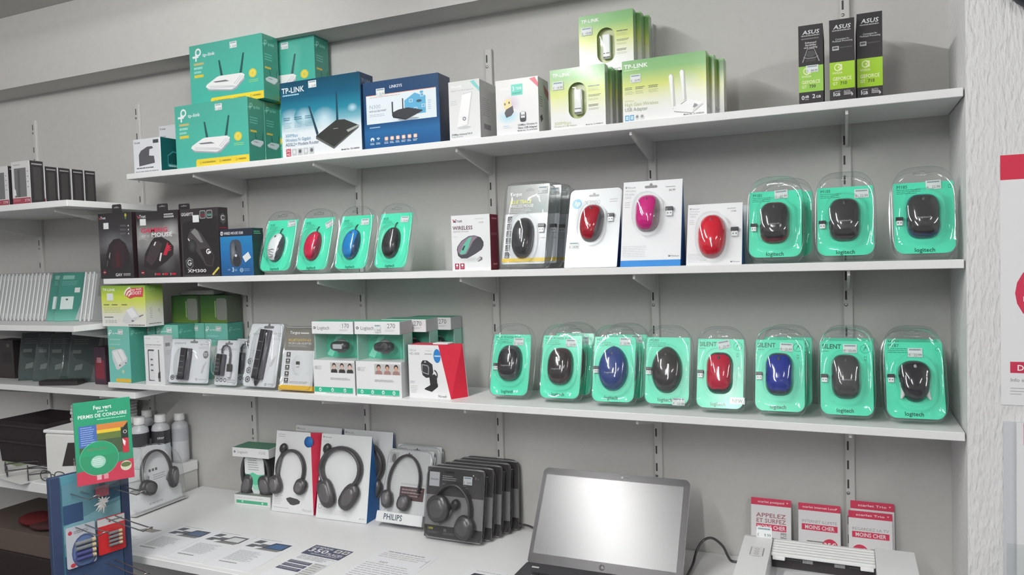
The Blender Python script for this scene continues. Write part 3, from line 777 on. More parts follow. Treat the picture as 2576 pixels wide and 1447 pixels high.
def green_usb_box(label, loc, group='green USB adapter boxes', d=0.03):
    w, h = 0.150, 0.156
    t = thing('adapter_box', label, 'box', loc, group=group)
    # front board with a stadium shaped opening, and the stick in the recess
    m = MB(); cx, cz, rx, rz = w*0.5, h*0.45, w*0.165, h*0.3; N = 32
    hole = []; outer = []
    for k in range(N):
        a = 2*pi*(k+0.5)/N; c, s = cos(a), sin(a)
        hole.append((cx + rx*c, (cz + (rz-rx)*(1 if s > 0 else -1) + rx*s)))
        f = 1/max(abs(c)/(w/2), abs(s)/(h/2))
        outer.append((min(w, max(0, w/2+f*c)), min(h, max(0, h/2+f*s))))
    for k, (x, z) in enumerate(((w, 0), (w, h), (0, h), (0, 0))):
        j = min(range(N), key=lambda i: hypot(outer[i][0]-x, outer[i][1]-z)); outer[j] = (x, z)
    col = lambda z: gcol(max(0, 1 - z/h))
    R = 7
    grid = [[(o[0] + (i_[0]-o[0])*r/R, o[1] + (i_[1]-o[1])*r/R) for o, i_ in zip(outer, hole)] for r in range(R+1)]
    for r in range(R):
        for k in range(N):
            q = [grid[r][k], grid[r][(k+1) % N], grid[r+1][(k+1) % N], grid[r+1][k]]
            m.poly([(p[0], 0, p[1]) for p in q], [col(p[1]) for p in q])
    dk = C(108, 134, 70)
    for k in range(N):
        p, q = hole[k], hole[(k+1) % N]
        m.poly([(p[0], 0, p[1]), (q[0], 0, q[1]), (q[0], 0.014, q[1]), (p[0], 0.014, p[1])], dk)
    m.poly([(p[0], 0.014, p[1]) for p in hole], C(176, 184, 130))
    sd = C(140, 160, 110)
    m.poly([(w, 0, 0), (w, d, 0), (w, d, h), (w, 0, h)], [C(190), C(190), C(104, 148, 92), C(104, 148, 92)])
    m.poly([(0, d, 0), (0, 0, 0), (0, 0, h), (0, d, h)], [C(190), C(190), C(104, 148, 92), C(104, 148, 92)])
    m.poly([(0, 0, h), (w, 0, h), (w, d, h), (0, d, h)], C(104, 148, 92)); m.poly([(0, d, 0), (w, d, 0), (w, 0, 0), (0, 0, 0)], C(190)); m.poly([(w, d, 0), (0, d, 0), (0, d, h), (w, d, h)], C(190))
    m.build('carton', t, 'gloss')
    for nm, fn in WN821:
        a = Art(w, h); fn(a); a.done(t, nm, 'gloss')
    m = MB(); m.box(cx-0.010, 0.001, cz-0.035, cx+0.011, 0.012, cz+0.030, C(218, 220, 222), c=0.002)
    m.box(cx-0.009, 0.0006, cz-0.033, cx+0.010, 0.0012, cz-0.0295, C(60)); m.box(cx-0.008, 0.0006, cz-0.022, cx+0.009, 0.0012, cz-0.0195, C(90)); m.build('usb_stick', t, 'plastic')
    m = MB(); m.smooth = True
    m.loft([[(p[0], -0.0006, p[1]) for p in hole], [(cx+(p[0]-cx)*0.9, -0.004, cz+(p[1]-cz)*0.95) for p in hole], [(cx+(p[0]-cx)*0.5, -0.0055, cz+(p[1]-cz)*0.75) for p in hole]], (1, 1, 1), cap1=True)
    m.build('clear_window', t, mats=[clear()])
    sticker(t, w, h, 0.15, 0.27, y=-0.0018, price='19.99')
    return t
g1 = green_usb_box('green USB adapter box in front of the stack, stick showing in its window', (1.105, YF+0.008, Z1))
for k, (dx, y) in enumerate(((0.006, -0.205), (0.012, -0.172), (0.02, -0.139))):
    dup(g1, (1.105+dx, y, Z1), label=['first green adapter box behind the front one of the lower stack', 'second green adapter box behind the front one of the lower stack', 'hindmost green adapter box of the lower stack'][k])
dup(g1, (1.158, -0.155, Z1+0.157), label='green USB adapter box standing on top of the lower stack')
dup(g1, (1.170, -0.118, Z1+0.157), label='green adapter box behind the one on top, only its edge showing')
dup(g1, (1.182, -0.080, Z1+0.157), label='hindmost green adapter box of the upper stack, against the wall')
for k, (x, y) in enumerate(((1.118, -0.106), (1.124, -0.073))):
    dup(g1, (x, y, Z1), label=['hidden green adapter box under the upper stack', 'rearmost green adapter box under the upper stack'][k])

def wn822(a):
    green_bg(a)
    a.E(0.78, 0.56, 0.22, 0.30, C(206, 208, 194), 28, c2=gcol); a.G([(0.74, C(208, 210, 200)), (0.85, C(212, 213, 212)), (1, C(213, 214, 213))])
    a.T('TP-LINK', 0.025, 0.13, 0.065, C(228, 234, 222), wd=0.29); a.L(0.03, 0.15, 0.22, 0.17, 1, C(170, 200, 140), 0.6, 0)
    for x in (0.03, 0.16, 0.32): a.L(x, 0.435, x+0.12, 0.485, 2, C(84, 96, 60), 0.5, 0.3); a.L(x, 0.5, x+0.12, 0.56, 3, C(150, 158, 110), 0.35)
    a.T('300Mbps', 0.025, 0.67, 0.03, C(176, 184, 120), b=0); a.T('High Gain Wireless', 0.025, 0.745, 0.055, C(148, 160, 96), wd=0.41, b=0); a.T('USB Adapter', 0.025, 0.825, 0.058, C(92, 104, 78), wd=0.28, b=0)
    for k in range(2): a.R(0.025+0.06*k, 0.885, 0.075+0.06*k, 0.975, C(70, 140, 190)); a.P([(0.035+0.06*k, 0.905), (0.067+0.06*k, 0.9), (0.067+0.06*k, 0.96), (0.035+0.06*k, 0.955)], C(190, 215, 230)); a.R(0.049+0.06*k, 0.9, 0.0515+0.06*k, 0.96, C(70, 140, 190)); a.R(0.035+0.06*k, 0.929, 0.067+0.06*k, 0.933, C(70, 140, 190))
    for k in range(2): a.E(0.175+0.06*k, 0.93, 0.025, 0.045, C(190, 192, 190)); a.E(0.175+0.06*k, 0.92, 0.015, 0.022, C(120, 122, 120))
    for x0, v0, v1 in ((0.585, 0.31, 0.84), (0.715, 0.26, 0.72)):
        a.P([(x0-0.02, v0+0.02), (x0-0.005, v0-0.01), (x0+0.02, v0-0.01), (x0+0.034, v0+0.03), (x0+0.05, v1), (x0+0.02, v1+0.02)], C(168, 172, 168)); a.P([(x0-0.02, v0+0.03), (x0-0.008, v0), (x0+0.012, v0), (x0+0.022, v0+0.03), (x0+0.028, v1), (x0+0.015, v1+0.015)], C(216, 218, 216))
    a.P([(0.61, 0.83), (0.78, 0.72), (0.96, 0.8), (0.83, 0.95), (0.63, 0.9)], C(214, 216, 216)); a.P([(0.62, 0.895), (0.83, 0.945), (0.83, 0.953), (0.62, 0.905)], C(120)); a.P([(0.70, 0.79), (0.77, 0.735), (0.772, 0.745), (0.705, 0.8)], C(110)); a.P([(0.84, 0.86), (0.86, 0.80), (0.9, 0.83), (0.885, 0.89)], C(110, 112, 112)); a.P([(0.83, 0.95), (0.845, 0.88), (0.95, 0.81), (0.955, 0.83)], C(190))
    a.T('Model No. TL-WN822N', 0.97, 0.975, 0.024, C(90, 94, 88), wd=0.24, al='r')
gs = lambda a: (a.G([(0, C(104, 160, 84)), (0.3, C(170, 184, 110)), (0.6, C(200, 202, 192)), (1, C(204, 205, 204))]), a.E(0.5, 0.84, 0.2, 0.035, C(150)))
g2 = carton('adapter_box', 'wide green and white high gain adapter box at front', 'box', (1.300, YF+0.01, Z1), 0.208, 0.154, 0.042, C(180, 190, 130), C(190), C(100, 160, 84), art=wn822, side_art=gs, stick=[(0.165, 0.30, {'price': '24.99', 'sw': 0.026, 'sh': 0.02})], group='wide green adapter boxes')
dup(g2, (1.312, -0.195, Z1), label='wide green adapter box right behind the front one')
dup(g2, (1.328, -0.150, Z1), label='hindmost of the three wide green adapter boxes')

def asus(num, top):
    def f(a):
        a.R(0, 0, 1, 1, C(42, 40, 42)); lt = C(196, 198, 200)
        a.T('ASUS', 0.17, 0.115, 0.048, lt, wd=0.68, sl=0.18); a.L(0.12, 0.128, 0.86, 0.145, 1, C(150), 0.8, 0)
        if top == 'power':
            a.L(0.12, 0.165, 0.84, 0.185, 1, C(110, 108, 110), 0.8, 0)
            for k, s in enumerate(('Enhanced', 'durability', 'and cooling')): a.T(s, 0.5, 0.235 + 0.03*k, 0.022, C(190), wd=0.46 if k < 2 else 0.54, al='c')
            for p in (((0.14, 0.47), (0.36, 0.3), (0.38, 0.3), (0.18, 0.47)), ((0.62, 0.3), (0.64, 0.3), (0.86, 0.47), (0.82, 0.47)), ((0.36, 0.3), (0.64, 0.3), (0.64, 0.308), (0.36, 0.308)), ((0.2, 0.40), (0.36, 0.42), (0.36, 0.428), (0.2, 0.408)), ((0.36, 0.42), (0.66, 0.42), (0.66, 0.428), (0.36, 0.428)), ((0.66, 0.42), (0.8, 0.4), (0.8, 0.408), (0.66, 0.428))): a.P(p, C(150))
            a.P([(0.3, 0.38), (0.4, 0.33), (0.6, 0.33), (0.72, 0.38), (0.6, 0.41), (0.38, 0.41)], C(70)); a.L(0.3, 0.44, 0.7, 0.47, 3, C(90), 0.4, 0)
        else:
            a.T('Convenient for', 0.52, 0.25, 0.02, lt, wd=0.55, al='c', b=0); a.T('Multitask Processing', 0.52, 0.275, 0.02, lt, wd=0.8, al='c', b=0)
            a.R(0.12, 0.325, 0.38, 0.375, C(170)); a.L(0.15, 0.335, 0.34, 0.365, 1, C(60), 0.8, 0); a.L(0.42, 0.34, 0.9, 0.36, 1, C(80), 0.6, 0)
        GN = C(150, 190, 52) if top != 'power' else C(140, 186, 78)
        a.R(0, 0.52, 1, 0.85, GN, C(140, 180, 30) if top != 'power' else GN)
        lw = C(214, 224, 180)
        a.R(0.36, 0.55, 0.5, 0.62, lw); a.O(0.34, 0.585, 0.16, 0.04, lw, 12, 20, 340); a.O(0.36, 0.585, 0.08, 0.035, GN, 12); a.E(0.36, 0.585, 0.03, 0.01, lw, 10)
        a.T('NVIDIA', 0.12, 0.665, 0.025, lw, wd=0.4)
        a.T('GEFORCE', 0.12, 0.745, 0.04, lw, wd=0.76); a.T('GT', 0.12, 0.80, 0.035, lw, wd=0.2); a.T(num, 0.42, 0.80, 0.037, C(52, 60, 40), wd=0.27)
        if top == 'power':
            a.T('0', 0.1, 0.945, 0.05, W_); a.T('dB', 0.24, 0.925, 0.03, W_); a.T('2', 0.54, 0.935, 0.05, W_); a.T('GB', 0.69, 0.935, 0.03, W_); a.L(0.24, 0.94, 0.4, 0.955, 1, C(150), 0.7, 0)
        else:
            a.T('1', 0.1, 0.935, 0.05, W_); a.T('GB', 0.2, 0.935, 0.035, W_, wd=0.22); a.L(0.2, 0.875, 0.42, 0.89, 1, C(150), 0.7, 0); a.T('AUTO', 0.56, 0.895, 0.02, C(180), wd=0.26); a.L(0.56, 0.9, 0.9, 0.935, 2, C(170), 0.6, 0.1); a.P([(0.86, 0.9), (0.93, 0.93), (0.86, 0.95)], C(190))
    return f
for nm, x, y, h, num, st in (('black graphics card box with a white wire drawing, leftmost of three', 1.717, YF+0.007, 0.178, '730', 'power'), ('black and green graphics card box, middle of three', 1.782, YF+0.014, 0.183, '710', ''), ('black and green graphics card box, rightmost of three and tallest', 1.839, YF+0.034, 0.194, '710', '')):
    carton('graphics_card_box', nm, 'box', (x, y, Z1), 0.052, h, 0.15, C(42, 40, 42), C(52, 50, 52), C(46), group='graphics card boxes', art=asus(num, st), kind='paper', left=C(120), stick=[(0.55, 0.56, {'sw': 0.026, 'sh': 0.016, 'price': '84.99'})] if st else None)
# ------------------------------------------------------------------ middle shelf
def mouse_print(a, cx, cv, rx, rv, rot, base, hi, extra=None):
    a.E(cx, cv, rx, rv, base, 28, rot, 2.4); a.E(cx-rx*0.25, cv-rv*0.2, rx*0.45, rv*0.6, hi, 20, rot, c2=base)
def trust_logo(a, x, v, cap, wd, c1, c2):
    a.P([(x, v-cap*0.9), (x+wd*0.22, v-cap*0.4), (x+wd*0.1, v-cap*0.1)], c2); a.P([(x+wd*0.02, v), (x+wd*0.22, v-cap*0.35), (x+wd*0.28, v)], c2)
    a.T('Trust', x+wd*0.26, v, cap, c1, wd=wd*0.74)
def gav(a):
    a.G([(0, C(46, 42, 44)), (0.22, C(52, 50, 53)), (0.5, C(86, 85, 88)), (0.72, C(50, 47, 50)), (1, C(44, 40, 43))])
    a.E(0.42, 0.45, 0.4, 0.2, C(108, 108, 112), c2='bg'); a.G([(0.62, C(60, 58, 60)), (0.78, C(46, 43, 46)), (1, C(44, 40, 43))])
    trust_logo(a, 0.02, 0.085, 0.04, 0.21, C(200), C(190, 60, 80))
    a.E(0.84, 0.045, 0.03, 0.028, C(170, 165, 60)); a.E(0.84, 0.09, 0.028, 0.015, C(80, 110, 60))
    for k in range(3): a.L(0.66, 0.19+0.06*k, 0.86, 0.22+0.06*k, 2, C(120), 0.35); a.E(0.91, 0.205+0.06*k, 0.018, 0.013, C(190), 10)
    a.P([(0.17, 0.84), (0.2, 0.64), (0.3, 0.48), (0.45, 0.4), (0.62, 0.39), (0.8, 0.47), (0.9, 0.62), (0.88, 0.76), (0.7, 0.86), (0.4, 0.87)], C(45, 38, 41)); a.P([(0.36, 0.84), (0.42, 0.5), (0.6, 0.42), (0.78, 0.5), (0.72, 0.8)], C(54, 40, 44)); a.P([(0.5, 0.6), (0.58, 0.58), (0.62, 0.82), (0.5, 0.84)], C(74, 36, 40)); a.P([(0.28, 0.66), (0.31, 0.6), (0.33, 0.6), (0.3, 0.7)], C(150)); a.P([(0.2, 0.8), (0.23, 0.72), (0.25, 0.72), (0.22, 0.82)], C(90))
    a.E(0.13, 0.90, 0.05, 0.035, C(110, 34, 44)); a.L(0.1, 0.895, 0.16, 0.91, 1, C(190), 0.8, 0)
    a.T('GAV', 0.46, 0.965, 0.045, C(206), wd=0.2); a.L(0.7, 0.925, 0.92, 0.965, 2, C(170), 0.55, 0.2)
t = carton('mouse_box', 'black gaming mouse box with hang tab, leftmost on the middle shelf', 'box', (-0.652, YF+0.012, Z2), 0.168, 0.234, 0.042, C(46, 42, 44), C(40, 26, 30), C(40), art=gav, kind='paper', stick=[(0.24, 0.19, {'sw': 0.026, 'sh': 0.022, 'mark': False})], group='black gaming mouse boxes')
hang_tab(t, 0.168*0.57, 0.234, 0.046, 0.03, 0.001, 0.003, C(44, 42, 44), hole=C(120))
def gxt(a):
    a.G([(0, C(42, 40, 42)), (0.12, C(46, 44, 46)), (0.24, C(110, 108, 108)), (0.5, C(140, 138, 138)), (0.62, C(90, 86, 88)), (0.8, C(54, 50, 52)), (1, C(44, 40, 43))])
    for x, v, r, c in ((0.1, 0.36, 0.2, 156), (0.85, 0.3, 0.22, 160), (0.86, 0.52, 0.2, 140), (0.12, 0.55, 0.16, 120), (0.7, 0.8, 0.2, 86)): a.E(x, v, r*1.2, r*0.85, C(c), 24, c2='bg')
    trust_logo(a, 0.03, 0.09, 0.045, 0.21, C(205), C(200, 60, 80)); a.L(0.68, 0.05, 0.9, 0.07, 1, C(190), 0.8, 0); a.R(0.68, 0.08, 0.91, 0.105, C(200)); a.L(0.69, 0.085, 0.9, 0.1, 1, C(60), 0.7, 0)
    a.T('GAMING', 0.1, 0.315, 0.065, C(205, 44, 76), wd=0.66, sl=0.1); a.T('GXT 111', 0.12, 0.385, 0.035, C(200), wd=0.2); a.T('MOUSE', 0.36, 0.385, 0.06, C(216), wd=0.5)
    a.P([(0.14, 0.83), (0.18, 0.64), (0.34, 0.46), (0.42, 0.4), (0.6, 0.39), (0.78, 0.46), (0.88, 0.54), (0.86, 0.66), (0.7, 0.76), (0.5, 0.84), (0.4, 0.88), (0.3, 0.87)], C(44, 38, 40))
    a.P([(0.2, 0.74), (0.32, 0.52), (0.5, 0.44), (0.62, 0.5), (0.48, 0.7), (0.34, 0.82)], C(62, 54, 56)); a.P([(0.40, 0.51), (0.44, 0.46), (0.47, 0.46), (0.43, 0.52)], C(206)); a.P([(0.52, 0.74), (0.56, 0.63), (0.6, 0.63), (0.55, 0.76)], C(206)); a.P([(0.62, 0.66), (0.74, 0.47), (0.78, 0.56), (0.7, 0.67)], C(180, 40, 60))
    for k in range(3): a.P([(0.76, 0.53+0.03*k), (0.82, 0.52+0.03*k), (0.82, 0.53+0.03*k), (0.76, 0.545+0.03*k)], C(205, 50, 76))
    a.E(0.11, 0.92, 0.05, 0.035, C(110, 34, 44)); a.L(0.08, 0.915, 0.14, 0.93, 1, C(190), 0.8, 0)
    for x, s in ((0.4, '7'), (0.58, '+'), (0.77, '3')): a.T(s, x, 0.965, 0.03, C(205)); a.L(x+0.03, 0.935, x+0.14, 0.965, 1, C(190, 40, 60), 0.9, 0)
t = carton('mouse_box', 'black gaming mouse box with big red and white lettering', 'box', (-0.459, YF+0.012, Z2), 0.199, 0.230, 0.042, C(46, 42, 44), C(44, 34, 38), C(40), art=gxt, kind='paper', stick=[(0.17, 0.155, {'sw': 0.029, 'sh': 0.023, 'mark': False})], group='black gaming mouse boxes')
hang_tab(t, 0.199*0.64, 0.230, 0.05, 0.024, 0.001, 0.003, C(44, 42, 44), hole=C(120))
hang_tab(t, 0.199*0.97, 0.230, 0.05, 0.022, 0.034, 0.036, C(44, 42, 44), hole=C(120))
def xm300(a):
    a.R(0, 0, 1, 1, C(50, 46, 48)); a.P([(0.04, 0.95), (0.04, 0.24), (0.1, 0.2), (0.2, 0.18), (0.9, 0.13), (1, 0.13), (1, 0.98), (0.08, 0.98)], C(39, 36, 38)); a.R(0.03, 0.23, 0.04, 0.95, C(74)); a.R(0.06, 0.975, 0.95, 0.982, C(84))
    a.T('GIGABYTE', 0.03, 0.10, 0.045, C(196), wd=0.33)
    for x, c in ((0.61, C(110, 40, 48)), (0.79, C(80, 130, 120))): a.E(x, 0.095, 0.08, 0.06, C(150), e=6); a.E(x, 0.095, 0.068, 0.05, C(62), e=6); a.R(x-0.055, 0.09, x+0.055, 0.12, c)
    a.P([(0.18, 0.42), (0.28, 0.3), (0.4, 0.29), (0.52, 0.34), (0.78, 0.58), (0.88, 0.72), (0.82, 0.86), (0.64, 0.84), (0.5, 0.7), (0.3, 0.55)], C(66, 62, 64)); a.P([(0.28, 0.34), (0.38, 0.29), (0.46, 0.33), (0.6, 0.5), (0.52, 0.5)], C(120)); a.P([(0.5, 0.6), (0.76, 0.58), (0.86, 0.72), (0.8, 0.85), (0.66, 0.82)], C(46, 40, 42)); a.P([(0.18, 0.44), (0.2, 0.43), (0.3, 0.52), (0.28, 0.53)], C(206))
    a.E(0.3, 0.55, 0.12, 0.1, C(70), c2=C(40)); a.O(0.72, 0.635, 0.055, 0.024, C(214), 12, 40, 320); a.R(0.72, 0.63, 0.79, 0.66, C(214))
    a.P([(0.1, 0.76), (0.2, 0.71), (0.3, 0.74), (0.31, 0.84), (0.22, 0.9), (0.12, 0.85)], C(100)); a.P([(0.12, 0.77), (0.2, 0.725), (0.28, 0.75), (0.29, 0.83), (0.22, 0.88), (0.14, 0.84)], C(44)); a.O(0.21, 0.79, 0.06, 0.02, C(190), 12, 30, 330); a.R(0.2, 0.79, 0.27, 0.805, C(190))
    a.T('XM300', 0.15, 0.935, 0.045, C(212), wd=0.5); a.P([(0.8, 0.965), (0.97, 0.86), (1.0, 0.88), (0.83, 0.985)], C(190, 180, 80)); a.L(0.82, 0.965, 0.84, 0.975, 1, C(220), 0.9, 0)
def gig_side(a):
    a.P([(0.2, 0.12), (0.5, 0.08), (0.8, 0.12), (0.78, 0.2), (0.5, 0.25), (0.24, 0.2)], C(76)); a.O(0.5, 0.15, 0.2, 0.07, C(180), 12, 30, 330); a.L(0.1, 0.29, 0.9, 0.31, 1, C(130, 40, 50), 0.9, 0)
carton('mouse_box', 'black gaming mouse box with grey mouse picture and colour badges', 'box', (-0.248, YF+0.012, Z2), 0.168, 0.229, 0.045, C(44, 41, 43), C(48, 45, 48), C(42), art=xm300, side_art=gig_side, kind='paper', stick=[(0.43, 0.15, {'sw': 0.028, 'sh': 0.024, 'mark': False})], group='black gaming mouse boxes')
def x500(a):
    a.R(0, 0, 1, 0.16, C(36, 42, 54)); a.G([(0.16, C(38, 118, 168)), (0.5, C(36, 104, 160)), (1, C(34, 76, 122))])
    a.E(0.06, 0.09, 0.045, 0.045, C(206)); a.T('hp', 0.06, 0.11, 0.05, C(36, 42, 54), al='c', sl=0.2, wd=0.07); a.T('WIRED MOUSE X500', 0.13, 0.12, 0.055, C(206), wd=0.6)
    a.E(0.48, 0.52, 0.19, 0.29, C(66, 70, 78), e=3.2); a.E(0.40, 0.5, 0.09, 0.24, C(120, 124, 130), c2=C(70, 74, 82)); a.R(0.46, 0.36, 0.5, 0.46, C(40)); a.E(0.5, 0.68, 0.12, 0.13, C(48, 50, 56)); a.E(0.48, 0.57, 0.035, 0.028, C(200)); a.R(0.2, 0.5, 0.22, 0.7, C(120, 126, 134)) if False else None
    a.T('USB', 0.2, 0.88, 0.03, C(160, 185, 205), b=0); a.T('3', 0.34, 0.91, 0.085, C(200, 215, 225)); a.L(0.42, 0.86, 0.52, 0.91, 2, C(150, 180, 205), 0.4); a.O(0.64, 0.88, 0.05, 0.012, C(180, 200, 215)); a.L(0.60, 0.865, 0.68, 0.9, 2, C(180, 200, 215), 0.5, 0); a.L(0.71, 0.85, 0.92, 0.91, 3, C(120, 160, 195), 0.35)
carton('mouse_box', 'small blue wired mouse box with crooked price sticker', 'box', (-0.073, YF+0.012, Z2), 0.137, 0.154, 0.05, C(36, 84, 132), C(28, 56, 54), C(36, 42, 54), art=x500, kind='paper', stick=[(0.82, 0.61, {'sw': 0.029, 'sh': 0.022, 'rot': 0.55, 'mark': False})], side_art=lambda a: (a.R(0, 0, 1, 0.3, C(30, 46, 50)), a.L(0.15, 0.06, 0.8, 0.14, 2, C(90, 150, 120), 0.5, 0.2)))

# small oval corded mice in slim blisters
INK = C(24, 82, 66)
def m105(a):
    a.T('M105', 0.12, 0.115, 0.045, INK, wd=0.15, b=0); a.L(0.12, 0.125, 0.42, 0.19, 3, C(50, 150, 120), 0.35)
    a.T('logitech', 0.36, 0.955, 0.05, INK, wd=0.27)
def waves(b, M, P, w, l):
    m = MB(M)
    for k, (zz, c) in enumerate(((-0.16, 90), (-0.24, 120), (-0.31, 100), (-0.37, 110))):
        n = 12
        for i in range(n):
            u0, u1 = -0.36 + 0.66*i/n, -0.36 + 0.66*(i+1)/n
            def pos(u, z): 
                z2 = z + 0.018*sin(u*13 + k*1.7); q = sqrt((u/0.5)**2 + (z2/0.5)**2)
                return (u*w, P(-pi/2, min(0.98, q))[1] - 0.0007, z2*l)
            m.poly([pos(u0, zz-0.012), pos(u1, zz-0.012), pos(u1, zz+0.012), pos(u0, zz+0.012)], C(c))
    m.build('wave_pattern', b, 'plastic')
def corded(col, side, deco=None):
    def f(t, w, h):
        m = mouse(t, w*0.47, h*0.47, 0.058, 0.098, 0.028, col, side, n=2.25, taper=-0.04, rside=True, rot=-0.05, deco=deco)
        c = MB(); c.tube([(w*0.47+0.004, -0.003, h*0.47+0.047), (w*0.47+0.006, -0.005, h*0.47+0.055), (w*0.47+0.009, -0.003, h*0.47+0.062), (w*0.47+0.010, 0.0, h*0.47+0.064)], 0.0016, C(50), 6)
        c.build('cord', m, 'plastic')
    return f
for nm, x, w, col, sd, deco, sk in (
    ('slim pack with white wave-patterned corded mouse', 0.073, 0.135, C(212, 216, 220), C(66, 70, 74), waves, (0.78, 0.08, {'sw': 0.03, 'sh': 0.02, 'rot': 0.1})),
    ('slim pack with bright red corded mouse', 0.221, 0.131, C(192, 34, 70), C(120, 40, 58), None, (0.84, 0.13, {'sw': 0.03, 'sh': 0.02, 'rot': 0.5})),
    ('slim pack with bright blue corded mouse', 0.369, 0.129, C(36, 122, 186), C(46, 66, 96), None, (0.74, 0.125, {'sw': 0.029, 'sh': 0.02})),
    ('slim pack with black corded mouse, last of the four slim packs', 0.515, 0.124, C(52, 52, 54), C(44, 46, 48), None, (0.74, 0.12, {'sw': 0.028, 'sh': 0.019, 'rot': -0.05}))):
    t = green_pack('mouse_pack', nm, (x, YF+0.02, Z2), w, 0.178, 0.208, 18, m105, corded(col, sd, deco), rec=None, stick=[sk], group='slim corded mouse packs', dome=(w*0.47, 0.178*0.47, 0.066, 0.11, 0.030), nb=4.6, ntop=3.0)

def trustw(a):
    a.R(0, 0, 1, 1, C(211, 213, 214)); a.P([(0.04, 0.06), (0.09, 0.09), (0.06, 0.12)], C(176, 50, 70)); a.P([(0.05, 0.125), (0.1, 0.09), (0.13, 0.125)], C(60, 40, 50)); a.T('Trust', 0.1, 0.125, 0.05, C(60, 40, 48), wd=0.19)
    a.T('WIRELESS', 0.04, 0.26, 0.065, C(80, 44, 52), wd=0.52); a.T('optical mouse', 0.045, 0.305, 0.035, C(120, 116, 120), wd=0.41, b=0); a.L(0.04, 0.38, 0.16, 0.4, 1, C(190), 0.6, 0)
    a.L(0.62, 0.07, 0.85, 0.09, 1, C(190), 0.7, 0); a.T('19.99', 0.84, 0.16, 0.03, C(130), al='r', b=0)
    a.E(0.48, 0.8, 0.34, 0.06, C(184, 186, 188), c2=C(208, 210, 211))
    a.P([(0.13, 0.62), (0.15, 0.56), (0.26, 0.46), (0.45, 0.38), (0.6, 0.37), (0.76, 0.41), (0.83, 0.49), (0.83, 0.56), (0.78, 0.63), (0.6, 0.71), (0.4, 0.78), (0.24, 0.78), (0.16, 0.73)], C(66, 66, 72))
    a.P([(0.15, 0.66), (0.16, 0.57), (0.27, 0.47), (0.46, 0.39), (0.6, 0.38), (0.68, 0.4), (0.56, 0.48), (0.48, 0.58), (0.38, 0.7), (0.24, 0.72)], C(130, 112, 128)); a.P([(0.2, 0.7), (0.3, 0.54), (0.44, 0.42), (0.54, 0.39), (0.5, 0.46), (0.44, 0.58), (0.34, 0.7)], C(96, 172, 150)); a.P([(0.26, 0.62), (0.32, 0.55), (0.36, 0.55), (0.3, 0.64)], C(50, 60, 64))
    a.P([(0.64, 0.8), (0.72, 0.75), (0.79, 0.77), (0.79, 0.81), (0.68, 0.85)], C(110, 108, 108)); a.P([(0.64, 0.8), (0.72, 0.75), (0.75, 0.79), (0.67, 0.84)], C(180))
    for x in (0.07, 0.21): a.R(x, 0.87, x+0.11, 0.975, C(140, 30, 60)); a.E(x+0.055, 0.905, 0.028, 0.022, C(220)); a.L(x+0.02, 0.94, x+0.09, 0.955, 1, C(205, 150, 165), 0.8, 0)
carton('mouse_box', 'white wireless mouse box with dark red side', 'box', (0.79, YF+0.02, Z2), 0.121, 0.156, 0.053, C(211, 213, 214), C(120, 36, 52), C(150), art=trustw, kind='paper', side_art=lambda a: (a.L(0.25, 0.06, 0.85, 0.09, 1, C(190, 120, 130), 0.9, 0), a.L(0.15, 0.33, 0.85, 0.38, 1, C(150, 80, 92), 0.9, 0), a.L(0.3, 0.88, 0.8, 0.92, 1, C(190, 140, 150), 0.7, 0.3)))

def targus_pack(label, loc, w, h, lean, group):
    t = thing('mouse_pack', label, 'blister pack', (loc[0], loc[1], loc[2] + sin(radians(lean))*0.03 + 0.001), 0, lean, group)
    m = MB(); m.prism([(x+0.004, z+0.006) for x, z in card_poly(w-0.012, h-0.012, 0.004, 0.006)], 0, 0.0012, C(206, 208, 212)); m.build('card', t, 'gloss')
    a = Art(w-0.012, h-0.012, -0.0002, Matrix.Translation((0.004, 0, 0.006)))
    a.R(0.0, 0.02, 1, 0.98, C(206, 208, 212)); a.G([(0, C(132, 134, 132)), (0.2, C(140, 142, 140)), (0.37, C(128, 130, 128))]); a.E(0.9, 0.3, 0.5, 0.16, C(110, 128, 128), c2=C(130, 133, 131)); a.G([(0.37, C(205, 207, 211)), (0.5, C(206, 208, 212)), (0.93, C(206, 208, 212))])
    a.T('Targus', 0.08, 0.135, 0.04, C(222), wd=0.28); a.P([(0.42, 0.085), (0.46, 0.06), (0.55, 0.04), (0.62, 0.055), (0.66, 0.075), (0.64, 0.09)], C(110, 112, 112))
    a.T('BLUE TRACE', 0.08, 0.24, 0.045, C(206, 206, 74), wd=0.51, sl=0.12); a.T('WIRELESS MOUSE', 0.08, 0.29, 0.038, C(214), wd=0.57, b=0); a.L(0.08, 0.31, 0.65, 0.365, 3, C(190), 0.35)
    for k in range(6):
        v = 0.40 + 0.09*k; a.R(0.06, v, 0.17, v+0.075, C(58, 58, 62))
        if k == 2: a.T('12', 0.115, v+0.045, 0.032, C(220), al='c')
        elif k == 1: a.T('2.4', 0.115, v+0.045, 0.028, C(220), al='c')
        else: a.E(0.115, v+0.03, 0.03, 0.018, C(150)); a.E(0.115, v+0.03, 0.018, 0.011, C(58, 58, 62))
        a.L(0.075, v+0.055, 0.155, v+0.068, 1, C(190), 0.8, 0)
    a.R(0, 0.93, 1, 0.975, C(214, 184, 70)); a.R(0.86, 0.68, 0.97, 0.685, C(150))
    a.done(t, 'front_print', 'gloss')
    mouse(t, w*0.46, h*0.33, 0.063, 0.116, 0.036, C(60, 59, 62), C(72, 71, 74), n=2.4, waist=0.03, split=0.8)
    receiver(t, w*0.84, h*0.44, 1.25)
    sticker(t, w, h, 0.80, 0.10, sw=0.028, sh=0.02, price='19.99')
    shell(t, w, h, 0.03, 9, 9, (w*0.46, h*0.33, 0.076, 0.135, 0.036))
    return t
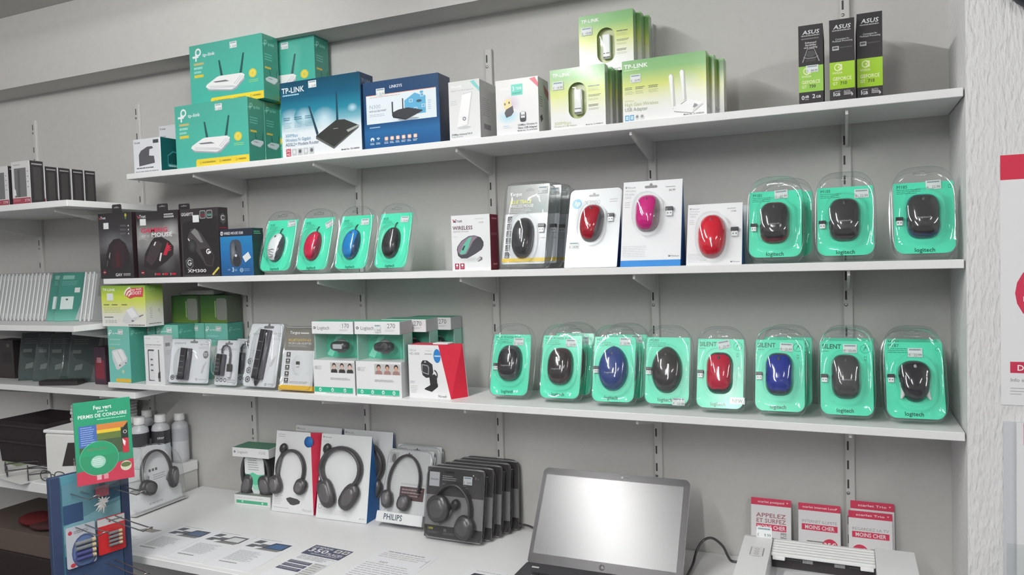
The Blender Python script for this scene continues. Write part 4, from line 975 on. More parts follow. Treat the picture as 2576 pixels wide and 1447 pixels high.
tg = targus_pack('front grey and white blister pack with black mouse and yellow band', (0.94, YF+0.018, Z2), 0.139, 0.24, 15, 'grey and white mouse packs')
dup(tg, (0.951, YF+0.080, Z2+0.009), label='second grey and white mouse pack, tucked behind the front one')
dup(tg, (0.954, YF+0.142, Z2+0.009), label='third grey and white mouse pack, hindmost in that row')

# silver card with red mouse
L11 = 0.222; lean = 19
t = thing('mouse_pack', 'silver white card pack with dark red mouse and blue round emblem', 'blister pack', (1.128, YF+0.016, Z2+0.001), 0, lean)
m = MB(); w = 0.144; m.prism(card_poly(w, L11, 0.003, 0.014), 0, 0.0015, C(206, 210, 212)); m.build('card', t, 'gloss')
m = MB(); b = 0.075; th = radians(lean)
for x in (0.004, w-0.004): m.poly([(x, 0.0016, 0), (x, b*cos(th), b*sin(th)), (x, 0.0016, L11*0.86)], C(60, 110, 170))
m.poly([(0.004, b*cos(th), b*sin(th)), (w-0.004, b*cos(th), b*sin(th)), (w-0.004, 0.0016, L11*0.86), (0.004, 0.0016, L11*0.86)], C(190)); m.build('card_stand', t, 'paper')
a = Art(w, L11); a.R(0.02, 0.06, 0.98, 0.99, C(206, 210, 212)); euro_slot(a, 0.47, 0.085, 0.08, C(150, 152, 152)); a.E(0.15, 0.185, 0.095, 0.065, C(92, 158, 186)); a.T('hp', 0.15, 0.205, 0.06, C(220, 230, 235), wd=0.115, al='c', sl=0.22)
a.T('X3000', 0.29, 0.205, 0.06, C(160, 164, 168), wd=0.31, b=0); a.L(0.78, 0.14, 0.94, 0.2, 2, C(180), 0.45); a.R(0, 0.83, 0.1, 0.91, C(110, 176, 205)); a.L(0.2, 0.82, 0.5, 0.86, 2, C(180, 186, 190), 0.4); a.done(t, 'front_print', 'gloss')
mouse(t, w*0.47, L11*0.555, 0.063, 0.105, 0.036, C(150, 26, 42), C(92, 86, 88), n=2.5, taper=0.03, rside=True, rot=-0.05)
receiver(t, w*0.83, L11*0.615, 1.15); bubble(t, w*0.47, L11*0.55, 0.074, 0.118, 0.04); bubble(t, w*0.83, L11*0.615, 0.026, 0.034, 0.012)
sticker(t, w, L11, 0.155, 0.72, sw=0.028, sh=0.018, price='14.99')

# white tent cards with pink and red mice
def ms_logo(a, x, v, cap, col, word='Microsoft', wd=0.13):
    for i in (0, 1):
        for j in (0, 1): a.R(x+0.016*i, v-cap*0.6*(2-j)+0.0, x+0.016*i+0.013, v-cap*0.6*(2-j)+cap*0.5, col)
    a.T(word, x+0.045, v, cap, col, wd=wd, b=0)
def ms_card(title):
    def f(a):
        a.R(0.01, 0.01, 0.99, 0.99, C(211, 213, 215)); ms_logo(a, 0.035, 0.085, 0.022, C(110, 112, 116))
        for k, s in enumerate(title): a.T(s, 0.035, 0.13+0.043*k, 0.028, C(165, 168, 172), wd=(0.19, 0.16, 0.11)[k], b=0)
        for k in range(3): a.L(0.035, 0.26+0.03*k, 0.13, 0.272+0.03*k, 1, C(180), 0.8, 0.1)
        a.L(0.03, 0.82, 0.45, 0.97, 7, C(184, 186, 190), 0.3); a.P([(0.815, 0.945), (0.83, 0.942), (0.83, 0.952), (0.815, 0.952)], C(90)); a.R(0.80, 0.943, 0.813, 0.952, C(90)); a.R(0.8, 0.954, 0.83, 0.963, C(90)); a.T('Windows', 0.84, 0.963, 0.02, C(130), wd=0.13, b=0)
        a.L(0.72, 0.085, 0.88, 0.1, 1, C(160), 0.7, 0)
    return f
TB = C(30, 92, 150)
def ms_pack(label, x, w, L, th, b, title, mz, price, chin):
    t = thing('mouse_pack', label, 'blister pack', (x, YF+0.018, Z2), 0, th, 'white tent card mouse packs')
    wedge(t, w, L, th, b, C(211, 213, 215), TB)
    if chin: m = MB(); m.box(0, -0.0012, 0, w, 0.0, chin, C(34, 120, 190)); m.build('blue_foot', t, 'paper')
    a = Art(w, L-(chin or 0), -0.0003, Matrix.Translation((0, 0, chin or 0))); ms_card(title)(a)
    if chin: euro_slot(a, 0.475, 0.075, 0.085, C(128, 130, 130))
    a.T(price, 0.885, 0.145 if chin else 0.15, 0.025, C(120), al='r', b=0); a.done(t, 'front_print', 'paper')
    mz(t, w, L)
    return t
def mz35(t, w, L):
    mouse(t, w*0.435, L*0.615, 0.064, 0.098, 0.036, C(186, 36, 116), C(128, 110, 116), n=2.7, waist=0.03, rside=True, wheel=C(140, 60, 100)); receiver(t, w*0.80, L*0.625, 1.25); bubble(t, w*0.435, L*0.61, 0.076, 0.112, 0.039); bubble(t, w*0.80, L*0.625, 0.024, 0.03, 0.01)
def mz18(t, w, L):
    mouse(t, w*0.46, L*0.46, 0.068, 0.112, 0.036, C(190, 30, 48), C(150, 96, 98), n=2.35, split=0.9, wheel=C(160, 40, 60)); receiver(t, w*0.87, L*0.52, 1.2); bubble(t, w*0.46, L*0.455, 0.080, 0.124, 0.039); bubble(t, w*0.87, L*0.52, 0.022, 0.03, 0.01)
ms_pack('tall white tent card with pink mouse and blue foot', 1.281, 0.154, 0.227, 13.5, 0.075, ('Wireless', 'Mobile', '3500'), mz35, '26.99', 0.016)
ms_pack('short white tent card with red mouse', 1.449, 0.133, 0.158, 16, 0.07, ('Wireless', 'Mobile', '1850'), mz18, '19.99', 0.0)
m = MB(); m.box(0, 0, 0, 0.125, 0.02, 0.148, C(206, 208, 210)); o = m.build('card_back', None, 'paper'); o.location = (1.466, YF+0.12, Z2); o.name = 'mouse_box'; tag(o, 'plain white box hidden behind the short tent card', 'box')

# rounded dark mice in big green packs
def g185(a):
    a.T('M185', 0.10, 0.075, 0.042, INK, wd=0.17, b=0); a.L(0.10, 0.09, 0.5, 0.165, 3, C(52, 152, 122), 0.4); a.T('logitech', 0.5, 0.945, 0.052, INK, wd=0.31, al='c')
    a.R(0.88, 0.05, 0.92, 0.10, C(50, 150, 120)); a.R(0.888, 0.058, 0.912, 0.092, TEAL)
def big(col, side, word='logitech', n=3.1, waist=0.05, w0=0.070, l0=0.104, **k):
    return lambda t, w, h: mouse(t, w*0.49, h*0.53, w0, l0, 0.034, col, side, n=n, waist=waist, word=word, **k)
for nm, x, sd, sk in (('big green pack with black mouse edged in dark red, left of three', 1.592, C(110, 30, 46), (0.60, 0.055, {'rot': 0.06})), ('big green pack with plain charcoal mouse, middle of three', 1.745, C(74, 64, 68), (0.77, 0.11, {})), ('big green pack with black mouse edged in dark blue, right of three', 1.905, C(44, 60, 92), (0.66, 0.045, {'rot': 0.03}))):
    green_pack('mouse_pack', nm, (x, YF+0.02, Z2), 0.131, 0.172, 0.208, 16, g185, big(C(60, 58, 60), sd, split=0.86), stick=[sk], rec=(0.13, 0.53), group='big green mouse packs on the middle shelf', dome=(0.131*0.49, 0.172*0.53, 0.086, 0.122, 0.037), d=0.03)
green_pack('mouse_pack', 'big green pack standing right behind the left one of three', (1.612, YF+0.088, Z2), 0.131, 0.172, 0.208, 16, g185, big(C(60, 58, 60), C(110, 30, 46), split=0.86), rec=(0.13, 0.53), group='big green mouse packs on the middle shelf', dome=(0.131*0.49, 0.172*0.53, 0.086, 0.122, 0.037), d=0.03)
# ------------------------------------------------------------------ lower shelf: hubs, webcams, green packs
def boost(a):
    a.G([(0, C(120, 156, 60)), (0.3, C(186, 200, 70)), (0.5, C(200, 204, 120)), (0.72, C(208, 208, 196)), (1, C(212, 212, 210))])
    a.T('TP-LINK', 0.04, 0.13, 0.06, C(225, 232, 215), wd=0.29); RD = C(196, 70, 76)
    a.P([(0.55, 0.24), (0.58, 0.14), (0.66, 0.07), (0.95, 0.05), (0.97, 0.07), (0.95, 0.28), (0.78, 0.28), (0.66, 0.32)], RD)
    for r in (0.17, 0.12, 0.07): a.O(0.69, 0.29, r, 0.028, C(228, 214, 205), 10, 95, 165)
    a.T('Easy WiFi', 0.67, 0.13, 0.05, C(232, 215, 205), wd=0.26, rot=0.04); a.T('BOOST', 0.67, 0.225, 0.075, C(240, 235, 230), wd=0.26, rot=0.03)
    for x in (0.05, 0.24, 0.46): a.L(x, 0.455, x+0.13, 0.485, 1, C(96, 110, 60), 0.8, 0)
    a.L(0.05, 0.53, 0.5, 0.68, 4, C(178, 186, 120), 0.4); a.L(0.05, 0.76, 0.26, 0.8, 1, C(120, 124, 110), 0.7, 0)
    a.P([(0.46, 0.88), (0.58, 0.58), (0.66, 0.54), (0.72, 0.5), (0.84, 0.72), (0.86, 0.78), (0.7, 0.9), (0.56, 0.93)], C(196, 198, 200)); a.P([(0.56, 0.6), (0.7, 0.54), (0.82, 0.74), (0.68, 0.8)], C(216, 217, 218)); a.E(0.7, 0.86, 0.03, 0.02, C(110)); a.P([(0.84, 0.74), (0.94, 0.7), (0.95, 0.72), (0.86, 0.77)], C(120))
    for k in range(4): a.O(0.1+0.07*k, 0.88, 0.025, 0.008, C(150), 10)
    a.L(0.6, 0.95, 0.97, 0.98, 1, C(110), 0.8, 0)
def boost_side(a):
    a.G([(0, C(104, 140, 62)), (0.35, C(160, 176, 90)), (0.6, C(190, 192, 176)), (1, C(200))]); a.T('TP-LINK', 0.1, 0.13, 0.06, C(150, 178, 110), wd=0.5)
    for k in range(3): a.O(0.3, 0.58+0.09*k, 0.07, 0.02, C(140), 10, 20, 340); 
    a.E(0.75, 0.62, 0.06, 0.05, C(170)); a.L(0.15, 0.92, 0.85, 0.95, 1, C(120), 0.8, 0)
H2 = 0.202
def powerline(a):
    a.G([(0, C(108, 172, 158)), (1, C(110, 186, 176))]); tp_logo(a, 0.13, 0.09, 0.06, C(214, 228, 226), True, 0.3, 0.028)
    a.L(0.1, 0.22, 0.6, 0.25, 1, C(150, 200, 190), 0.6, 0); a.L(0.1, 0.31, 0.6, 0.335, 1, C(150, 200, 180), 0.6, 0); a.R(0.1, 0.375, 0.32, 0.395, C(170, 180, 110))
    a.P([(0.16, 0.44), (0.22, 0.42), (0.6, 0.39), (0.72, 0.42), (0.88, 0.56), (0.86, 0.64), (0.44, 0.77), (0.34, 0.76), (0.18, 0.58)], C(196, 200, 202)); a.P([(0.2, 0.46), (0.6, 0.40), (0.84, 0.57), (0.42, 0.68)], C(216, 218, 220)); a.P([(0.42, 0.44), (0.45, 0.43), (0.66, 0.61), (0.63, 0.62)], C(180, 184, 186)); a.E(0.52, 0.69, 0.03, 0.015, C(70)); a.E(0.8, 0.64, 0.03, 0.012, C(70)); a.E(0.66, 0.8, 0.06, 0.03, C(190, 196, 160))
    a.P([(0.3, 0.99), (0.3, 0.945), (0.33, 0.925), (1, 0.925), (1, 0.99)], C(212, 176, 70))
pl = carton('adapter_box', 'tall turquoise powerline box at the left end of the lower shelf', 'box', (-0.622, YF+0.004, Z3), 0.108, H2, 0.075, C(108, 178, 166), C(70, 140, 126), C(80, 150, 138), art=powerline, kind='paper', stick=[(0.62, 0.095, {'sw': 0.024, 'sh': 0.018})], group='tall turquoise boxes',
     side_art=lambda a: tp_logo(a, 0.2, 0.1, 0.08, C(120, 180, 166), True, 0.5, 0.03))
dup(pl, (-0.585, -0.172, Z3), label='tall turquoise box right behind the powerline box')
dup(pl, (-0.474, -0.170, Z3), label='tall turquoise box behind the small white hub box')
bk = dup(pl, (-0.43, -0.092, Z3), label='tall turquoise box at the back, left of the rear pair'); dup(pl, (-0.318, -0.092, Z3), label='tall turquoise box at the back, right of the rear pair')
carton('adapter_box', 'yellow green adapter box with red badge, resting on turquoise boxes', 'box', (-0.648, YF+0.006, Z3+H2+0.0006), 0.222, 0.146, 0.073, C(190, 196, 110), C(180, 184, 150), C(120, 150, 60), art=boost, kind='paper', side_art=boost_side, stick=[(0.21, 0.275, {'sw': 0.032, 'sh': 0.026, 'mark': False})])
def greenback(a):  # greens lowered here and on the carton to paint in back row shade
    a.G([(0, C(52, 88, 50)), (0.6, C(64, 98, 46)), (1, C(92, 116, 50))]); a.E(0.8, 0.5, 0.2, 0.4, C(120, 122, 116), e=6); a.R(0.55, 0.2, 0.58, 0.8, C(140, 170, 110))
gb = carton('adapter_box', 'green adapter box with back row shade in its colour, on turquoise boxes, left', 'box', (-0.475, -0.095, Z3+H2+0.0006), 0.128, 0.10, 0.07, C(60, 96, 50), C(90, 98, 84), C(56, 90, 50), art=greenback, kind='paper', group='green boxes in the back row')
dup(gb, (-0.343, -0.085, Z3+H2+0.0006), label='green adapter box with back row shade in its colour, on turquoise boxes, right')
m = MB(); m.box(0, 0, 0, 0.16, 0.05, 0.018, C(150), c=0.003); o = m.build('cable_bag', None, 'plastic'); o.location = (-0.44, -0.082, Z3+H2+0.102); tag(o, 'flat grey package lying on the green back row boxes', 'package')

def hubbox(a):
    a.R(0, 0, 1, 1, C(212, 213, 215)); a.T('tp-link', 0.08, 0.065, 0.022, C(150), wd=0.25, b=0); a.L(0.55, 0.05, 0.78, 0.065, 1, C(190), 0.7, 0); a.T('14.99', 0.78, 0.13, 0.022, C(150), al='r', b=0); a.L(0.07, 0.18, 0.9, 0.195, 1, C(120), 0.8, 0); a.L(0.07, 0.225, 0.85, 0.235, 1, C(170), 0.7, 0)
    a.P([(0.17, 0.92), (0.17, 0.3), (0.2, 0.28), (0.46, 0.28), (0.48, 0.3), (0.48, 0.92)], C(205, 206, 208)); a.P([(0.17, 0.92), (0.17, 0.3), (0.2, 0.28), (0.5, 0.28), (0.5, 0.31), (0.23, 0.31), (0.21, 0.33), (0.21, 0.9), (0.48, 0.91), (0.48, 0.92)], C(70))
    for k in range(3): a.R(0.3, 0.47+0.11*k, 0.41, 0.5+0.11*k, C(84)); a.E(0.41, 0.485+0.11*k, 0.015, 0.013, C(60), 8)
    a.R(0.72, 0.28, 0.77, 0.75, C(76)); a.P([(0.68, 0.75), (0.79, 0.72), (0.79, 0.86), (0.66, 0.86)], C(64)); a.R(0.68, 0.86, 0.79, 0.93, C(110))
carton('hub_box', 'narrow white box showing a slim white hub', 'box', (-0.438, YF+0.003, Z3), 0.092, 0.172, 0.04, C(212, 213, 215), C(176, 177, 180), C(190), art=hubbox, kind='paper', side_art=lambda a: (a.R(0.2, 0.15, 0.7, 0.22, C(120)), a.L(0.2, 0.3, 0.8, 0.4, 4, C(150), 0.4)))

def hub_pack(label, loc, w, h, lean, yaw, body, art, extra=None, d=0.028):
    t = thing('hub_pack', label, 'blister pack', (loc[0], loc[1], loc[2] + sin(radians(lean))*d + 0.001), yaw, lean, 'white USB hub packs')
    m = MB(); m.prism([(x+0.003, z+0.003) for x, z in card_poly(w-0.006, h-0.006, 0.008, 0.008)], 0, 0.0012, C(206, 207, 212)); m.build('card', t, 'gloss')
    a = Art(w, h, -0.0002); a.R(0.04, 0.03, 0.96, 0.97, C(206, 207, 212)); art(a); a.done(t, 'front_print', 'gloss')
    (x0, z0, x1, z1, sl) = body
    m = MB(); m.xf = Matrix.Translation(((x0+x1)/2, 0, z0)) @ Matrix.Rotation(sl, 4, 'Y')
    wb = x1-x0; m.box(-wb/2, -0.020, 0, wb*0.12, -0.001, z1-z0, C(50, 48, 52), c=0.002); m.box(wb*0.12, -0.014, 0, wb/2, -0.001, z1-z0, C(78, 77, 82), c=0.002)
    o = m.build('usb_hub', t, 'plastic')
    m = MB(); m.xf = Matrix.Translation(((x0+x1)/2, 0, z0)) @ Matrix.Rotation(sl, 4, 'Y'); n = 4
    for k in range(n): 
        zz = (z1-z0)*(0.2+0.18*k); p = MB(m.xf); p.box(-wb*0.40, -0.0203, zz, wb*0.05, -0.0199, zz+0.0022, C(105, 105, 110)); p.build('port', o, 'plastic')
    if extra: extra(t)
    N_ = 10; shell(t, w, h, d, 9, 9, ((x0+x1)/2, (z0+z1)/2, (x1-x0)*1.6+0.012, (z1-z0)*1.12, 0.022))
    return t
def ew(a, big=True):
    a.T('ewent', 0.1, 0.135, 0.06, C(128, 128, 134), wd=0.29, b=0); euro_slot(a, 0.58, 0.085, 0.075, C(120)); a.T('4 Port', 0.94, 0.1, 0.03, C(130), al='r', b=0); a.T('USB 3.1 Hub', 0.94, 0.155, 0.034, C(110), wd=0.22, al='r', b=0); a.L(0.7, 0.19, 0.95, 0.24, 3, C(160), 0.35)
    a.E(0.88, 0.36, 0.065, 0.085, C(110)); a.L(0.83, 0.32, 0.93, 0.4, 3, C(200), 0.5, 0.1); a.P([(0.79, 0.76), (0.83, 0.6), (0.9, 0.5), (0.91, 0.53), (0.86, 0.68), (0.84, 0.78)], C(180, 180, 186))
    for x in (0.12, 0.25): a.O(x, 0.87, 0.05, 0.018, C(80)); a.R(x-0.025, 0.85, x+0.025, 0.885, C(80))
    a.O(0.7, 0.9, 0.022, 0.007, C(90)); a.L(0.75, 0.89, 0.95, 0.92, 2, C(150), 0.35)
hub_pack('white hub blister with wide black four port hub', (-0.352, -0.238, Z3), 0.178, 0.157, 10, 5, (0.056, 0.014, 0.094, 0.122, 0.07), ew)
hp2 = None
def ew2(a):
    euro_slot(a, 0.52, 0.09, 0.13, C(120)); a.T('ewent', 0.12, 0.24, 0.05, C(140), wd=0.34, b=0); a.L(0.5, 0.2, 0.94, 0.24, 2, C(160), 0.35)
    for x in (0.14, 0.3, 0.46): a.O(x, 0.875, 0.065, 0.025, C(80), 12)
    a.L(0.55, 0.86, 0.92, 0.95, 2, C(160), 0.35); a.T('14.99', 0.9, 0.955, 0.025, C(120), al='r', b=0)
def cable2(t):
    m = MB(); m.tube([(0.034, -0.008, 0.108), (0.034, -0.010, 0.122), (0.040, -0.010, 0.133), (0.052, -0.010, 0.136), (0.064, -0.010, 0.130), (0.070, -0.010, 0.112), (0.071, -0.010, 0.09), (0.070, -0.010, 0.072)], 0.0032, C(80, 80, 84), 8); m.box(0.061, -0.014, 0.048, 0.079, -0.004, 0.074, C(60), c=0.002); m.box(0.064, -0.012, 0.03, 0.076, -0.006, 0.048, C(190, 190, 194)); m.build('usb_cable', t, 'plastic')
h6 = hub_pack('small white hub blister with short black cable loop', (-0.139, -0.236, Z3), 0.102, 0.156, 10, 2, (0.015, 0.034, 0.045, 0.106, 0.06), ew2, cable2)
dup(h6, (-0.100, -0.188, Z3+0.006), label='small white hub blister just behind the one with cable loop')
def ew7(a):
    euro_slot(a, 0.55, 0.065, 0.12, C(110)); a.T('ewent', 0.1, 0.19, 0.04, C(140), wd=0.34, b=0); a.T('USB Hub', 0.95, 0.18, 0.028, C(150), al='r', b=0, wd=0.26); a.T('7 Port', 0.95, 0.215, 0.024, C(150), al='r', b=0); a.L(0.7, 0.235, 0.95, 0.27, 2, C(170), 0.35)
    for k, v in enumerate((0.6, 0.74, 0.88)): a.O(0.13, v, 0.075, 0.024, C(80), 12); a.R(0.1, v-0.02, 0.16, v+0.02, C(100))
    a.P([(0.72, 0.64), (0.8, 0.55), (0.88, 0.5), (0.87, 0.54), (0.8, 0.65), (0.74, 0.68)], C(186)); a.O(0.68, 0.945, 0.03, 0.01, C(90)); a.L(0.74, 0.93, 0.95, 0.96, 2, C(150), 0.35); a.L(0.1, 0.43, 0.24, 0.5, 2, C(190), 0.4)
hub_pack('tall white hub blister with long black seven port hub', (-0.006, -0.243, Z3), 0.142, 0.214, 15, 0, (0.048, 0.028, 0.086, 0.19, 0.07), ew7, lambda t: MB.build((lambda m: (m.tube([(0.066, -0.008, 0.03), (0.062, -0.008, 0.015), (0.060, -0.006, 0.006)], [0.010, 0.006, 0.002], C(56), 8), m)[1])(MB()), 'cord', t, 'plastic'))

# grey bluetooth adapter pack
w, h = 0.136, 0.205
t = thing('adapter_pack', 'grey and white adapter blister with tiny silver dongle and amber foot', 'blister pack', (0.146, -0.243, Z3+0.006), 0, 12)
m = MB(); m.prism([(x+0.003, z+0.003) for x, z in card_poly(w-0.006, h-0.006, 0.004, 0.006)], 0, 0.0012, C(206, 207, 210)); m.build('card', t, 'gloss')
a = Art(w, h, -0.0002); a.R(0.03, 0.02, 0.97, 0.98, C(206, 207, 210)); a.R(0.02, 0.02, 0.98, 0.38, C(122, 118, 112)); a.T('Targus', 0.18, 0.12, 0.04, C(220), wd=0.3); a.R(0.5, 0.1, 0.74, 0.115, C(230)); a.T('BLUETOOTH 4.0', 0.16, 0.235, 0.035, C(206, 176, 70), wd=0.66, sl=0.1); a.T('MICRO-USB ADAPTER', 0.16, 0.285, 0.032, C(205), wd=0.68, b=0); a.L(0.16, 0.3, 0.8, 0.33, 2, C(170), 0.35)
for k in range(5): a.R(0.14, 0.41+0.1*k, 0.26, 0.49+0.1*k, C(62)); a.E(0.2, 0.44+0.1*k, 0.03, 0.018, C(190)); a.L(0.15, 0.47+0.1*k, 0.25, 0.483+0.1*k, 1, C(170), 0.8, 0)
a.L(0.3, 0.86, 0.95, 0.9, 2, C(150), 0.35); a.P([(0.86, 0.11), (0.9, 0.04), (0.98, 0.1), (0.97, 0.12)], C(214, 176, 60)); a.done(t, 'front_print', 'gloss')
m = MB(); m.box(0.001, -0.004, 0.0, w-0.001, 0.02, 0.016, C(214, 170, 60), c=0.001); m.build('foot', t, 'paper')
m = MB(); m.box(w*0.47, -0.006, h*0.40, w*0.56, -0.001, h*0.45, C(70), c=0.001); m.box(w*0.48, -0.005, h*0.37, w*0.55, -0.001, h*0.40, C(205)); m.build('usb_receiver', t, 'plastic'); bubble(t, w*0.52, h*0.40, 0.036, 0.06, 0.014, e=1.0)
shell(t, w, h, 0.02, 9, 9)

# webcams in window cartons
def people(a, x0, v0, x1, v1, skin, shirt, bg):
    """printed strip of three small portraits"""
    a.R(x0, v0, x1, v1, bg); n = 3; dw = (x1-x0)/n
    for k in range(n):
        cx = x0 + dw*(k+0.5); hv = v1-v0
        a.P([(cx-dw*0.42, v1), (cx-dw*0.36, v0+hv*0.72), (cx-dw*0.1, v0+hv*0.6), (cx+dw*0.1, v0+hv*0.6), (cx+dw*0.36, v0+hv*0.72), (cx+dw*0.42, v1)], shirt)
        a.E(cx, v0+hv*0.32, dw*0.24, hv*0.27, C(52, 48, 50)); a.E(cx, v0+hv*0.43, dw*0.19, hv*0.22, skin); a.R(cx-dw*0.07, v0+hv*0.55, cx+dw*0.07, v0+hv*0.68, skin)
def webcam_box(label, loc, w, h, d, num, lens, yaw, skin, shirt, dots, big=False):
    t = thing('webcam_box', label, 'box', loc, yaw, group='white webcam window boxes')
    hb, ht = h*0.47, h*0.83; wc = C(211, 212, 213)
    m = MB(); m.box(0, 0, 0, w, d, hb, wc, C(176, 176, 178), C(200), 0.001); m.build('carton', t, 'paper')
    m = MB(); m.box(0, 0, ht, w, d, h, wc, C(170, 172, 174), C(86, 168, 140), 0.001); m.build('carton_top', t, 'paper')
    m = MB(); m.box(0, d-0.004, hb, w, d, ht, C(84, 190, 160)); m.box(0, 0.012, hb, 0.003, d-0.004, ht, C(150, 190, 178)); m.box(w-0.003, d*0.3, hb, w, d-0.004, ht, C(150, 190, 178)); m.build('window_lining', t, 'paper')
    m = MB(); m.poly([(0, 0.001, hb), (w, 0.001, hb), (w, 0.001, ht), (0, 0.001, ht)], (1, 1, 1)); m.poly([(w, 0.001, hb), (w, d*0.3, hb), (w, d*0.3, ht), (w, 0.001, ht)], (1, 1, 1)); m.build('clear_window', t, mats=[clear()])
    a = Art(w, h-ht, -0.0003, Matrix.Translation((0, 0, ht))); a.R(0.01, 0.02, 0.99, 0.98, wc); a.O(0.07, 0.5, 0.028, 0.014, C(70), 12, 50, 310); a.E(0.09, 0.5, 0.012, 0.08, C(70), 8); a.T('Logitech', 0.14, 0.64, 0.28, C(84, 86, 90), wd=0.3, b=0); a.T('C', 0.68, 0.5, 0.3, C(190, 200, 200), b=0); a.T(num, 0.73, 0.5, 0.36, C(96, 100, 102), wd=0.18, b=0); a.L(0.68, 0.62, 0.92, 0.8, 2, C(170), 0.4); a.done(t, 'header_print', 'paper')
    a = Art(w, hb, -0.0003); a.G([(0, wc), (1, wc)], 0.01, 0.99); people(a, 0.42, 0.06, 0.99, 0.36, skin, shirt, C(180, 178, 176)); a.L(0.42, 0.51, 0.94, 0.58, 3, C(120), 0.35); a.L(0.06, 0.17, 0.24, 0.3, 3, C(180), 0.4); a.O(0.07, 0.22, 0.03, 0.01, C(150)); a.R(0.02, 0.79, 0.95, 0.94, C(52, 168, 132))
    for k in range(dots): x = 0.16+0.3*k if dots == 3 else 0.13+0.235*k; a.E(x, 0.865, 0.03, 0.055, C(205, 230, 222)); a.E(x, 0.87, 0.015, 0.025, C(60, 170, 136))
    a.L(0.3, 0.955, 0.96, 0.975, 1, C(140), 0.6, 0); a.done(t, 'front_print', 'paper')
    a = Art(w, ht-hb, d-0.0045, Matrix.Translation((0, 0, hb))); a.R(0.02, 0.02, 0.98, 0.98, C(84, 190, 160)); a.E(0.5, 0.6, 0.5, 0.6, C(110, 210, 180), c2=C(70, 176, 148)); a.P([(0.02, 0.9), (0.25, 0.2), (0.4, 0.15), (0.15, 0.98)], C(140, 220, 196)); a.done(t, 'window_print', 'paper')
    m = MB(); cz = (hb+ht)/2; cx = w*0.53; y = d*0.42
    m.blob((cx, y, cz), w*0.21, 0.02, h*0.072, C(52, 51, 54), 22, 10, 2.6); o = m.build('webcam', t, 'shiny')
    m = MB(); m.blob((cx, y+0.006, cz+h*0.045), w*0.13, 0.012, h*0.055, C(130, 130, 132), 16, 6); m.blob((cx, y+0.006, cz-h*0.055), w*0.12, 0.012, h*0.045, C(110), 16, 6); m.build('webcam_clip', o, 'plastic')
    m = MB()
    if lens == 'panel': m.box(cx-w*0.09, y-0.0205, cz-h*0.03, cx+w*0.13, y-0.0165, cz+h*0.035, C(170, 172, 176), c=0.001)
    else: m.xf = Matrix.Translation((cx+w*0.08, y-0.016, cz+h*0.012)) @ Matrix.Rotation(pi/2, 4, 'X'); m.lathe([(0.013, 0), (0.012, 0.004), (0.006, 0.003)], C(70), n=16)
    m.build('lens', o, 'shiny')
    return t
DKS = C(58, 56, 58)
webcam_box('white webcam box with silver-fronted black webcam in green window', (0.287, -0.241, Z3), 0.154, 0.226, 0.075, '170', 'panel', 1.0, C(196, 170, 156), DKS, 3)
wb = webcam_box('white webcam box with plain black webcam, right of the silver-fronted one', (0.447, -0.240, Z3), 0.160, 0.227, 0.072, '270', 'round', 1.0, C(190, 150, 130), C(150, 120, 116), 4)
for ch in wb.children:
    if ch.name.startswith('header'): sticker(wb, 0.160, 0.227, 0.53, 0.085, sw=0.022, sh=0.024, price='29.95', y=-0.003)
dup(wb, (0.487, -0.153, Z3), yaw=0, label='second webcam box of its kind, standing just behind'); dup(wb, (0.532, -0.079, Z3), yaw=0, label='hindmost webcam box, against the wall')

# red and white camera carton with slanted side
t = thing('webcam_box', 'white and red camera box with a black webcam on a stand', 'box', (0.618, -0.212, Z3), -1.0)
w, h, d = 0.142, 0.157, 0.056; wt = w*0.735
m = MB(); wc = C(212, 213, 214); rd = C(196, 34, 58)
m.poly([(0, 0, 0), (w, 0, 0), (wt, 0, h), (0, 0, h)], wc); m.poly([(w, 0, 0), (w+0.028, 0.052, 0), (wt+0.052, 0.052, h), (wt, 0, h)], rd); m.poly([(w+0.028, 0.052, 0), (w+0.028, d, 0), (wt+0.052, d, h), (wt+0.052, 0.052, h)], C(206))
m.poly([(0, d, 0), (0, 0, 0), (0, 0, h), (0, d, h)], wc); m.poly([(0, 0, h), (wt, 0, h), (wt+0.052, 0.052, h), (wt+0.052, d, h), (0, d, h)], C(190, 60, 76)); m.poly([(w+0.028, d, 0), (0, d, 0), (0, d, h), (wt+0.052, d, h)], wc); m.poly([(0, 0, 0), (0, d, 0), (w+0.028, d, 0), (w+0.028, 0.052, 0), (w, 0, 0)], wc)
m.build('carton', t, 'paper')
a = Art(w, h, -0.0003); a.R(0.01, 0.02, 0.71, 0.98, wc); a.T('LifeCam', 0.03, 0.12, 0.045, C(150), wd=0.17, b=0); a.T('HD-3000', 0.03, 0.19, 0.045, C(120), wd=0.25, b=0); a.L(0.42, 0.1, 0.58, 0.12, 1, C(190), 0.7, 0); a.L(0.4, 0.16, 0.58, 0.19, 1, C(150), 0.6, 0)
a.P([(0.31, 0.47), (0.31, 0.34), (0.35, 0.29), (0.46, 0.29), (0.58, 0.36), (0.6, 0.5), (0.56, 0.6), (0.42, 0.62), (0.34, 0.57)], C(50, 50, 52)); a.P([(0.32, 0.5), (0.33, 0.36), (0.47, 0.38), (0.5, 0.42), (0.49, 0.56), (0.36, 0.53)], C(150, 152, 156)); a.P([(0.335, 0.49), (0.345, 0.38), (0.46, 0.395), (0.48, 0.43), (0.475, 0.54), (0.37, 0.515)], C(58, 56, 58))
a.P([(0.5, 0.6), (0.62, 0.54), (0.68, 0.58), (0.69, 0.76), (0.52, 0.79)], C(46)); a.P([(0.38, 0.82), (0.52, 0.75), (0.7, 0.72), (0.7, 0.78), (0.55, 0.88), (0.38, 0.84)], C(42)); a.O(0.585, 0.56, 0.12, 0.03, C(60), 12, -60, 70); a.E(0.41, 0.32, 0.025, 0.012, C(190), 10)
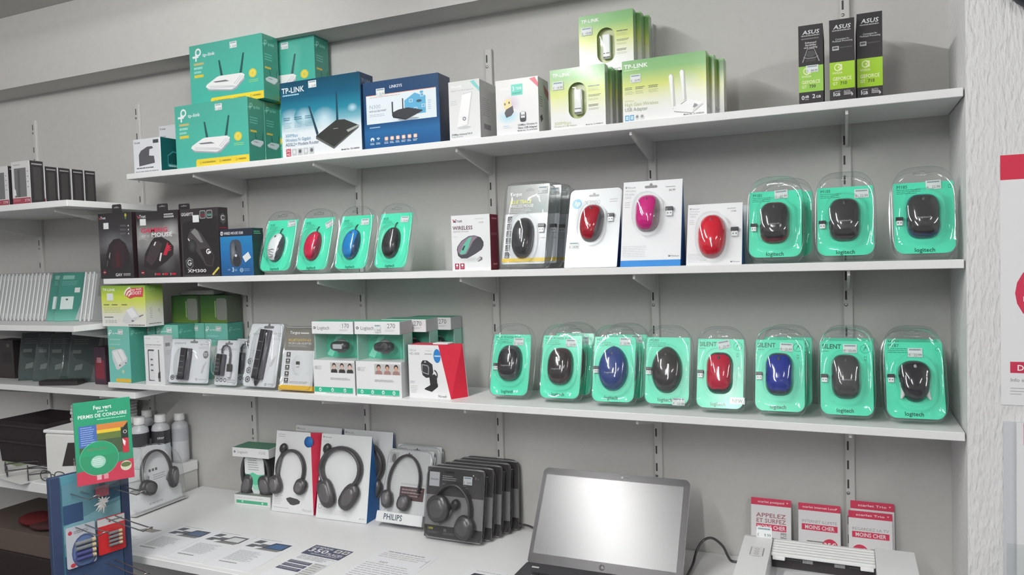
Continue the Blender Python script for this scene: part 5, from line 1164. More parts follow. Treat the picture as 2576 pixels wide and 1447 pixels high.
a.L(0.03, 0.69, 0.16, 0.74, 2, C(170), 0.5); a.L(0.03, 0.78, 0.22, 0.93, 5, C(170), 0.3); a.T('Microsoft', 0.70, 0.975, 0.045, C(110), wd=0.2, b=0); a.E(0.7, 0.2, 0.085, 0.13, C(50, 120, 186)); a.L(0.64, 0.19, 0.78, 0.22, 1, C(190, 214, 235), 0.8, 0); a.done(t, 'front_print', 'paper')
m = MB(); 
def onside(u, v, o=0.0006): 
    b = Vector((w, 0, 0)).lerp(Vector((wt, 0, h)), v); e = Vector((w+0.028, 0.052, 0)).lerp(Vector((wt+0.052, 0.052, h)), v); p = b.lerp(e, u); return (p.x+o, p.y-o, p.z)
for u0, v0, u1, v1, c in ((0.4, 0.42, 0.75, 0.9, C(205, 190, 192)), (0.35, 0.1, 0.55, 0.16, C(225)), (0.7, 0.14, 0.82, 0.3, C(216, 120, 130)), (0.3, 0.2, 0.38, 0.34, C(214, 120, 130))): m.poly([onside(u0, v0), onside(u1, v0), onside(u1, v1), onside(u0, v1)], c)
m.poly([onside(0.02, 0.02, 0.0003), onside(0.98, 0.02, 0.0003), onside(0.98, 0.98, 0.0003), onside(0.02, 0.98, 0.0003)], rd); m.build('side_print', t, 'paper')
m = MB(); m.box(0, 0, 0, 0.05, 0.035, 0.004, C(214), c=0.0008); o = m.build('folded_leaflet', None, 'paper'); o.location = (0.695, -0.198, Z3+h+0.0005); tag(o, 'small folded white leaflet lying on the red camera box', 'leaflet')

# green packs with big mice
def gtxt(title, wd, big=False, icons=True, new=False):
    def f(a):
        if big:
            a.T(title, 0.08, 0.105, 0.06, INK, wd=wd); a.L(0.08, 0.13, 0.2, 0.15, 1, C(80, 170, 140), 0.7, 0); a.O(0.83, 0.1, 0.085, 0.007, C(40, 130, 104)); a.P([(0.79, 0.14), (0.84, 0.05), (0.87, 0.12), (0.84, 0.09)], C(46, 140, 112)); a.R(0.81, 0.2, 0.85, 0.25, C(50, 150, 120)); a.R(0.818, 0.21, 0.842, 0.24, TEAL)
        else:
            a.T(title, 0.10, 0.065, 0.038, INK, wd=wd, b=0); a.L(0.10, 0.08, 0.5, 0.155, 3, C(52, 152, 122), 0.4); a.O(0.88, 0.085, 0.035, 0.006, C(50, 150, 120), 12)
        a.T('logitech', 0.47, 0.935, 0.05, INK, wd=0.3, al='c')
        if new: a.R(0.70, 0.81, 0.98, 0.90, C(212, 220, 218)); a.T('NEW', 0.84, 0.885, 0.05, INK, al='c', wd=0.2)
    return f
def put(nm, x, y, yaw, title, wd, col, sd, sk, big_=False, mk=None, new=False, rec=(0.12, 0.50), lean=18, w=0.126, hc=0.182, hp=0.215, dd=0.028, mcx=0.49, mcv=0.47, **k):
    kw = dict(n=2.7, waist=0.0, word='logitech', w0=0.073, l0=0.106); kw.update(k)
    w0, l0 = kw.pop('w0'), kw.pop('l0')
    return green_pack('mouse_pack', nm, (x, y, Z3), w, hc, hp, lean, gtxt(title, wd, big_, new=new), mk or (lambda t, w, h: mouse(t, w*mcx, h*(1-mcv), w0, l0, 0.036, col, sd, **kw)), yaw=yaw, stick=[sk] if sk else None, rec=rec, group='green mouse packs on the lower shelf', d=dd, dome=(w*mcx, hc*(1-mcv), w0+0.014, l0+0.018, 0.038))
BK, BK2 = C(52, 50, 54), C(66, 66, 72)
put('narrow green pack with glossy black mouse, first of the lower row', 0.866, -0.190, 4, 'M525 POWER PLUS', 0.6, C(48, 46, 52), C(70, 78, 80), (0.66, 0.115, {}), mcv=0.46, n=2.6, rec=(0.16, 0.52))
p2 = put('narrow green pack with brownish black mouse and strong reflections', 1.022, -0.195, 3, 'M525 POWER PLUS', 0.6, C(58, 53, 54), C(76, 58, 62), (0.7, 0.115, {}), mcv=0.48, n=2.6, rec=None)
dup(p2, (1.036, -0.130, Z3+0.0096), label='narrow green pack peeking out behind the brownish black mouse')
p3 = put('green pack with navy blue mouse of pointed outline', 1.177, -0.205, 3, 'M280', 0.2, C(52, 68, 124), C(58, 76, 120), (0.72, 0.07, {}), n=2.1, arch=0.05, w0=0.080, l0=0.116, mcv=0.49)
p4 = put('green pack with graphite mouse of pointed outline, sticker at the bottom', 1.319, -0.195, 2, 'M280', 0.2, C(62, 60, 60), C(72, 70, 70), (0.75, 0.93, {'sw': 0.032, 'sh': 0.019}), n=2.1, arch=0.05, w0=0.080, l0=0.118, mcv=0.49, word=None)
dup(p3, (1.192, -0.140, Z3+0.0096), label='green pack tucked behind the navy blue mouse pack')
p5 = put('green pack with red waisted mouse and small white corner label', 1.456, -0.212, 1, 'SILENT', 0.34, C(176, 36, 60), C(66, 60, 64), (0.56, 0.08, {'rot': 0.22}), True, n=3.0, waist=0.05, w0=0.067, new=True, word=None, split=0.84, mcv=0.48)
p6 = put('green pack with royal blue waisted mouse', 1.598, -0.210, 1, 'SILENT', 0.34, C(40, 54, 140), C(62, 62, 76), (0.62, 0.10, {'rot': -0.04}), True, n=3.0, waist=0.05, w0=0.067, word=None, split=0.84, mcv=0.47)
p7 = put('green pack with charcoal grey waisted mouse', 1.747, -0.212, 1, 'SILENT', 0.34, C(72, 71, 73), C(66, 64, 66), (0.57, 0.10, {}), True, n=3.0, waist=0.05, w0=0.067, split=0.84, mcv=0.47)
dup(p6, (1.612, -0.145, Z3+0.0096), label='green pack close behind the royal blue mouse pack'); dup(p7, (1.752, -0.145, Z3+0.0096), label='green pack close behind the charcoal mouse pack')
def m187(t, w, h):
    mouse(t, w*0.5, h*0.50, 0.068, 0.096, 0.032, C(44, 42, 46), C(50, 48, 52), n=2.4, taper=0.16, waist=0.06, split=0.9, kind='shiny', wheel=C(150))
    for s in (-1, 1):
        m = MB(); m.smooth = True; path = [(w*0.5+s*(0.030-0.006*sin(pi*k/8)), -0.006, h*0.50-0.004-0.038*k/8) for k in range(9)]
        m.tube(path, [0.002+0.004*sin(pi*k/8) for k in range(9)], C(206), 8); m.build('white_wing', [c for c in t.children if c.name.startswith('mouse')][0], 'shiny')
p8 = put('green pack with small black mouse with white flanks, last in row', 1.888, -0.214, 3, 'M187', 0.18, None, None, (0.53, 0.135, {}), mk=m187, rec=(0.13, 0.47), w=0.131, mcx=0.5, mcv=0.5)
dup(p8, (1.892, -0.145, Z3+0.0096), label='green pack peeking above the small white-flanked mouse pack')
# ------------------------------------------------------------------ counter: headsets
def cup(m, x, y, z, rx, rz, ry, rot, c1, c2):
    m.blob((x, y, z), rx, ry, rz, c1, 20, 8, 2.5, rot); m.blob((x, y-ry*0.55, z), rx*0.72, ry*0.6, rz*0.72, c2, 16, 6, 2.2, rot)
def headset(parent, cx, cz, R, rz, y, col, c2, mic=None, cups=((-0.86, -1.0, 0.42, 0.6, 0.35), (0.86, -1.0, 0.42, 0.6, -0.35)), band=0.006, a0=-25, a1=205, flat=2.2, name='headset'):
    """band arc, two ear cups, optional microphone boom; lies flat against its backing"""
    m = MB(); m.tube(arc(cx, cz, R, rz, a1, a0, y, 26), band, col, 10, flat); o = m.build(name, parent, 'plastic')
    for k, (u, v, rx, rzz, rot) in enumerate(cups):
        m = MB(); cup(m, cx+u*R, y-0.004, cz+v*R, rx*R, rzz*R, 0.016, rot, col, c2); m.build('ear_cup', o, 'plastic')
    if mic:
        m = MB(); m.tube(mic, [0.0045]*(len(mic)-1)+[0.004], C(96), 8); e = mic[-1]; m.blob(e, 0.014, 0.012, 0.018, C(50), 14, 8, 2.0, -0.4); m.build('microphone', o, 'plastic')
    return o
hd, hd2 = C(64, 62, 64), C(92, 90, 92)
# open-sided carton with a headset on a cone
t = thing('headset_box', 'open white and green carton with headset hung round a white card', 'box', (-0.177, -0.128, ZC), 3.5)
w, h, d = 0.156, 0.205, 0.085; wc = C(204, 205, 205)
m = MB(); m.box(0, 0, 0, w, d, 0.037, wc, C(180), C(120, 130, 124), 0.001); m.build('carton', t, 'paper')
m = MB(); m.box(0, 0, 0.172, w, d, h, wc, C(185), C(72, 120, 98), 0.001); m.build('carton_top', t, 'paper')
m = MB(); m.box(0, d-0.004, 0.037, w, d, 0.172, C(120, 122, 122)); m.build('carton_back', t, 'paper')
m = MB(); m.prism([(w*0.42, 0.037), (w*0.58, 0.037), (w*0.74, 0.11), (w*0.72, 0.172), (w*0.2, 0.172), (w*0.2, 0.11)], d*0.28, d*0.32, C(206, 208, 208)); o = m.build('inner_card', t, 'paper')
a = Art(w, 0.135, d*0.28-0.0004, Matrix.Translation((0, 0, 0.037))); a.L(0.3, 0.05, 0.62, 0.42, 6, C(140), 0.3); a.P([(0.205, 0.48), (0.3, 0.5), (0.42, 0.44), (0.55, 0.5), (0.735, 0.48), (0.69, 0.6), (0.63, 0.7), (0.5, 0.78), (0.36, 0.74), (0.26, 0.62)], C(90, 184, 146)); a.P([(0.36, 0.74), (0.5, 0.78), (0.63, 0.7), (0.57, 0.9), (0.44, 0.9)], C(150, 200, 178)); a.done(o, 'card_print', 'paper')
headset(t, w*0.47, 0.105, 0.058, 0.085, d*0.4, hd, hd2, cups=((-0.62, -0.72, 0.42, 0.78, -0.35), (0.72, -0.68, 0.5, 0.72, 0.25)), a0=-20, a1=200)
a = Art(w, h-0.172, -0.0003, Matrix.Translation((0, 0, 0.172))); a.R(0.01, 0.03, 0.99, 0.97, wc); a.O(0.07, 0.45, 0.025, 0.014, C(70), 12, 50, 310); a.E(0.085, 0.45, 0.012, 0.07, C(70), 8); a.T('Logitech', 0.15, 0.58, 0.26, C(120), wd=0.28, b=0); a.T('H340', 0.92, 0.58, 0.34, C(160), al='r', b=0, wd=0.18); a.done(t, 'header_print', 'paper')
a = Art(w, 0.037, -0.0003); a.R(0.01, 0.03, 0.99, 0.97, wc); a.L(0.08, 0.22, 0.9, 0.36, 1, C(180), 0.5, 0.2); a.R(0.06, 0.5, 0.92, 0.8, C(74, 160, 122)); a.E(0.78, 0.65, 0.025, 0.1, C(170, 205, 190)); a.P([(0.2, 0.55), (0.26, 0.55), (0.23, 0.75)], C(190, 214, 204)); a.done(t, 'front_print', 'paper')

# trapezoid white box with red flank
L, w, wt, d = 0.272, 0.176, 0.142, 0.07
t = thing('headset_box', 'white headset box with red flank and blue round sticker', 'box', (0.0, -0.138, ZC+0.001), 1.5, 9.5)
s9, c9 = sin(radians(9.5)), cos(radians(9.5)); bk = lambda y, z: (y*c9 - 0, y*s9 + z) if z == 0 else (y, z)
m = MB(); wc = C(206, 207, 208); rd = C(190, 36, 66)
B0 = (d*c9, d*s9); T0 = (0.03, L)
m.poly([(0, 0, 0), (w, 0, 0), (wt, 0, L), (0, 0, L)], wc); m.poly([(w, 0, 0), (w+0.002, *B0), (wt+0.03, *T0), (wt, 0, L)], rd); m.poly([(0, *B0), (0, 0, 0), (0, 0, L), (0, *T0)], wc); m.poly([(0, 0, L), (wt, 0, L), (wt+0.03, *T0), (0, *T0)], C(180)); m.poly([(w+0.002, *B0), (0, *B0), (0, *T0), (wt+0.03, *T0)], wc); m.poly([(0, 0, 0), (0, *B0), (w+0.002, *B0), (w, 0, 0)], wc)
m.build('carton', t, 'paper')
a = Art(w, L, -0.0003); a.R(0.01, 0.01, 0.79, 0.99, wc); a.L(0.05, 0.04, 0.25, 0.09, 2, C(170), 0.4); a.L(0.05, 0.8, 0.26, 0.92, 6, C(170), 0.3); a.O(0.09, 0.79, 0.05, 0.012, C(150)); a.T('Microsoft', 0.95, 0.965, 0.03, C(170), wd=0.22, al='r', b=0); a.L(0.05, 0.945, 0.4, 0.96, 1, C(170), 0.6, 0); a.P([(0.33, 0.83), (0.42, 0.81), (0.6, 0.825), (0.67, 0.85), (0.65, 0.88), (0.52, 0.905), (0.44, 0.9), (0.36, 0.86)], C(70)); a.done(t, 'front_print', 'paper')
m = MB(); m.xf = Matrix.Translation((wt-0.004, -0.001, L*0.885)) @ Matrix.Rotation(pi/2, 4, 'X'); m.lathe([(0.0185, 0), (0.0185, 0.0006)], C(44, 104, 170), n=28); m.build('round_sticker', t, 'paper')
headset(t, w*0.44, L*0.53, 0.056, 0.065, -0.010, hd, hd2, mic=[(w*0.13, -0.012, L*0.42), (w*0.16, -0.014, L*0.55), (w*0.2, -0.014, L*0.68), (w*0.25, -0.014, L*0.79)], cups=((-1.0, -0.95, 0.44, 0.58, 0.35), (0.86, -0.92, 0.42, 0.5, -0.4)), a0=-38, a1=215, band=0.005)

# white tent box with big headset and blue cheek
def tent(label, loc, yaw=2.0, b=0.082, th=11):
    L, w = 0.276, 0.198
    t = thing('headset_box', label, 'box', loc, yaw, th, 'white headset tent boxes'); wedge(t, w, L, th, b, C(206, 208, 209), C(36, 92, 150), name='carton')
    a = Art(w, L, -0.0003); a.R(0.01, 0.01, 0.99, 0.99, C(206, 208, 209)); ms_logo(a, 0.03, 0.05, 0.018, C(120)); a.L(0.04, 0.08, 0.18, 0.11, 2, C(180), 0.4); a.L(0.03, 0.89, 0.7, 0.95, 4, C(186), 0.3); a.O(0.07, 0.86, 0.04, 0.01, C(160)); a.R(0.86, 0.95, 0.875, 0.962, C(110)); a.L(0.89, 0.95, 0.96, 0.962, 1, C(170), 0.7, 0); a.done(t, 'front_print', 'paper')
    headset(t, w*0.47, L*0.60, 0.076, 0.068, -0.012, hd, C(84, 82, 84), mic=[(w*0.1, -0.012, L*0.5), (w*0.1, -0.014, L*0.62), (w*0.13, -0.016, L*0.74), (w*0.19, -0.018, L*0.83)], cups=((-0.62, -1.05, 0.40, 0.66, 0.42), (0.55, -1.12, 0.40, 0.62, -0.55)), a0=-52, a1=232, band=0.0075)
    return t
tent('large white tent box with black headset and blue cheek, in front', (0.194, -0.145, ZC+0.001))
tent('white tent box showing only its right edge behind the large one', (0.232, -0.061, ZC+0.001), 0, 0.044, 8)
tent('white tent box mostly hidden behind the red-flanked headset box', (0.024, -0.061, ZC+0.001), 0, 0.044, 8)

# white card pack with grey headset
def white_pack(label, loc, lean):
    w, h = 0.166, 0.232
    t = thing('headset_pack', label, 'blister pack', (loc[0], loc[1], loc[2]+0.012), 0, lean, 'white headset packs')
    m = MB(); m.prism(card_poly(w, h, 0.003, 0.006), 0, 0.0015, C(196, 197, 198)); m.build('card', t, 'gloss')
    a = Art(w, h, -0.0002); a.R(0.01, 0.02, 0.99, 0.98, C(196, 197, 198)); euro_slot(a, 0.45, 0.07, 0.06, C(90)); a.R(0.03, 0.05, 0.22, 0.2, C(170)); a.E(0.12, 0.13, 0.05, 0.06, C(110)); a.L(0.04, 0.25, 0.26, 0.62, 16, C(176), 0.3); a.R(0.36, 0.5, 0.9, 0.68, C(92, 74, 76)); a.L(0.4, 0.53, 0.86, 0.65, 3, C(160, 140, 142), 0.45); a.R(0.36, 0.455, 0.9, 0.48, C(180)); a.done(t, 'front_print', 'gloss')
    headset(t, w*0.47, h*0.55, 0.058, 0.085, -0.012, hd, hd2, cups=((-0.9, -0.95, 0.34, 0.5, 0.2), (0.2, -1.05, 0.4, 0.45, -0.2)), a0=-20, a1=215, band=0.004)
    m = MB(); m.box(-0.002, -0.022, 0.0, w+0.002, 0.004, 0.034, C(205, 206, 208), c=0.002); m.build('label_band', t, 'gloss'); a = Art(w, 0.034, -0.0224); a.R(0.02, 0.05, 0.98, 0.95, C(205, 206, 208)); a.T('PHILIPS', 0.16, 0.7, 0.5, C(70, 84, 92), wd=0.42); a.done(t, 'maker_name', 'gloss')
    shell(t, w, h, 0.01, 10, 10)
    return t
c4 = white_pack('white headset pack with grey headset and white name band', (0.436, -0.130, ZC), 20)
dup(c4, (0.450, -0.070, ZC+0.012), label='white headset pack peeking over the top of the front one', lean=11)

# stack of black clamshells
def black_pack(label, loc, lean):
    w, h = 0.195, 0.212; t = thing('headset_pack', label, 'blister pack', (loc[0], loc[1], loc[2]+0.006), 0, lean, 'black headset packs'); k = C(66, 64, 64)
    m = MB(); m.prism(card_poly(w, h, 0.01, 0.01), 0, 0.002, C(140, 139, 139)); m.build('card', t, 'gloss')
    a = Art(w, h, -0.0003); a.R(0.02, 0.03, 0.98, 0.97, C(140, 139, 139)); a.G([(0.015, k), (0.4, C(76, 74, 74))]); a.G([(0.82, C(58, 56, 56)), (0.985, k)]); a.R(0.04, 0.08, 0.22, 0.28, C(186, 188, 192)); a.T('PHILIPS', 0.13, 0.195, 0.022, C(100, 106, 116), wd=0.14, al='c'); a.L(0.27, 0.12, 0.52, 0.2, 3, C(160), 0.4, 0.4); a.L(0.27, 0.23, 0.8, 0.29, 2, C(110), 0.5); a.P([(0.3, 0.055), (0.48, 0.055), (0.46, 0.085), (0.32, 0.085)], C(40))
    a.T('1000', 0.06, 0.88, 0.028, C(190, 190, 60)); a.T('32', 0.34, 0.89, 0.03, C(150)); a.E(0.66, 0.875, 0.02, 0.018, C(190, 190, 60)); a.L(0.7, 0.865, 0.78, 0.89, 1, C(190, 190, 60), 0.9, 0); 
    for x in (0.06, 0.34, 0.64): a.L(x, 0.905, x+0.2, 0.94, 3, C(120), 0.35)
    a.done(t, 'front_print', 'gloss')
    headset(t, w*0.5, h*0.42, 0.062, 0.075, -0.012, C(56, 55, 56), C(70, 69, 70), mic=[(w*0.2, -0.012, h*0.35), (w*0.3, -0.012, h*0.22), (w*0.42, -0.012, h*0.3), (w*0.55, -0.012, h*0.5)], cups=((-0.72, 0.02, 0.62, 0.66, 0.2), (0.75, -0.72, 0.52, 0.58, -0.3)), a0=-40, a1=190, band=0.006)
    sticker(t, w, h, 0.72, 0.16, sw=0.03, sh=0.024, price='24.95', y=-0.003)
    m = MB(); m.smooth = True
    o = pack_outline(w, h, 9, 9); cx, cz = w/2, h/2; rg = lambda f, y: [(cx+x*f, y, cz+z*f) for x, z in o]
    m.loft([rg(1.0, 0.012), rg(1.0, 0.0), rg(0.985, -0.010), rg(0.93, -0.020), rg(0.85, -0.024), rg(0.4, -0.024)], (1, 1, 1), cap1=True); m.build('clear_blister', t, mats=[clear_mat('smoked_plastic', (0.80, 0.80, 0.81), 1.35, 0.08)])
    m = MB(); m.smooth = True; m.loft([rg(1.0, 0.012), rg(1.02, 0.013), rg(1.02, 0.010), rg(1.0, 0.010)], C(60)); m.build('blister_rim', t, 'plastic')
    return t
c5 = black_pack('foremost dark clamshell headset pack with white square and price sticker', (0.632, -0.182, ZC), 11)
for k, nm in enumerate(('second', 'third', 'fourth', 'fifth and hindmost')):
    dup(c5, (0.646+0.014*k, -0.182+0.037*(k+1), ZC+0.004), label=nm + ' dark clamshell headset pack of the leaning row', lean=9.5-2.2*k)

# ------------------------------------------------------------------ laptop
t = thing('laptop', 'open dark grey laptop with blank shining screen', 'laptop', (1.012, -0.274, ZC), 0.5)
w, L = 0.417, 0.265; gk = C(54, 52, 55)
m = MB(); pts = card_poly(w, 0.29, 0.02, 0.012); m.xf = Matrix.Translation((0, -0.285, 0.018)) @ Matrix.Rotation(-pi/2, 4, 'X'); m.prism(pts, 0.0, 0.016, C(64, 63, 66)); base = m.build('base', t, 'plastic')
for r in range(5):
    for q in range(14):
        m = MB(); x = 0.04+0.0242*q; y = -0.165+0.022*r; m.box(x, y, 0.018, x+0.021, y+0.019, 0.0195, C(38, 37, 40), c=0.0008); m.build('key', base, 'plastic')
m = MB(); m.box(w*0.36, -0.27, 0.0181, w*0.58, -0.19, 0.0186, C(76, 75, 78)); m.build('touchpad', base, 'plastic')
m = MB(); m.box(0.025, -0.03, 0.0181, 0.045, -0.024, 0.019, C(210)); m.build('status_light', base, 'shiny')
lid = Matrix.Translation((0, 0, 0.018)) @ Matrix.Rotation(-radians(34), 4, 'X')
m = MB(lid); m.prism(card_poly(w, L, 0.006, 0.016), 0, 0.008, gk, C(190, 190, 194), C(120)); li = m.build('lid', t, 'plastic')
scr = bpy.data.materials.new('switched_off_screen'); scr.use_nodes = True; p = scr.node_tree.nodes['Principled BSDF']; p.inputs['Base Color'].default_value = (0.09, 0.093, 0.097, 1); p.inputs['Roughness'].default_value = 0.27; p.inputs['Specular IOR Level'].default_value = 1.0; p.inputs['IOR'].default_value = 1.6
m = MB(lid); m.box(w*0.028, -0.0006, L*0.095, w*0.962, 0.0, L*0.925, (0.1, 0.1, 0.1)); m.build('screen', li, mats=[scr])
m = MB(lid @ Matrix.Translation((w*0.5, -0.0006, L*0.045)) @ Matrix.Rotation(pi/2, 4, 'X')); m.lathe([(0.0075, 0), (0.0075, 0.0006)], C(190), n=24); o = m.build('emblem', li, 'metal')
a = Art(0.015, 0.015, 0, lid @ Matrix.Translation((w*0.5-0.0075, -0.0014, L*0.045-0.0075))); a.T('hp', 0.5, 0.64, 0.42, C(80), al='c', sl=0.25, wd=0.6); a.done(li, 'lettering')
m = MB(lid); m.blob((w*0.555, -0.0004, L*0.962), 0.004, 0.001, 0.004, C(190), 10, 4); m.box(w*0.565, -0.0006, L*0.958, w*0.60, 0, L*0.966, C(60)); m.build('webcam', li, 'shiny')
def cable(label, path, r=0.0035, col=C(62, 60, 62)):
    P = [Vector(p) for p in path]; out = []
    for i in range(len(P)-1):
        a, b, c, d = P[max(i-1, 0)], P[i], P[i+1], P[min(i+2, len(P)-1)]
        for k in range(6):
            u = k/6; out.append(0.5*((2*b) + (c-a)*u + (2*a-5*b+4*c-d)*u*u + (3*b-a-3*c+d)*u**3))
    out.append(P[-1]); m = MB(); m.tube(out, r, col, 8); o = m.build('cable', None, 'plastic'); return tag(o, label, 'cable')
cable('dark cable from the black headset packs to the laptop', [(0.80, -0.05, ZC+0.004), (0.86, -0.03, ZC+0.012), (0.90, -0.03, ZC+0.022), (0.95, -0.05, ZC+0.018), (1.0, -0.10, ZC+0.006), (1.06, -0.14, ZC+0.004)])
cable('dark cable looping up between the laptop and the printer', [(1.424, -0.32, ZC+0.004), (1.426, -0.22, ZC+0.006), (1.43, -0.13, ZC+0.012), (1.436, -0.10, ZC+0.04), (1.452, -0.09, ZC+0.066), (1.475, -0.08, ZC+0.072), (1.50, -0.07, ZC+0.05), (1.512, -0.06, ZC+0.02), (1.52, -0.05, ZC+0.004), (1.54, -0.05, ZC+0.004)])

# ------------------------------------------------------------------ printer
t = thing('printer', 'white laser printer with dark paper slot at bottom right', 'printer', (1.588, -0.292, ZC), 0.0)
pw = C(204, 205, 205); w = 0.352
m = MB(); m.box(0, -0.25, 0, w, 0.0, 0.128, pw, c=0.004); m.build('body', t, 'plastic')
m = MB(); m.xf = Matrix.Rotation(pi/2, 4, 'Z'); m.prism([(-0.25, 0.1285), (0.0, 0.1285), (0.0, 0.172), (-0.03, 0.18), (-0.25, 0.168)], -0.062, 0.0, pw); m.build('side_panel', t, 'plastic')
m = MB(); m.xf = Matrix.Translation((w, 0, 0)) @ Matrix.Rotation(pi/2, 4, 'Z'); m.prism([(-0.25, 0.1285), (0.0, 0.1285), (0.0, 0.176), (-0.1, 0.175), (-0.25, 0.168)], 0.0, 0.078, pw); m.build('side_panel', t, 'plastic')
m = MB(); m.box(0.0625, -0.062, 0.1285, w-0.0785, 0.0, 0.162, C(58, 54, 56)); m.build('paper_slot', t, 'plastic')
for k in range(6):
    m = MB(); m.box(0.0625, -0.012-0.0125*k-0.0115, 0.1622, w-0.0785, -0.012-0.0125*k, 0.176-0.0012*k, C(206, 207, 206), c=0.0015); m.build('rib', t, 'plastic')
for x in (0.066, w-0.108): m = MB(); m.box(x, -0.088, 0.155, x+0.026, -0.064, 0.163, C(212), c=0.001); m.build('guide_tab', t, 'plastic')
m = MB(); m.box(0.075, -0.235, 0.1286, w-0.09, -0.085, 0.131, C(190, 191, 192), c=0.001); m.build('output_tray', t, 'plastic')
a = Art(0.21, 0.03, -0.0625, Matrix.Translation((0.0625, 0, 0.13))); a.R(0.01, 0.02, 0.99, 0.98, C(58, 54, 56)); a.L(0.12, 0.3, 0.3, 0.42, 1, C(90), 0.7, 0); a.L(0.31, 0.25, 0.41, 0.55, 1, C(170), 0.8, 0); a.L(0.62, 0.25, 0.72, 0.55, 1, C(165), 0.8, 0); a.L(0.76, 0.35, 0.9, 0.45, 1, C(90), 0.6, 0); a.done(t, 'slot_reflection')  # light bars painted as mirrored lettering reflected in the black recess
M_ = Matrix.Translation((0.0, 0, 0.1355)) @ Matrix.Rotation(radians(10.3), 4, 'X')
a = Art(0.03, 0.05, 0, Matrix.Translation((0.020, -0.132, 0.1752)) @ Matrix.Rotation(radians(3.1)-pi/2, 4, 'X')); a.R(0.02, 0.02, 0.98, 0.98, C(196)); a.R(0.05, 0.1, 0.1, 0.9, C(120)); a.R(0.92, 0.1, 0.97, 0.9, C(120))
for v in (0.25, 0.5, 0.75): a.O(0.5, v, 0.16, 0.05, C(140), 12)
a.done(t, 'control_panel', 'plastic')
sp = sticker(t, 0.1, 0.1, 0.1, 0.1, sw=0.034, sh=0.024, price='9.99'); sp.matrix_local = Matrix.Translation((0.026, -0.026, 0.179)) @ Matrix.Rotation(radians(-12), 4, 'X')

# leaflets against the wall
def flyer(label, loc, w, h, art, lean=9):
    t = thing('leaflet', label, 'leaflet', loc, 0, lean, 'red topped leaflets'); m = MB(); m.box(0, 0, 0, w, 0.0015, h, C(205, 205, 206)); m.build('sheet', t, 'paper'); a = Art(w, h, -0.0002); a.R(0.01, 0.02, 0.99, 0.98, C(206, 205, 206)); art(a); a.done(t, 'print', 'paper'); return t
RD = C(190, 54, 82)
def fl(top, lines, circ):
    def f(a):
        a.R(0, 0, 1, 0.105, RD); a.T(top, 0.5, 0.068, 0.03, C(230, 200, 205), wd=0.66 if len(top) < 20 else 0.8, al='c'); a.P([(0.88, 0.04), (0.93, 0.04), (0.905, 0.06)], C(230, 200, 205))
        v = 0.28
        for s in lines: a.T(s, 0.5, v, 0.058 if len(lines) > 1 else 0.04, C(150, 96, 104) if len(lines) > 1 else C(140, 136, 138), wd=0.74 if len(lines) > 1 else 0.84, al='c', b=1 if len(lines) > 1 else 0); v += 0.08
        v -= 0.06; a.R(0.08 if len(lines) == 1 else 0.13, v, 0.93 if len(lines) == 1 else 0.88, v+0.09, RD); a.T('MOINS CHER', 0.505, v+0.072, 0.055, C(226, 214, 216), wd=0.7, al='c')
        if circ == '4G': a.R(0.74, v+0.105, 0.88, v+0.19, C(150)); a.T('4G', 0.81, v+0.17, 0.04, C(215), al='c')
        else: a.E(0.75 if circ else 0.26, v+0.32, 0.2, 0.13, RD); a.T('35€' if circ else '39€', 0.75 if circ else 0.26, v+0.32, 0.07, C(225), al='c'); a.R(0.2 if circ else 0.5, v+0.24, 0.6 if circ else 0.7, v+0.255, C(110))
    return f
flyer('leaflet with brown-red lettering in three lines, left of the row', (1.570, -0.045, ZC), 0.102, 0.178, fl('scarlet postpaid', ('APPELEZ', 'ET SURFEZ'), '4G'))
flyer('leaflet with thin grey lettering and red price circle, middle of the row', (1.690, -0.045, ZC), 0.102, 0.176, fl('scarlet internet Loco', ('INTERNET ILLIMITÉ',), True))
flyer('leaflet at the right of the row, in front of another red one', (1.811, -0.048, ZC), 0.101, 0.170, fl('scarlet Trio', ('REGARDEZ LA TV',), False))
flyer('leaflet half hidden, only its red top showing behind the right one', (1.816, -0.036, ZC), 0.101, 0.193, fl('scarlet Trio', ('REGARDEZ LA TV',), False), 7)

# ------------------------------------------------------------------ papers on the counter
def paper(label, x, y, w, h, yaw, art, group='sheets lying on the counter'):
    t = thing('paper_sheet', label, 'paper', (x, y, ZC), yaw, 0, group); m = MB(); m.box(0, -h, 0, w, 0, 0.0008, C(212, 213, 216)); m.build('sheet', t, 'paper')
    a = Art(w, h, 0, Matrix.Translation((0, -h, 0.0011)) @ Matrix.Rotation(-pi/2, 4, 'X')); a.R(0.01, 0.01, 0.99, 0.99, C(212, 213, 216)); art(a); a.done(t, 'print', 'paper'); return t
def laptops(c1, c2, side=1):
    def f(a):
        x = 0.42
        a.P([(x, 0.3), (x+0.12, 0.1), (x+0.5, 0.1), (x+0.48, 0.3)], c1); a.P([(x+0.06, 0.28), (x+0.16, 0.13), (x+0.45, 0.13), (x+0.43, 0.28)], c2); a.P([(x-0.1, 0.36), (x, 0.3), (x+0.48, 0.3), (x+0.42, 0.36)], C(120))
        for px, pv in ((0.08, 0.08), (0.05, 0.22), (0.26, 0.18)): a.P([(px, pv+0.1), (px+0.06, pv), (px+0.24, pv), (px+0.19, pv+0.1)], C(96, 98, 104))
        a.L(0.1, 0.03, 0.6, 0.05, 1, C(150), 0.6, 0); a.L(0.1, 0.45, 0.7, 0.78, 12, C(150, 152, 154), 0.35); a.L(0.1, 0.82, 0.5, 0.86, 1, C(130), 0.6, 0)
    return f
paper('leftmost sheet on the counter with a small brownish picture', -0.338, -0.352, 0.155, 0.215, 1, lambda a: (a.P([(0.3, 0.4), (0.42, 0.28), (0.85, 0.28), (0.75, 0.4)], C(140, 136, 128)), a.L(0.2, 0.6, 0.8, 0.8, 6, C(160), 0.35)))
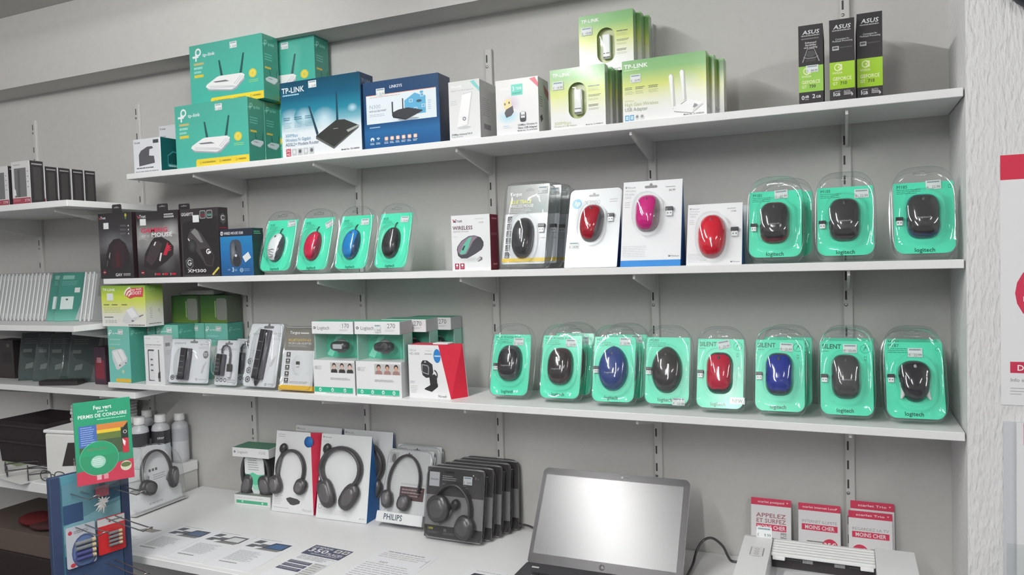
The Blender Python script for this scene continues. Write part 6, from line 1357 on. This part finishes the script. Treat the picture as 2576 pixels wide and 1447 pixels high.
paper('second sheet from the left with pictures of dark laptops', -0.180, -0.350, 0.155, 0.217, 1, laptops(C(70, 72, 78), C(90, 104, 130)))
paper('third sheet from the left with outlined laptop pictures', -0.022, -0.350, 0.155, 0.217, 1, laptops(C(84), C(196, 198, 200)))
paper('fourth sheet from the left with a blue laptop picture, by the flyer', 0.140, -0.350, 0.16, 0.217, 1, laptops(C(60, 64, 72), C(70, 98, 136)))
def f350(a):
    nv = C(74, 78, 98); a.P([(0, 0), (1, 0), (1, 0.30), (0, 0.30)], nv); a.T('LE MENSUEL', 0.05, 0.075, 0.045, C(205), wd=0.5); a.T('350', 0.03, 0.2, 0.10, C(216), wd=0.5); a.T('PLACES', 0.55, 0.215, 0.055, C(210), wd=0.4); a.R(0.62, 0.03, 0.78, 0.12, C(196)); a.R(0.82, 0.03, 0.97, 0.12, C(196)); a.E(0.70, 0.075, 0.05, 0.03, C(110)); a.E(0.895, 0.075, 0.05, 0.03, C(110)); a.L(0.2, 0.235, 0.95, 0.275, 2, C(200), 0.4, 0.1)
    a.L(0.08, 0.33, 0.95, 0.45, 4, C(140), 0.4); 
    for v in (0.5, 0.6, 0.7): a.R(0.04, v, 0.62, v+0.075, nv); a.L(0.06, v+0.015, 0.6, v+0.06, 2, C(150), 0.5, 0.1)
    a.R(0.66, 0.48, 0.97, 0.98, C(186, 188, 186)); a.L(0.68, 0.5, 0.95, 0.95, 8, C(120), 0.25)
paper('printed flyer with dark blue heading and large number', 0.352, -0.338, 0.140, 0.225, -3, f350)
paper('white price list sheet in the middle of the counter', 0.560, -0.288, 0.19, 0.28, -2, lambda a: (a.L(0.15, 0.05, 0.8, 0.08, 1, C(150), 0.7, 0), a.L(0.1, 0.1, 0.95, 0.22, 3, C(184), 0.5), a.T('EASY', 0.25, 0.33, 0.03, C(110)), a.L(0.05, 0.36, 0.9, 0.9, 12, C(168), 0.3), a.R(0.93, 0.1, 0.94, 0.3, C(150))))
paper('small sheet with a dark laptop picture, next to the laptop', 0.868, -0.325, 0.11, 0.2, -2, lambda a: (a.L(0.2, 0.06, 0.9, 0.08, 1, C(150), 0.6, 0), a.P([(0.1, 0.4), (0.22, 0.14), (0.95, 0.14), (0.9, 0.4)], C(64, 66, 72)), a.P([(0.22, 0.38), (0.3, 0.18), (0.88, 0.18), (0.84, 0.38)], C(70, 100, 130))))

# ------------------------------------------------------------------ posters and the dark disc on the wallpapered wall
t = thing('poster', 'white poster with red heading on the wallpapered wall', 'poster', (2.106, -0.2625, -0.325)); w, h = 0.30, 0.522
m = MB(); m.box(0, -0.0012, 0, w, 0, h, C(214, 214, 215)); m.build('sheet', t, 'gloss'); a = Art(w, h, -0.0014); a.R(0.005, 0.005, 0.995, 0.995, C(212, 212, 214)); a.R(0, 0, 1, 0.098, C(192, 40, 66)); a.E(0.32, 0.55, 0.235, 0.135, C(190, 46, 76)); a.T('39€', 0.32, 0.585, 0.09, C(222), al='c'); a.R(0.14, 0.25, 0.8, 0.3, C(176, 60, 80)); a.R(0.145, 0.34, 0.8, 0.4, C(96, 100, 110)); a.R(0.055, 0.825, 0.7, 0.87, C(184, 44, 74)); a.T('DIS', 0.095, 0.86, 0.022, C(222)); a.T('Info et', 0.055, 0.905, 0.014, C(130), b=0); a.L(0.055, 0.93, 0.9, 0.965, 3, C(170), 0.3); a.done(t, 'print', 'gloss')
t = thing('brochure_holder', 'clear brochure holder with red leaflet under the poster', 'holder', (2.110, -0.2625, -0.86)); w, h = 0.26, 0.50
m = MB(); m.box(0, -0.003, 0, w, 0, h, C(186, 188, 192)); m.build('back_plate', t, 'gloss'); m = MB(); m.box(0.022, -0.012, 0.01, w-0.02, -0.006, h, C(208, 209, 211)); m.build('leaflet', t, 'paper'); m = MB(); m.box(0.034, -0.0125, h-0.046, w-0.02, -0.0121, h, C(200, 40, 56)); m.build('leaflet_heading', t, 'paper')
m = MB(); m.box(0.0, -0.032, 0.0, w, -0.030, h*0.5, (1, 1, 1)); m.build('clear_pocket', t, mats=[clear()])
t = thing('wall_clock', 'dark round object at the top right corner on the wallpapered wall', 'clock', (2.205, -0.2625, 0.572))
m = MB(); m.xf = Matrix.Rotation(pi/2, 4, 'X'); m.lathe([(0.095, 0), (0.10, 0.012), (0.096, 0.026), (0.084, 0.03)], C(40, 42, 50), n=48); m.build('rim', t, 'plastic'); m = MB(); m.xf = Matrix.Rotation(pi/2, 4, 'X'); m.lathe([(0.082, 0.0302), (0.08, 0.0304)], C(200), n=40); m.build('dial', t, 'gloss')
for a_, l_ in ((0.6, 0.045), (2.4, 0.06)): m = MB(); m.tube([(0, -0.032, 0), (l_*sin(a_)*0.5, -0.032, l_*cos(a_)*0.5), (l_*sin(a_), -0.032, l_*cos(a_))], 0.002, C(40), 6); m.build('hand', t, 'plastic')
# ------------------------------------------------------------------ far left: hard drive boxes, card packs, cabinet top
ZA = 0.257
def hdd_front(a):
    a.R(0, 0, 1, 1, C(190)); a.R(0.14, 0.16, 0.8, 0.84, C(96)); a.P([(0.3, 0.84), (0.34, 0.2), (0.46, 0.18), (0.44, 0.84)], C(74)); a.L(0.12, 0.07, 0.5, 0.1, 1, C(150), 0.8, 0); a.R(0, 0.86, 1, 1, C(140, 44, 60)); a.T('2TB', 0.95, 0.95, 0.055, C(206, 180, 186), wd=0.28, al='r'); a.L(0.06, 0.89, 0.55, 0.95, 2, C(190, 130, 140), 0.4)
    for k in range(4): a.E(0.89, 0.25+0.12*k, 0.03, 0.015, C(110), 8)
    a.P([(0.06, 0.8), (0.1, 0.6), (0.2, 0.68), (0.22, 0.8)], C(206))
def hdd_side(a): a.L(0.15, 0.06, 0.9, 0.1, 1, C(150), 0.8, 0); a.R(0.25, 0.15, 0.8, 0.92, C(64, 62, 62))
hk, hs = C(50, 48, 48), C(48, 46, 47)
carton('hard_drive_box', 'large black and white drive box with red strip, front left', 'box', (-0.895, -0.388, ZA), 0.098, 0.150, 0.05, C(196), hs, C(44), art=hdd_front, side_art=hdd_side, kind='gloss', group='black hard drive boxes')
carton('hard_drive_box', 'black drive box cut off by the left picture edge', 'box', (-1.02, -0.385, ZA), 0.098, 0.14, 0.05, C(170), hs, C(44), art=hdd_front, side_art=hdd_side, group='black hard drive boxes')
h0 = None
for k, y in enumerate((-0.336, -0.286, -0.234, -0.184)):
    lb = ['black drive box right behind the large one', 'third black drive box from the front', 'fourth black drive box from the front', 'hindmost black drive box, rightmost in the row'][k]
    if h0 is None: h0 = carton('hard_drive_box', lb, 'box', (-0.893, y, ZA), 0.098, 0.134, 0.046, C(186), hs, C(44), art=hdd_front, side_art=hdd_side, group='black hard drive boxes')
    else: dup(h0, (-0.893, y, ZA), label=lb)

# clear memory card packs standing in a slanted row
def mem_pack(label, loc, col, art=None, yaw=24, lean=17):
    w, h = 0.13, 0.195; t = thing('card_pack', label, 'blister pack', loc, yaw, lean, 'clear card packs in a slanted row'); m = MB(); m.prism(card_poly(w, h, 0.006, 0.006), 0, 0.0012, col); m.build('card', t, 'gloss')
    if art: a = Art(w, h, -0.0002); a.R(0.02, 0.02, 0.98, 0.98, col); art(a); a.done(t, 'print', 'gloss')
    m = MB(); m.smooth = True; o = pack_outline(w, h, 10, 10, 28); rg = lambda f, y: [(w/2+x*f, y, h/2+z*f) for x, z in o]; m.loft([rg(1.02, 0.002), rg(1.0, -0.006), rg(0.94, -0.009)], (1, 1, 1), cap1=True); m.build('clear_blister', t, mats=[clear()])
    return t
def teal_art(a):
    a.G([(0, C(60, 118, 108)), (0.75, C(64, 128, 116)), (1, C(110, 176, 160))]); a.R(0.1, 0.06, 0.45, 0.14, C(120, 160, 150)); a.R(0.5, 0.32, 0.66, 0.42, C(200)); a.R(0.12, 0.5, 0.5, 0.76, C(196, 206, 204)); a.E(0.3, 0.56, 0.04, 0.02, C(90)); a.P([(0.98, 0.1), (0.98, 0.98), (0.62, 0.98), (0.72, 0.7), (0.8, 0.4)], C(176, 178, 182)); a.L(0.1, 0.18, 0.6, 0.28, 3, C(100, 150, 140), 0.4)
def pale_art(a): a.R(0, 0, 1, 1, C(140, 141, 142)); a.R(0, 0, 0.05, 1, C(212)); a.R(0.08, 0.04, 0.12, 0.96, C(186)); a.R(0.2, 0.1, 0.9, 0.5, C(120))
ords = ['first', 'second', 'third', 'fourth', 'fifth', 'sixth', 'seventh', 'eighth', 'ninth', 'tenth', 'eleventh', 'twelfth', 'thirteenth', 'fourteenth', 'fifteenth', 'sixteenth', 'seventeenth']
mp = mem_pack('first pale card pack of the slanted row, counted from the teal ones', (-1.075, -0.19, -0.178), C(176, 178, 178), pale_art)
for k in range(1, 17): dup(mp, (-1.075-0.0245*k, -0.19, -0.178), label=ords[k] + ' pale card pack of the slanted row, counted from the teal ones')
mt = mem_pack('teal card pack with white inset, behind the foremost teal one', (-1.045, -0.19, -0.178), C(62, 122, 112), teal_art); dup(mt, (-0.985, -0.20, -0.178), label='foremost teal card pack with white inset')
for k in range(3): dup(mp, (-0.862+0.024*k, -0.185, -0.178), label=['pale card pack just right of the foremost teal one', 'pale card pack second right of the foremost teal one', 'rightmost pale card pack, against the yellow green box'][k])

# dim shelf below: dark packs with its shade in their colours, a purple red box
def dk_art(a): a.G([(0, C(52, 56, 58)), (1, C(58, 76, 74))]); a.R(0.08, 0.34, 0.34, 0.41, C(100, 106, 106)); a.P([(0.2, 0.66), (0.42, 0.62), (0.4, 0.74), (0.18, 0.76)], C(108, 116, 114)); a.P([(0.9, 0.02), (0.98, 0.02), (0.98, 0.98), (0.7, 0.98)], C(96)); a.L(0.1, 0.12, 0.6, 0.25, 3, C(90), 0.4)
dp = mem_pack('dark card pack on the dim shelf, nearest to the red box', (-0.985, -0.16, -0.424), C(54, 60, 62), dk_art, 24, 14); dp['group'] = 'dark card packs on the dim shelf'
for k in range(3): dup(dp, (-1.095-0.082*k, -0.165-0.006*k, -0.424), 24+(9, -6, 5)[k], label=['second dark card pack from the red box', 'third dark card pack from the red box', 'farthest dark card pack from the red box'][k])
carton('gadget_box', 'narrow purple and red box on the dim shelf', 'box', (-0.838, -0.15, -0.425), 0.062, 0.145, 0.05, C(70, 48, 62), C(60, 42, 52), C(60, 50, 60), art=lambda a: (a.R(0.1, 0.35, 0.9, 0.85, C(120, 44, 56)), a.R(0.25, 0.28, 0.65, 0.42, C(170, 120, 130))), kind='paper')
m = MB(); m.box(0, -0.05, 0, 0.16, 0.0, 0.018, C(46, 40, 41), c=0.003); o = m.build('drive_case', None, 'plastic'); o.location = (-1.05, -0.195, -0.424); o.rotation_euler = (0, 0, radians(18)); tag(o, 'flat black case lying on the dim shelf before the packs', 'case')
carton('gadget_box', 'dark box at the left end of the dim shelf', 'box', (-1.47, -0.14, -0.425), 0.13, 0.16, 0.08, C(52, 46, 46), C(48, 44, 44), C(44), art=lambda a: (a.R(0.45, 0.3, 0.9, 0.6, C(40, 36, 36)), a.E(0.75, 0.14, 0.08, 0.05, C(90, 84, 84))), kind='paper')

# cabinet top: bin, papers, white case, spectacles, bottles
m = MB(); bw, bd, bh = 0.30, 0.22, 0.165
P = [(0, 0), (bw, 0), (bw, bd), (0, bd)]
rg = lambda z, g: [(x + (g if x == 0 else -g), y + (g if y == 0 else -g), z) for x, y in P]
m.loft([rg(0, 0.012), rg(bh, 0.0), rg(bh, 0.008), rg(0.01, 0.018)], C(46, 40, 42), cap0=True, cap1=True)
for z in (bh-0.02, bh*0.5): m.loft([rg(z, -0.002), rg(z+0.008, -0.002)], C(52, 46, 48))
o = m.build('storage_bin', None, 'fabric'); o.location = (-1.235, -0.29, ZD); tag(o, 'black woven storage bin at the left picture edge', 'bin')
t = thing('paper_stack', 'tall stack of white envelopes behind the white case', 'paper stack', (-0.92, -0.20, ZD))
for k in range(18):
    m = MB(); dx = random.uniform(-0.004, 0.004); m.box(dx, random.uniform(-0.004, 0.004), 0.0125*k, 0.17+dx, 0.16, 0.0125*k+0.011, C(196 - 10*(k % 3)), c=0.001); m.build('envelope', t, 'paper')
t = thing('white_case', 'white plastic case with dark opening on the cabinet top', 'case', (-0.80, -0.385, ZD), 8)
m = MB(); m.box(0, 0, 0, 0.20, 0.15, 0.165, C(204, 204, 202), c=0.006); m.build('body', t, 'plastic'); m = MB(); m.box(-0.003, -0.003, 0.166, 0.203, 0.153, 0.178, C(212), c=0.003); m.build('lid', t, 'plastic'); m = MB(); m.prism([(0.075, 0.05), (0.19, 0.06), (0.19, 0.14), (0.105, 0.135)], -0.0012, -0.0002, C(54, 48, 48)); m.build('opening', t, 'plastic')
def sheet(label, loc, yaw, col, z=0.0):
    m = MB(); m.box(0, -0.2, 0, 0.28, 0, 0.001, C(206, 206, 204)); o = m.build('paper_sheet', None, 'paper'); o.location = (loc[0], loc[1], ZD+z+0.0002); o.rotation_euler = (0, 0, radians(yaw)); tag(o, label, 'paper'); m = MB(); m.box(0.05, -0.07, 0.0011, 0.2, -0.03, 0.0014, col); m.build('printed_strip', o, 'paper'); return o
sheet('paper sheet with green strip lying before the black bin', (-1.25, -0.20, 0), -14, C(140, 156, 120), 0.0012); sheet('paper sheet under the spectacles near the cabinet edge', (-1.07, -0.225, 0), -8, C(196), 0.0)
def specs(label, loc, yaw):
    t = thing('spectacles', label, 'glasses', loc, yaw, group='spectacles on the cabinet edge'); k = C(56, 54, 56); m = MB()
    for s in (-1, 1): m.tube([(0.033*s+0.025*spow(cos(2*pi*j/20), 0.8), 0, 0.02+0.018*spow(sin(2*pi*j/20), 0.8)) for j in range(21)], 0.0018, k, 6)
    m.tube([(-0.009, 0, 0.024), (0, -0.002, 0.027), (0.009, 0, 0.024)], 0.0016, k, 6); m.build('rims', t, 'plastic')
    for s in (-1, 1): m = MB(); m.tube([(0.058*s, 0, 0.026), (0.062*s, 0.05, 0.024), (0.060*s, 0.10, 0.018), (0.055*s, 0.135, 0.004)], [0.0026, 0.0024, 0.002, 0.002], k, 6); m.build('temple', t, 'plastic')
    for s in (-1, 1): m = MB(); m.poly([(0.033*s+0.023*spow(cos(2*pi*j/16), 0.8), 0.0, 0.02+0.016*spow(sin(2*pi*j/16), 0.8)) for j in range(16)], (1, 1, 1)); m.build('lens', t, mats=[clear()])
    return t
sp0 = specs('spectacles nearest the picture edge on the cabinet', (-1.0, -0.40, ZD+0.0015), -28)
dup(sp0, (-0.87, -0.405, ZD+0.0015), -32, 'spectacles in the middle of the cabinet edge')
dup(sp0, (-0.735, -0.405, ZD+0.0015), 5, 'spectacles next to the white case')

def bottle(label, x, y, r, h, dark, tin=False):
    t = thing('bottle', label, 'bottle', (x, y, ZD), group='white capped bottles on the cabinet'); g = C(170, 172, 176)
    m = MB(); m.lathe([(r*0.96, 0), (r, 0.004), (r, h*0.72), (r*0.9, h*0.79), (r*0.5, h*0.85), (r*0.46, h*0.88)], g, n=24); m.build('bottle_body', t, 'plastic')
    m = MB(); m.smooth = True
    rr = r*1.012
    m.loft([[(rr*cos(2*pi*k/24), rr*sin(2*pi*k/24), z) for k in range(24)] for z in (h*0.06, h*0.44, h*0.70)], [C(178, 180, 184), C(52, 52, 56) if dark else C(160, 162, 168)]); m.build('label_wrap', t, 'gloss')
    m = MB(); m.lathe([(r*0.62, h*0.86), (r*0.64, h*0.87), (r*0.6, h), (r*0.5, h*1.005)], C(208), n=20); m.build('cap', t, 'plastic'); return t
bottle('pale bottle at the right end of the row', -0.518, -0.047, 0.030, 0.185, False)
_b = bottle('dark labelled bottle second from the right', -0.548, -0.108, 0.032, 0.19, True)
a = Art(0.03, 0.02, 0, Matrix.Rotation(radians(48), 4, 'Z') @ Matrix.Translation((-0.015, -0.0335, 0.098))); a.T('ctor', 0.5, 0.7, 0.5, C(190), wd=0.8, al='c'); a.done(_b, 'lettering')
bottle('dark labelled bottle third from the right', -0.59, -0.165, 0.032, 0.19, True)
bottle('dark labelled bottle hindmost in the row', -0.676, -0.06, 0.030, 0.19, True)
bottle('dark labelled bottle at the left end of the row', -0.682, -0.13, 0.030, 0.178, True)

# headset pack leaning on the cabinet's end
w, h = 0.225, 0.225
t = thing('headset_pack', 'white and clear headset pack with two black ear cups, leaning on the cabinet', 'blister pack', (-0.418, -0.358, ZC+0.003), 91, 7)
m = MB(); m.prism([(0, 0), (w, 0), (w, 0.05), (w*0.78, 0.062), (w*0.72, 0.085), (w*0.86, 0.13), (w*0.82, 0.175), (w*0.66, h-0.012), (w*0.46, h-0.006), (w*0.3, h-0.03), (w*0.26, 0.15), (w*0.44, 0.11), (w*0.4, 0.075), (w*0.2, 0.06), (0, 0.09)], 0, 0.0015, C(212, 212, 215)); m.build('card', t, 'gloss')
a = Art(w, h, -0.0002); a.R(0.02, 0.80, 0.98, 0.98, C(212, 212, 215)); a.T('ewent', 0.36, 0.94, 0.045, C(140), wd=0.26, b=0)
for k in range(3): a.R(0.43+0.06*k, 0.4, 0.47+0.06*k, 0.44, C(110))
a.L(0.5, 0.5, 0.75, 0.6, 3, C(160), 0.35); a.done(t, 'print', 'gloss')
o = headset(t, w*0.52, h*0.52, 0.062, 0.08, -0.014, hd, hd2, cups=((-0.72, -0.62, 0.55, 0.42, -0.5), (1.05, -0.5, 0.3, 0.62, -0.2)), a0=-20, a1=200, band=0.004)
m = MB(); m.smooth = True; N = 40; ol = []
for k in range(N):
    aa = 2*pi*(k+0.5)/N; c, s_ = cos(aa), sin(aa); n = 8 if s_ < 0 else 2.2; r = (abs(c/(w*0.49))**n + abs(s_/(h*0.49))**n) ** (-1/n); ol.append((w/2+r*c, h/2+r*s_))
rg = lambda f, y: [(w/2+(x-w/2)*f, y, h/2+(z-h/2)*f) for x, z in ol]
m.loft([rg(1.0, 0.004), rg(0.98, -0.02), rg(0.92, -0.034), rg(0.5, -0.036)], (1, 1, 1), cap1=True); m.build('clear_blister', t, mats=[clear()])
m = MB(); m.box(0, -0.030, 0, w, 0.002, 0.004, C(170)); m.build('foot', t, 'plastic')

# ------------------------------------------------------------------ blue hook display with battery packs
t = thing('hook_display', 'blue cardboard hook display standing in front of the counter', 'display stand', (-0.083, -0.85, -1.65), 78)
sw, sh = 0.200, 1.125; bl = C(50, 62, 92)
m = MB(); m.box(0, 0, 0.03, sw, 0.02, sh, C(84, 140, 156), bl, bl, 0.001); m.build('panel', t, 'paper')
for x in (0.0, sw-0.022): m = MB(); m.box(x, -0.004, 0.03, x+0.022, 0.0, sh, bl); m.build('edge_strip', t, 'paper')
m = MB(); m.box(-0.06, -0.12, 0.0, sw+0.06, 0.14, 0.03, C(50), c=0.004); m.build('foot', t, 'plastic')
a = Art(sw, sh, -0.0045); a.R(0.13, 0.02, 0.87, 0.4, C(92, 134, 148)); a.P([(0.13, 0.12), (0.55, 0.10), (0.87, 0.09), (0.87, 0.13), (0.13, 0.16)], C(116, 158, 168)); a.P([(0.6, 0.02), (0.68, 0.02), (0.68, 0.09), (0.6, 0.095)], C(52, 90, 112)); a.P([(0.7, 0.05), (0.87, 0.04), (0.87, 0.08), (0.7, 0.085)], C(50, 84, 110)); a.R(0.13, 0.07, 0.38, 0.115, C(48, 72, 106)); a.R(0.13, 0.19, 0.87, 0.40, C(54, 72, 104)); a.done(t, 'panel_print', 'paper')
def hook(x, z, l=0.13):
    m = MB(); p = [(x-0.012, -0.003, z), (x-0.012, -l*0.5, z), (x-0.012, -l+0.012, z+0.002), (x-0.006, -l, z+0.010), (x, -l, z+0.011), (x+0.006, -l, z+0.010), (x+0.012, -l+0.012, z+0.002), (x+0.012, -l*0.5, z), (x+0.012, -0.003, z)]
    m.tube(p, 0.0016, C(150, 148, 146), 6); return m.build('wire_hook', t, 'metal')
hooks = [(0.064, 0.985, 0.15), (0.143, 0.985, 0.22), (0.060, 1.075, 0.12), (0.150, 1.072, 0.18), (0.06, 0.85, 0.13), (0.14, 0.862, 0.2)]
for x, z, l in hooks: hook(x, z, l)
dm = Matrix.Translation((-0.083, -0.85, 0)) @ Matrix.Rotation(radians(78), 4, 'Z'); dm60 = Matrix.Translation((-0.083, -0.85, 0)) @ Matrix.Rotation(radians(60), 4, 'Z')
def hang(x, yoff): p = dm @ Vector((x, yoff, 0)); return p.x, p.y
def bat_pack(label, x, z, w, h, c1, c2, red):
    px, py = hang(x, -0.012); t = thing('battery_pack', label, 'battery pack', (px, py, z), 78, 0, 'battery packs on the blue display')
    m = MB(); m.prism(card_poly(w, h, 0.006, 0.004), 0, 0.0012, c1); m.build('card', t, 'gloss'); a = Art(w, h, -0.0002); a.R(0.02, 0.02, 0.98, 0.98, c1)
    if red: a.R(0, 0.22, 1, 0.98, C(196, 40, 44)); a.R(0, 0.02, 1, 0.22, C(200, 200, 202)); a.E(0.45, 0.13, 0.04, 0.03, C(190, 60, 70)); a.L(0.52, 0.1, 0.9, 0.16, 1, C(110), 0.7, 0)
    else: a.E(0.62, 0.66, 0.45, 0.42, C(74, 84, 124)); a.E(0.62, 0.66, 0.4, 0.37, C(92, 116, 160)); a.E(0.14, 0.14, 0.07, 0.05, C(180, 60, 74)); a.L(0.26, 0.12, 0.8, 0.2, 2, C(110), 0.4); a.E(0.2, 0.93, 0.09, 0.05, C(180, 60, 70))
    a.done(t, 'print', 'gloss'); n = 4
    for k in range(n):
        m = MB(); zz = h*(0.22+0.11*k) if red else h*(0.2+0.125*k); x0, x1 = (w*0.36, w*0.82) if red else (w*0.28, w*0.93); rr = 0.0042 if red else 0.0055
        m.tube([(x0, -0.006, zz), (x0+(x1-x0)*0.3, -0.006, zz), (x1, -0.006, zz)], rr, C(120, 124, 128) if (red or k > 1) else C(74, 76, 128), 10); m.tube([(x1-0.008, -0.006, zz), (x1-0.004, -0.006, zz), (x1+0.001, -0.006, zz)], rr*1.05, C(196, 176, 140), 10); m.build('battery', t, 'shiny')
    bubble(t, w*0.58, h*0.4, w*0.66, h*0.62, 0.013, e=0.45); return t
bat_pack('silver blue battery pack hanging at left of the blue display', 0.027, -0.772, 0.074, 0.110, C(178, 182, 190), None, False)
bat_pack('red battery pack hanging at right of the blue display', 0.107, -0.762, 0.073, 0.10, C(196, 40, 44), None, True)
px, py = hang(0.118, -0.022); t = thing('key_ring_toy', 'small red and white woolly key ring hanging under the green pack', 'key ring', (px, py, -0.645), 78)
m = MB(); m.box(-0.016, 0, 0.045, 0.02, 0.004, 0.075, C(150, 70, 84), c=0.001); m.build('card', t, 'gloss')
m = MB()
for k in range(26):
    a_ = random.uniform(0, 2*pi); l_ = random.uniform(0.012, 0.024); m.tube([(0, -0.004, 0.03), (l_*0.5*cos(a_), -0.008, 0.03+l_*0.5*sin(a_)), (l_*cos(a_), -0.005, 0.026+l_*sin(a_))], [0.003, 0.0025, 0.001], C(206, 202, 200), 5)
m.build('wool_tuft', t, 'fabric')
# green learner pack on the top hooks
w, h = 0.134, 0.216; _p = dm60 @ Vector((0.058, -0.045, 0)); px, py = _p.x, _p.y
t = thing('learner_pack', 'green and red disc pack for learner drivers on top of the blue display', 'disc pack', (px, py, -0.546), 60, 4)
G1, R1 = C(38, 138, 102), C(190, 48, 74)
m = MB(); m.box(0, 0, 0, w, 0.012, h, G1, C(60, 140, 110), G1, 0.001); m.build('booklet', t, 'gloss')
a = Art(w, h); a.R(0.005, 0.005, 0.995, 0.995, G1); a.T('Feu vert', 0.5, 0.105, 0.045, C(220, 235, 228), wd=0.32, al='c'); a.T('pour le', 0.5, 0.14, 0.024, C(200, 225, 215), wd=0.18, al='c'); a.T('PERMIS DE CONDUIRE', 0.5, 0.20, 0.04, C(225, 238, 232), wd=0.86, al='c'); a.L(0.4, 0.225, 0.9, 0.24, 1, C(150, 210, 185), 0.6, 0)
a.R(0.07, 0.29, 0.93, 0.66, C(66, 84, 60)); a.R(0.38, 0.29, 0.93, 0.36, C(190, 120, 60)); a.R(0.38, 0.36, 0.8, 0.4, C(206, 176, 50)); a.R(0.38, 0.40, 0.8, 0.48, C(90, 110, 56)); a.P([(0.8, 0.4), (0.93, 0.3), (0.93, 0.66), (0.82, 0.66)], C(40, 44, 40)); a.R(0.07, 0.29, 0.38, 0.55, C(66, 98, 160)); a.L(0.1, 0.31, 0.35, 0.54, 9, C(150, 172, 206), 0.3); a.R(0.82, 0.5, 0.93, 0.68, C(176, 46, 60)); a.P([(0.82, 0.5), (0.88, 0.54), (0.86, 0.6), (0.83, 0.56)], C(210)); a.O(0.875, 0.42, 0.035, 0.01, C(190), 14)
a.R(0.0, 0.84, 1, 1, R1); a.P([(0.0, 0.84), (1, 0.76), (1, 0.85), (0, 0.86)], R1)
a.E(0.40, 0.70, 0.34, 0.205, C(40, 142, 100), 36); a.O(0.40, 0.70, 0.34, 0.006, C(120, 200, 165), 36); a.L(0.2, 0.57, 0.6, 0.61, 2, C(110, 120, 90), 0.4); a.E(0.38, 0.74, 0.13, 0.075, C(150, 200, 180)); a.L(0.28, 0.7, 0.48, 0.79, 4, C(214, 230, 222), 0.45); a.E(0.86, 0.84, 0.1, 0.06, C(200, 206, 180)); a.E(0.86, 0.825, 0.09, 0.03, C(96, 110, 60)); a.R(0.34, 0.9, 0.42, 0.96, C(220, 170, 180)); a.R(0.46, 0.9, 0.54, 0.96, C(216, 140, 154)); a.done(t, 'front_print', 'gloss')
m = MB(); m.box(-0.004, -0.010, -0.014, w+0.02, 0.014, h*0.34, (1, 1, 1)); m.build('clear_sleeve', t, mats=[clear()])

# storage under the cabinet
t = carton('cardboard_box', 'brown cardboard box in the dark space under the cabinet', 'box', (-1.32, -0.38, -1.02), 0.62, 0.08, 0.3, C(92, 80, 74), C(86, 76, 70), C(98, 86, 80), kind='matte', yaw=0)
carton('cardboard_box', 'dark block added for the shade under the brown cardboard box', 'box', (-1.35, -0.39, -1.209), 0.68, 0.188, 0.32, C(46, 38, 38), C(44, 36, 36), C(50, 42, 42), kind='matte')  # added block, its dark colour stands for the shade down there
m = MB(); m.blob((0, 0, 0.02), 0.09, 0.06, 0.022, C(92, 34, 36), 14, 6, 2.0); m.blob((0.07, -0.02, 0.014), 0.07, 0.05, 0.015, C(70, 44, 44), 12, 6); o = m.build('cloth_bundle', None, 'fabric'); o.location = (-0.98, -0.30, -0.938); tag(o, 'crumpled dark red cloth on the brown cardboard box', 'cloth')
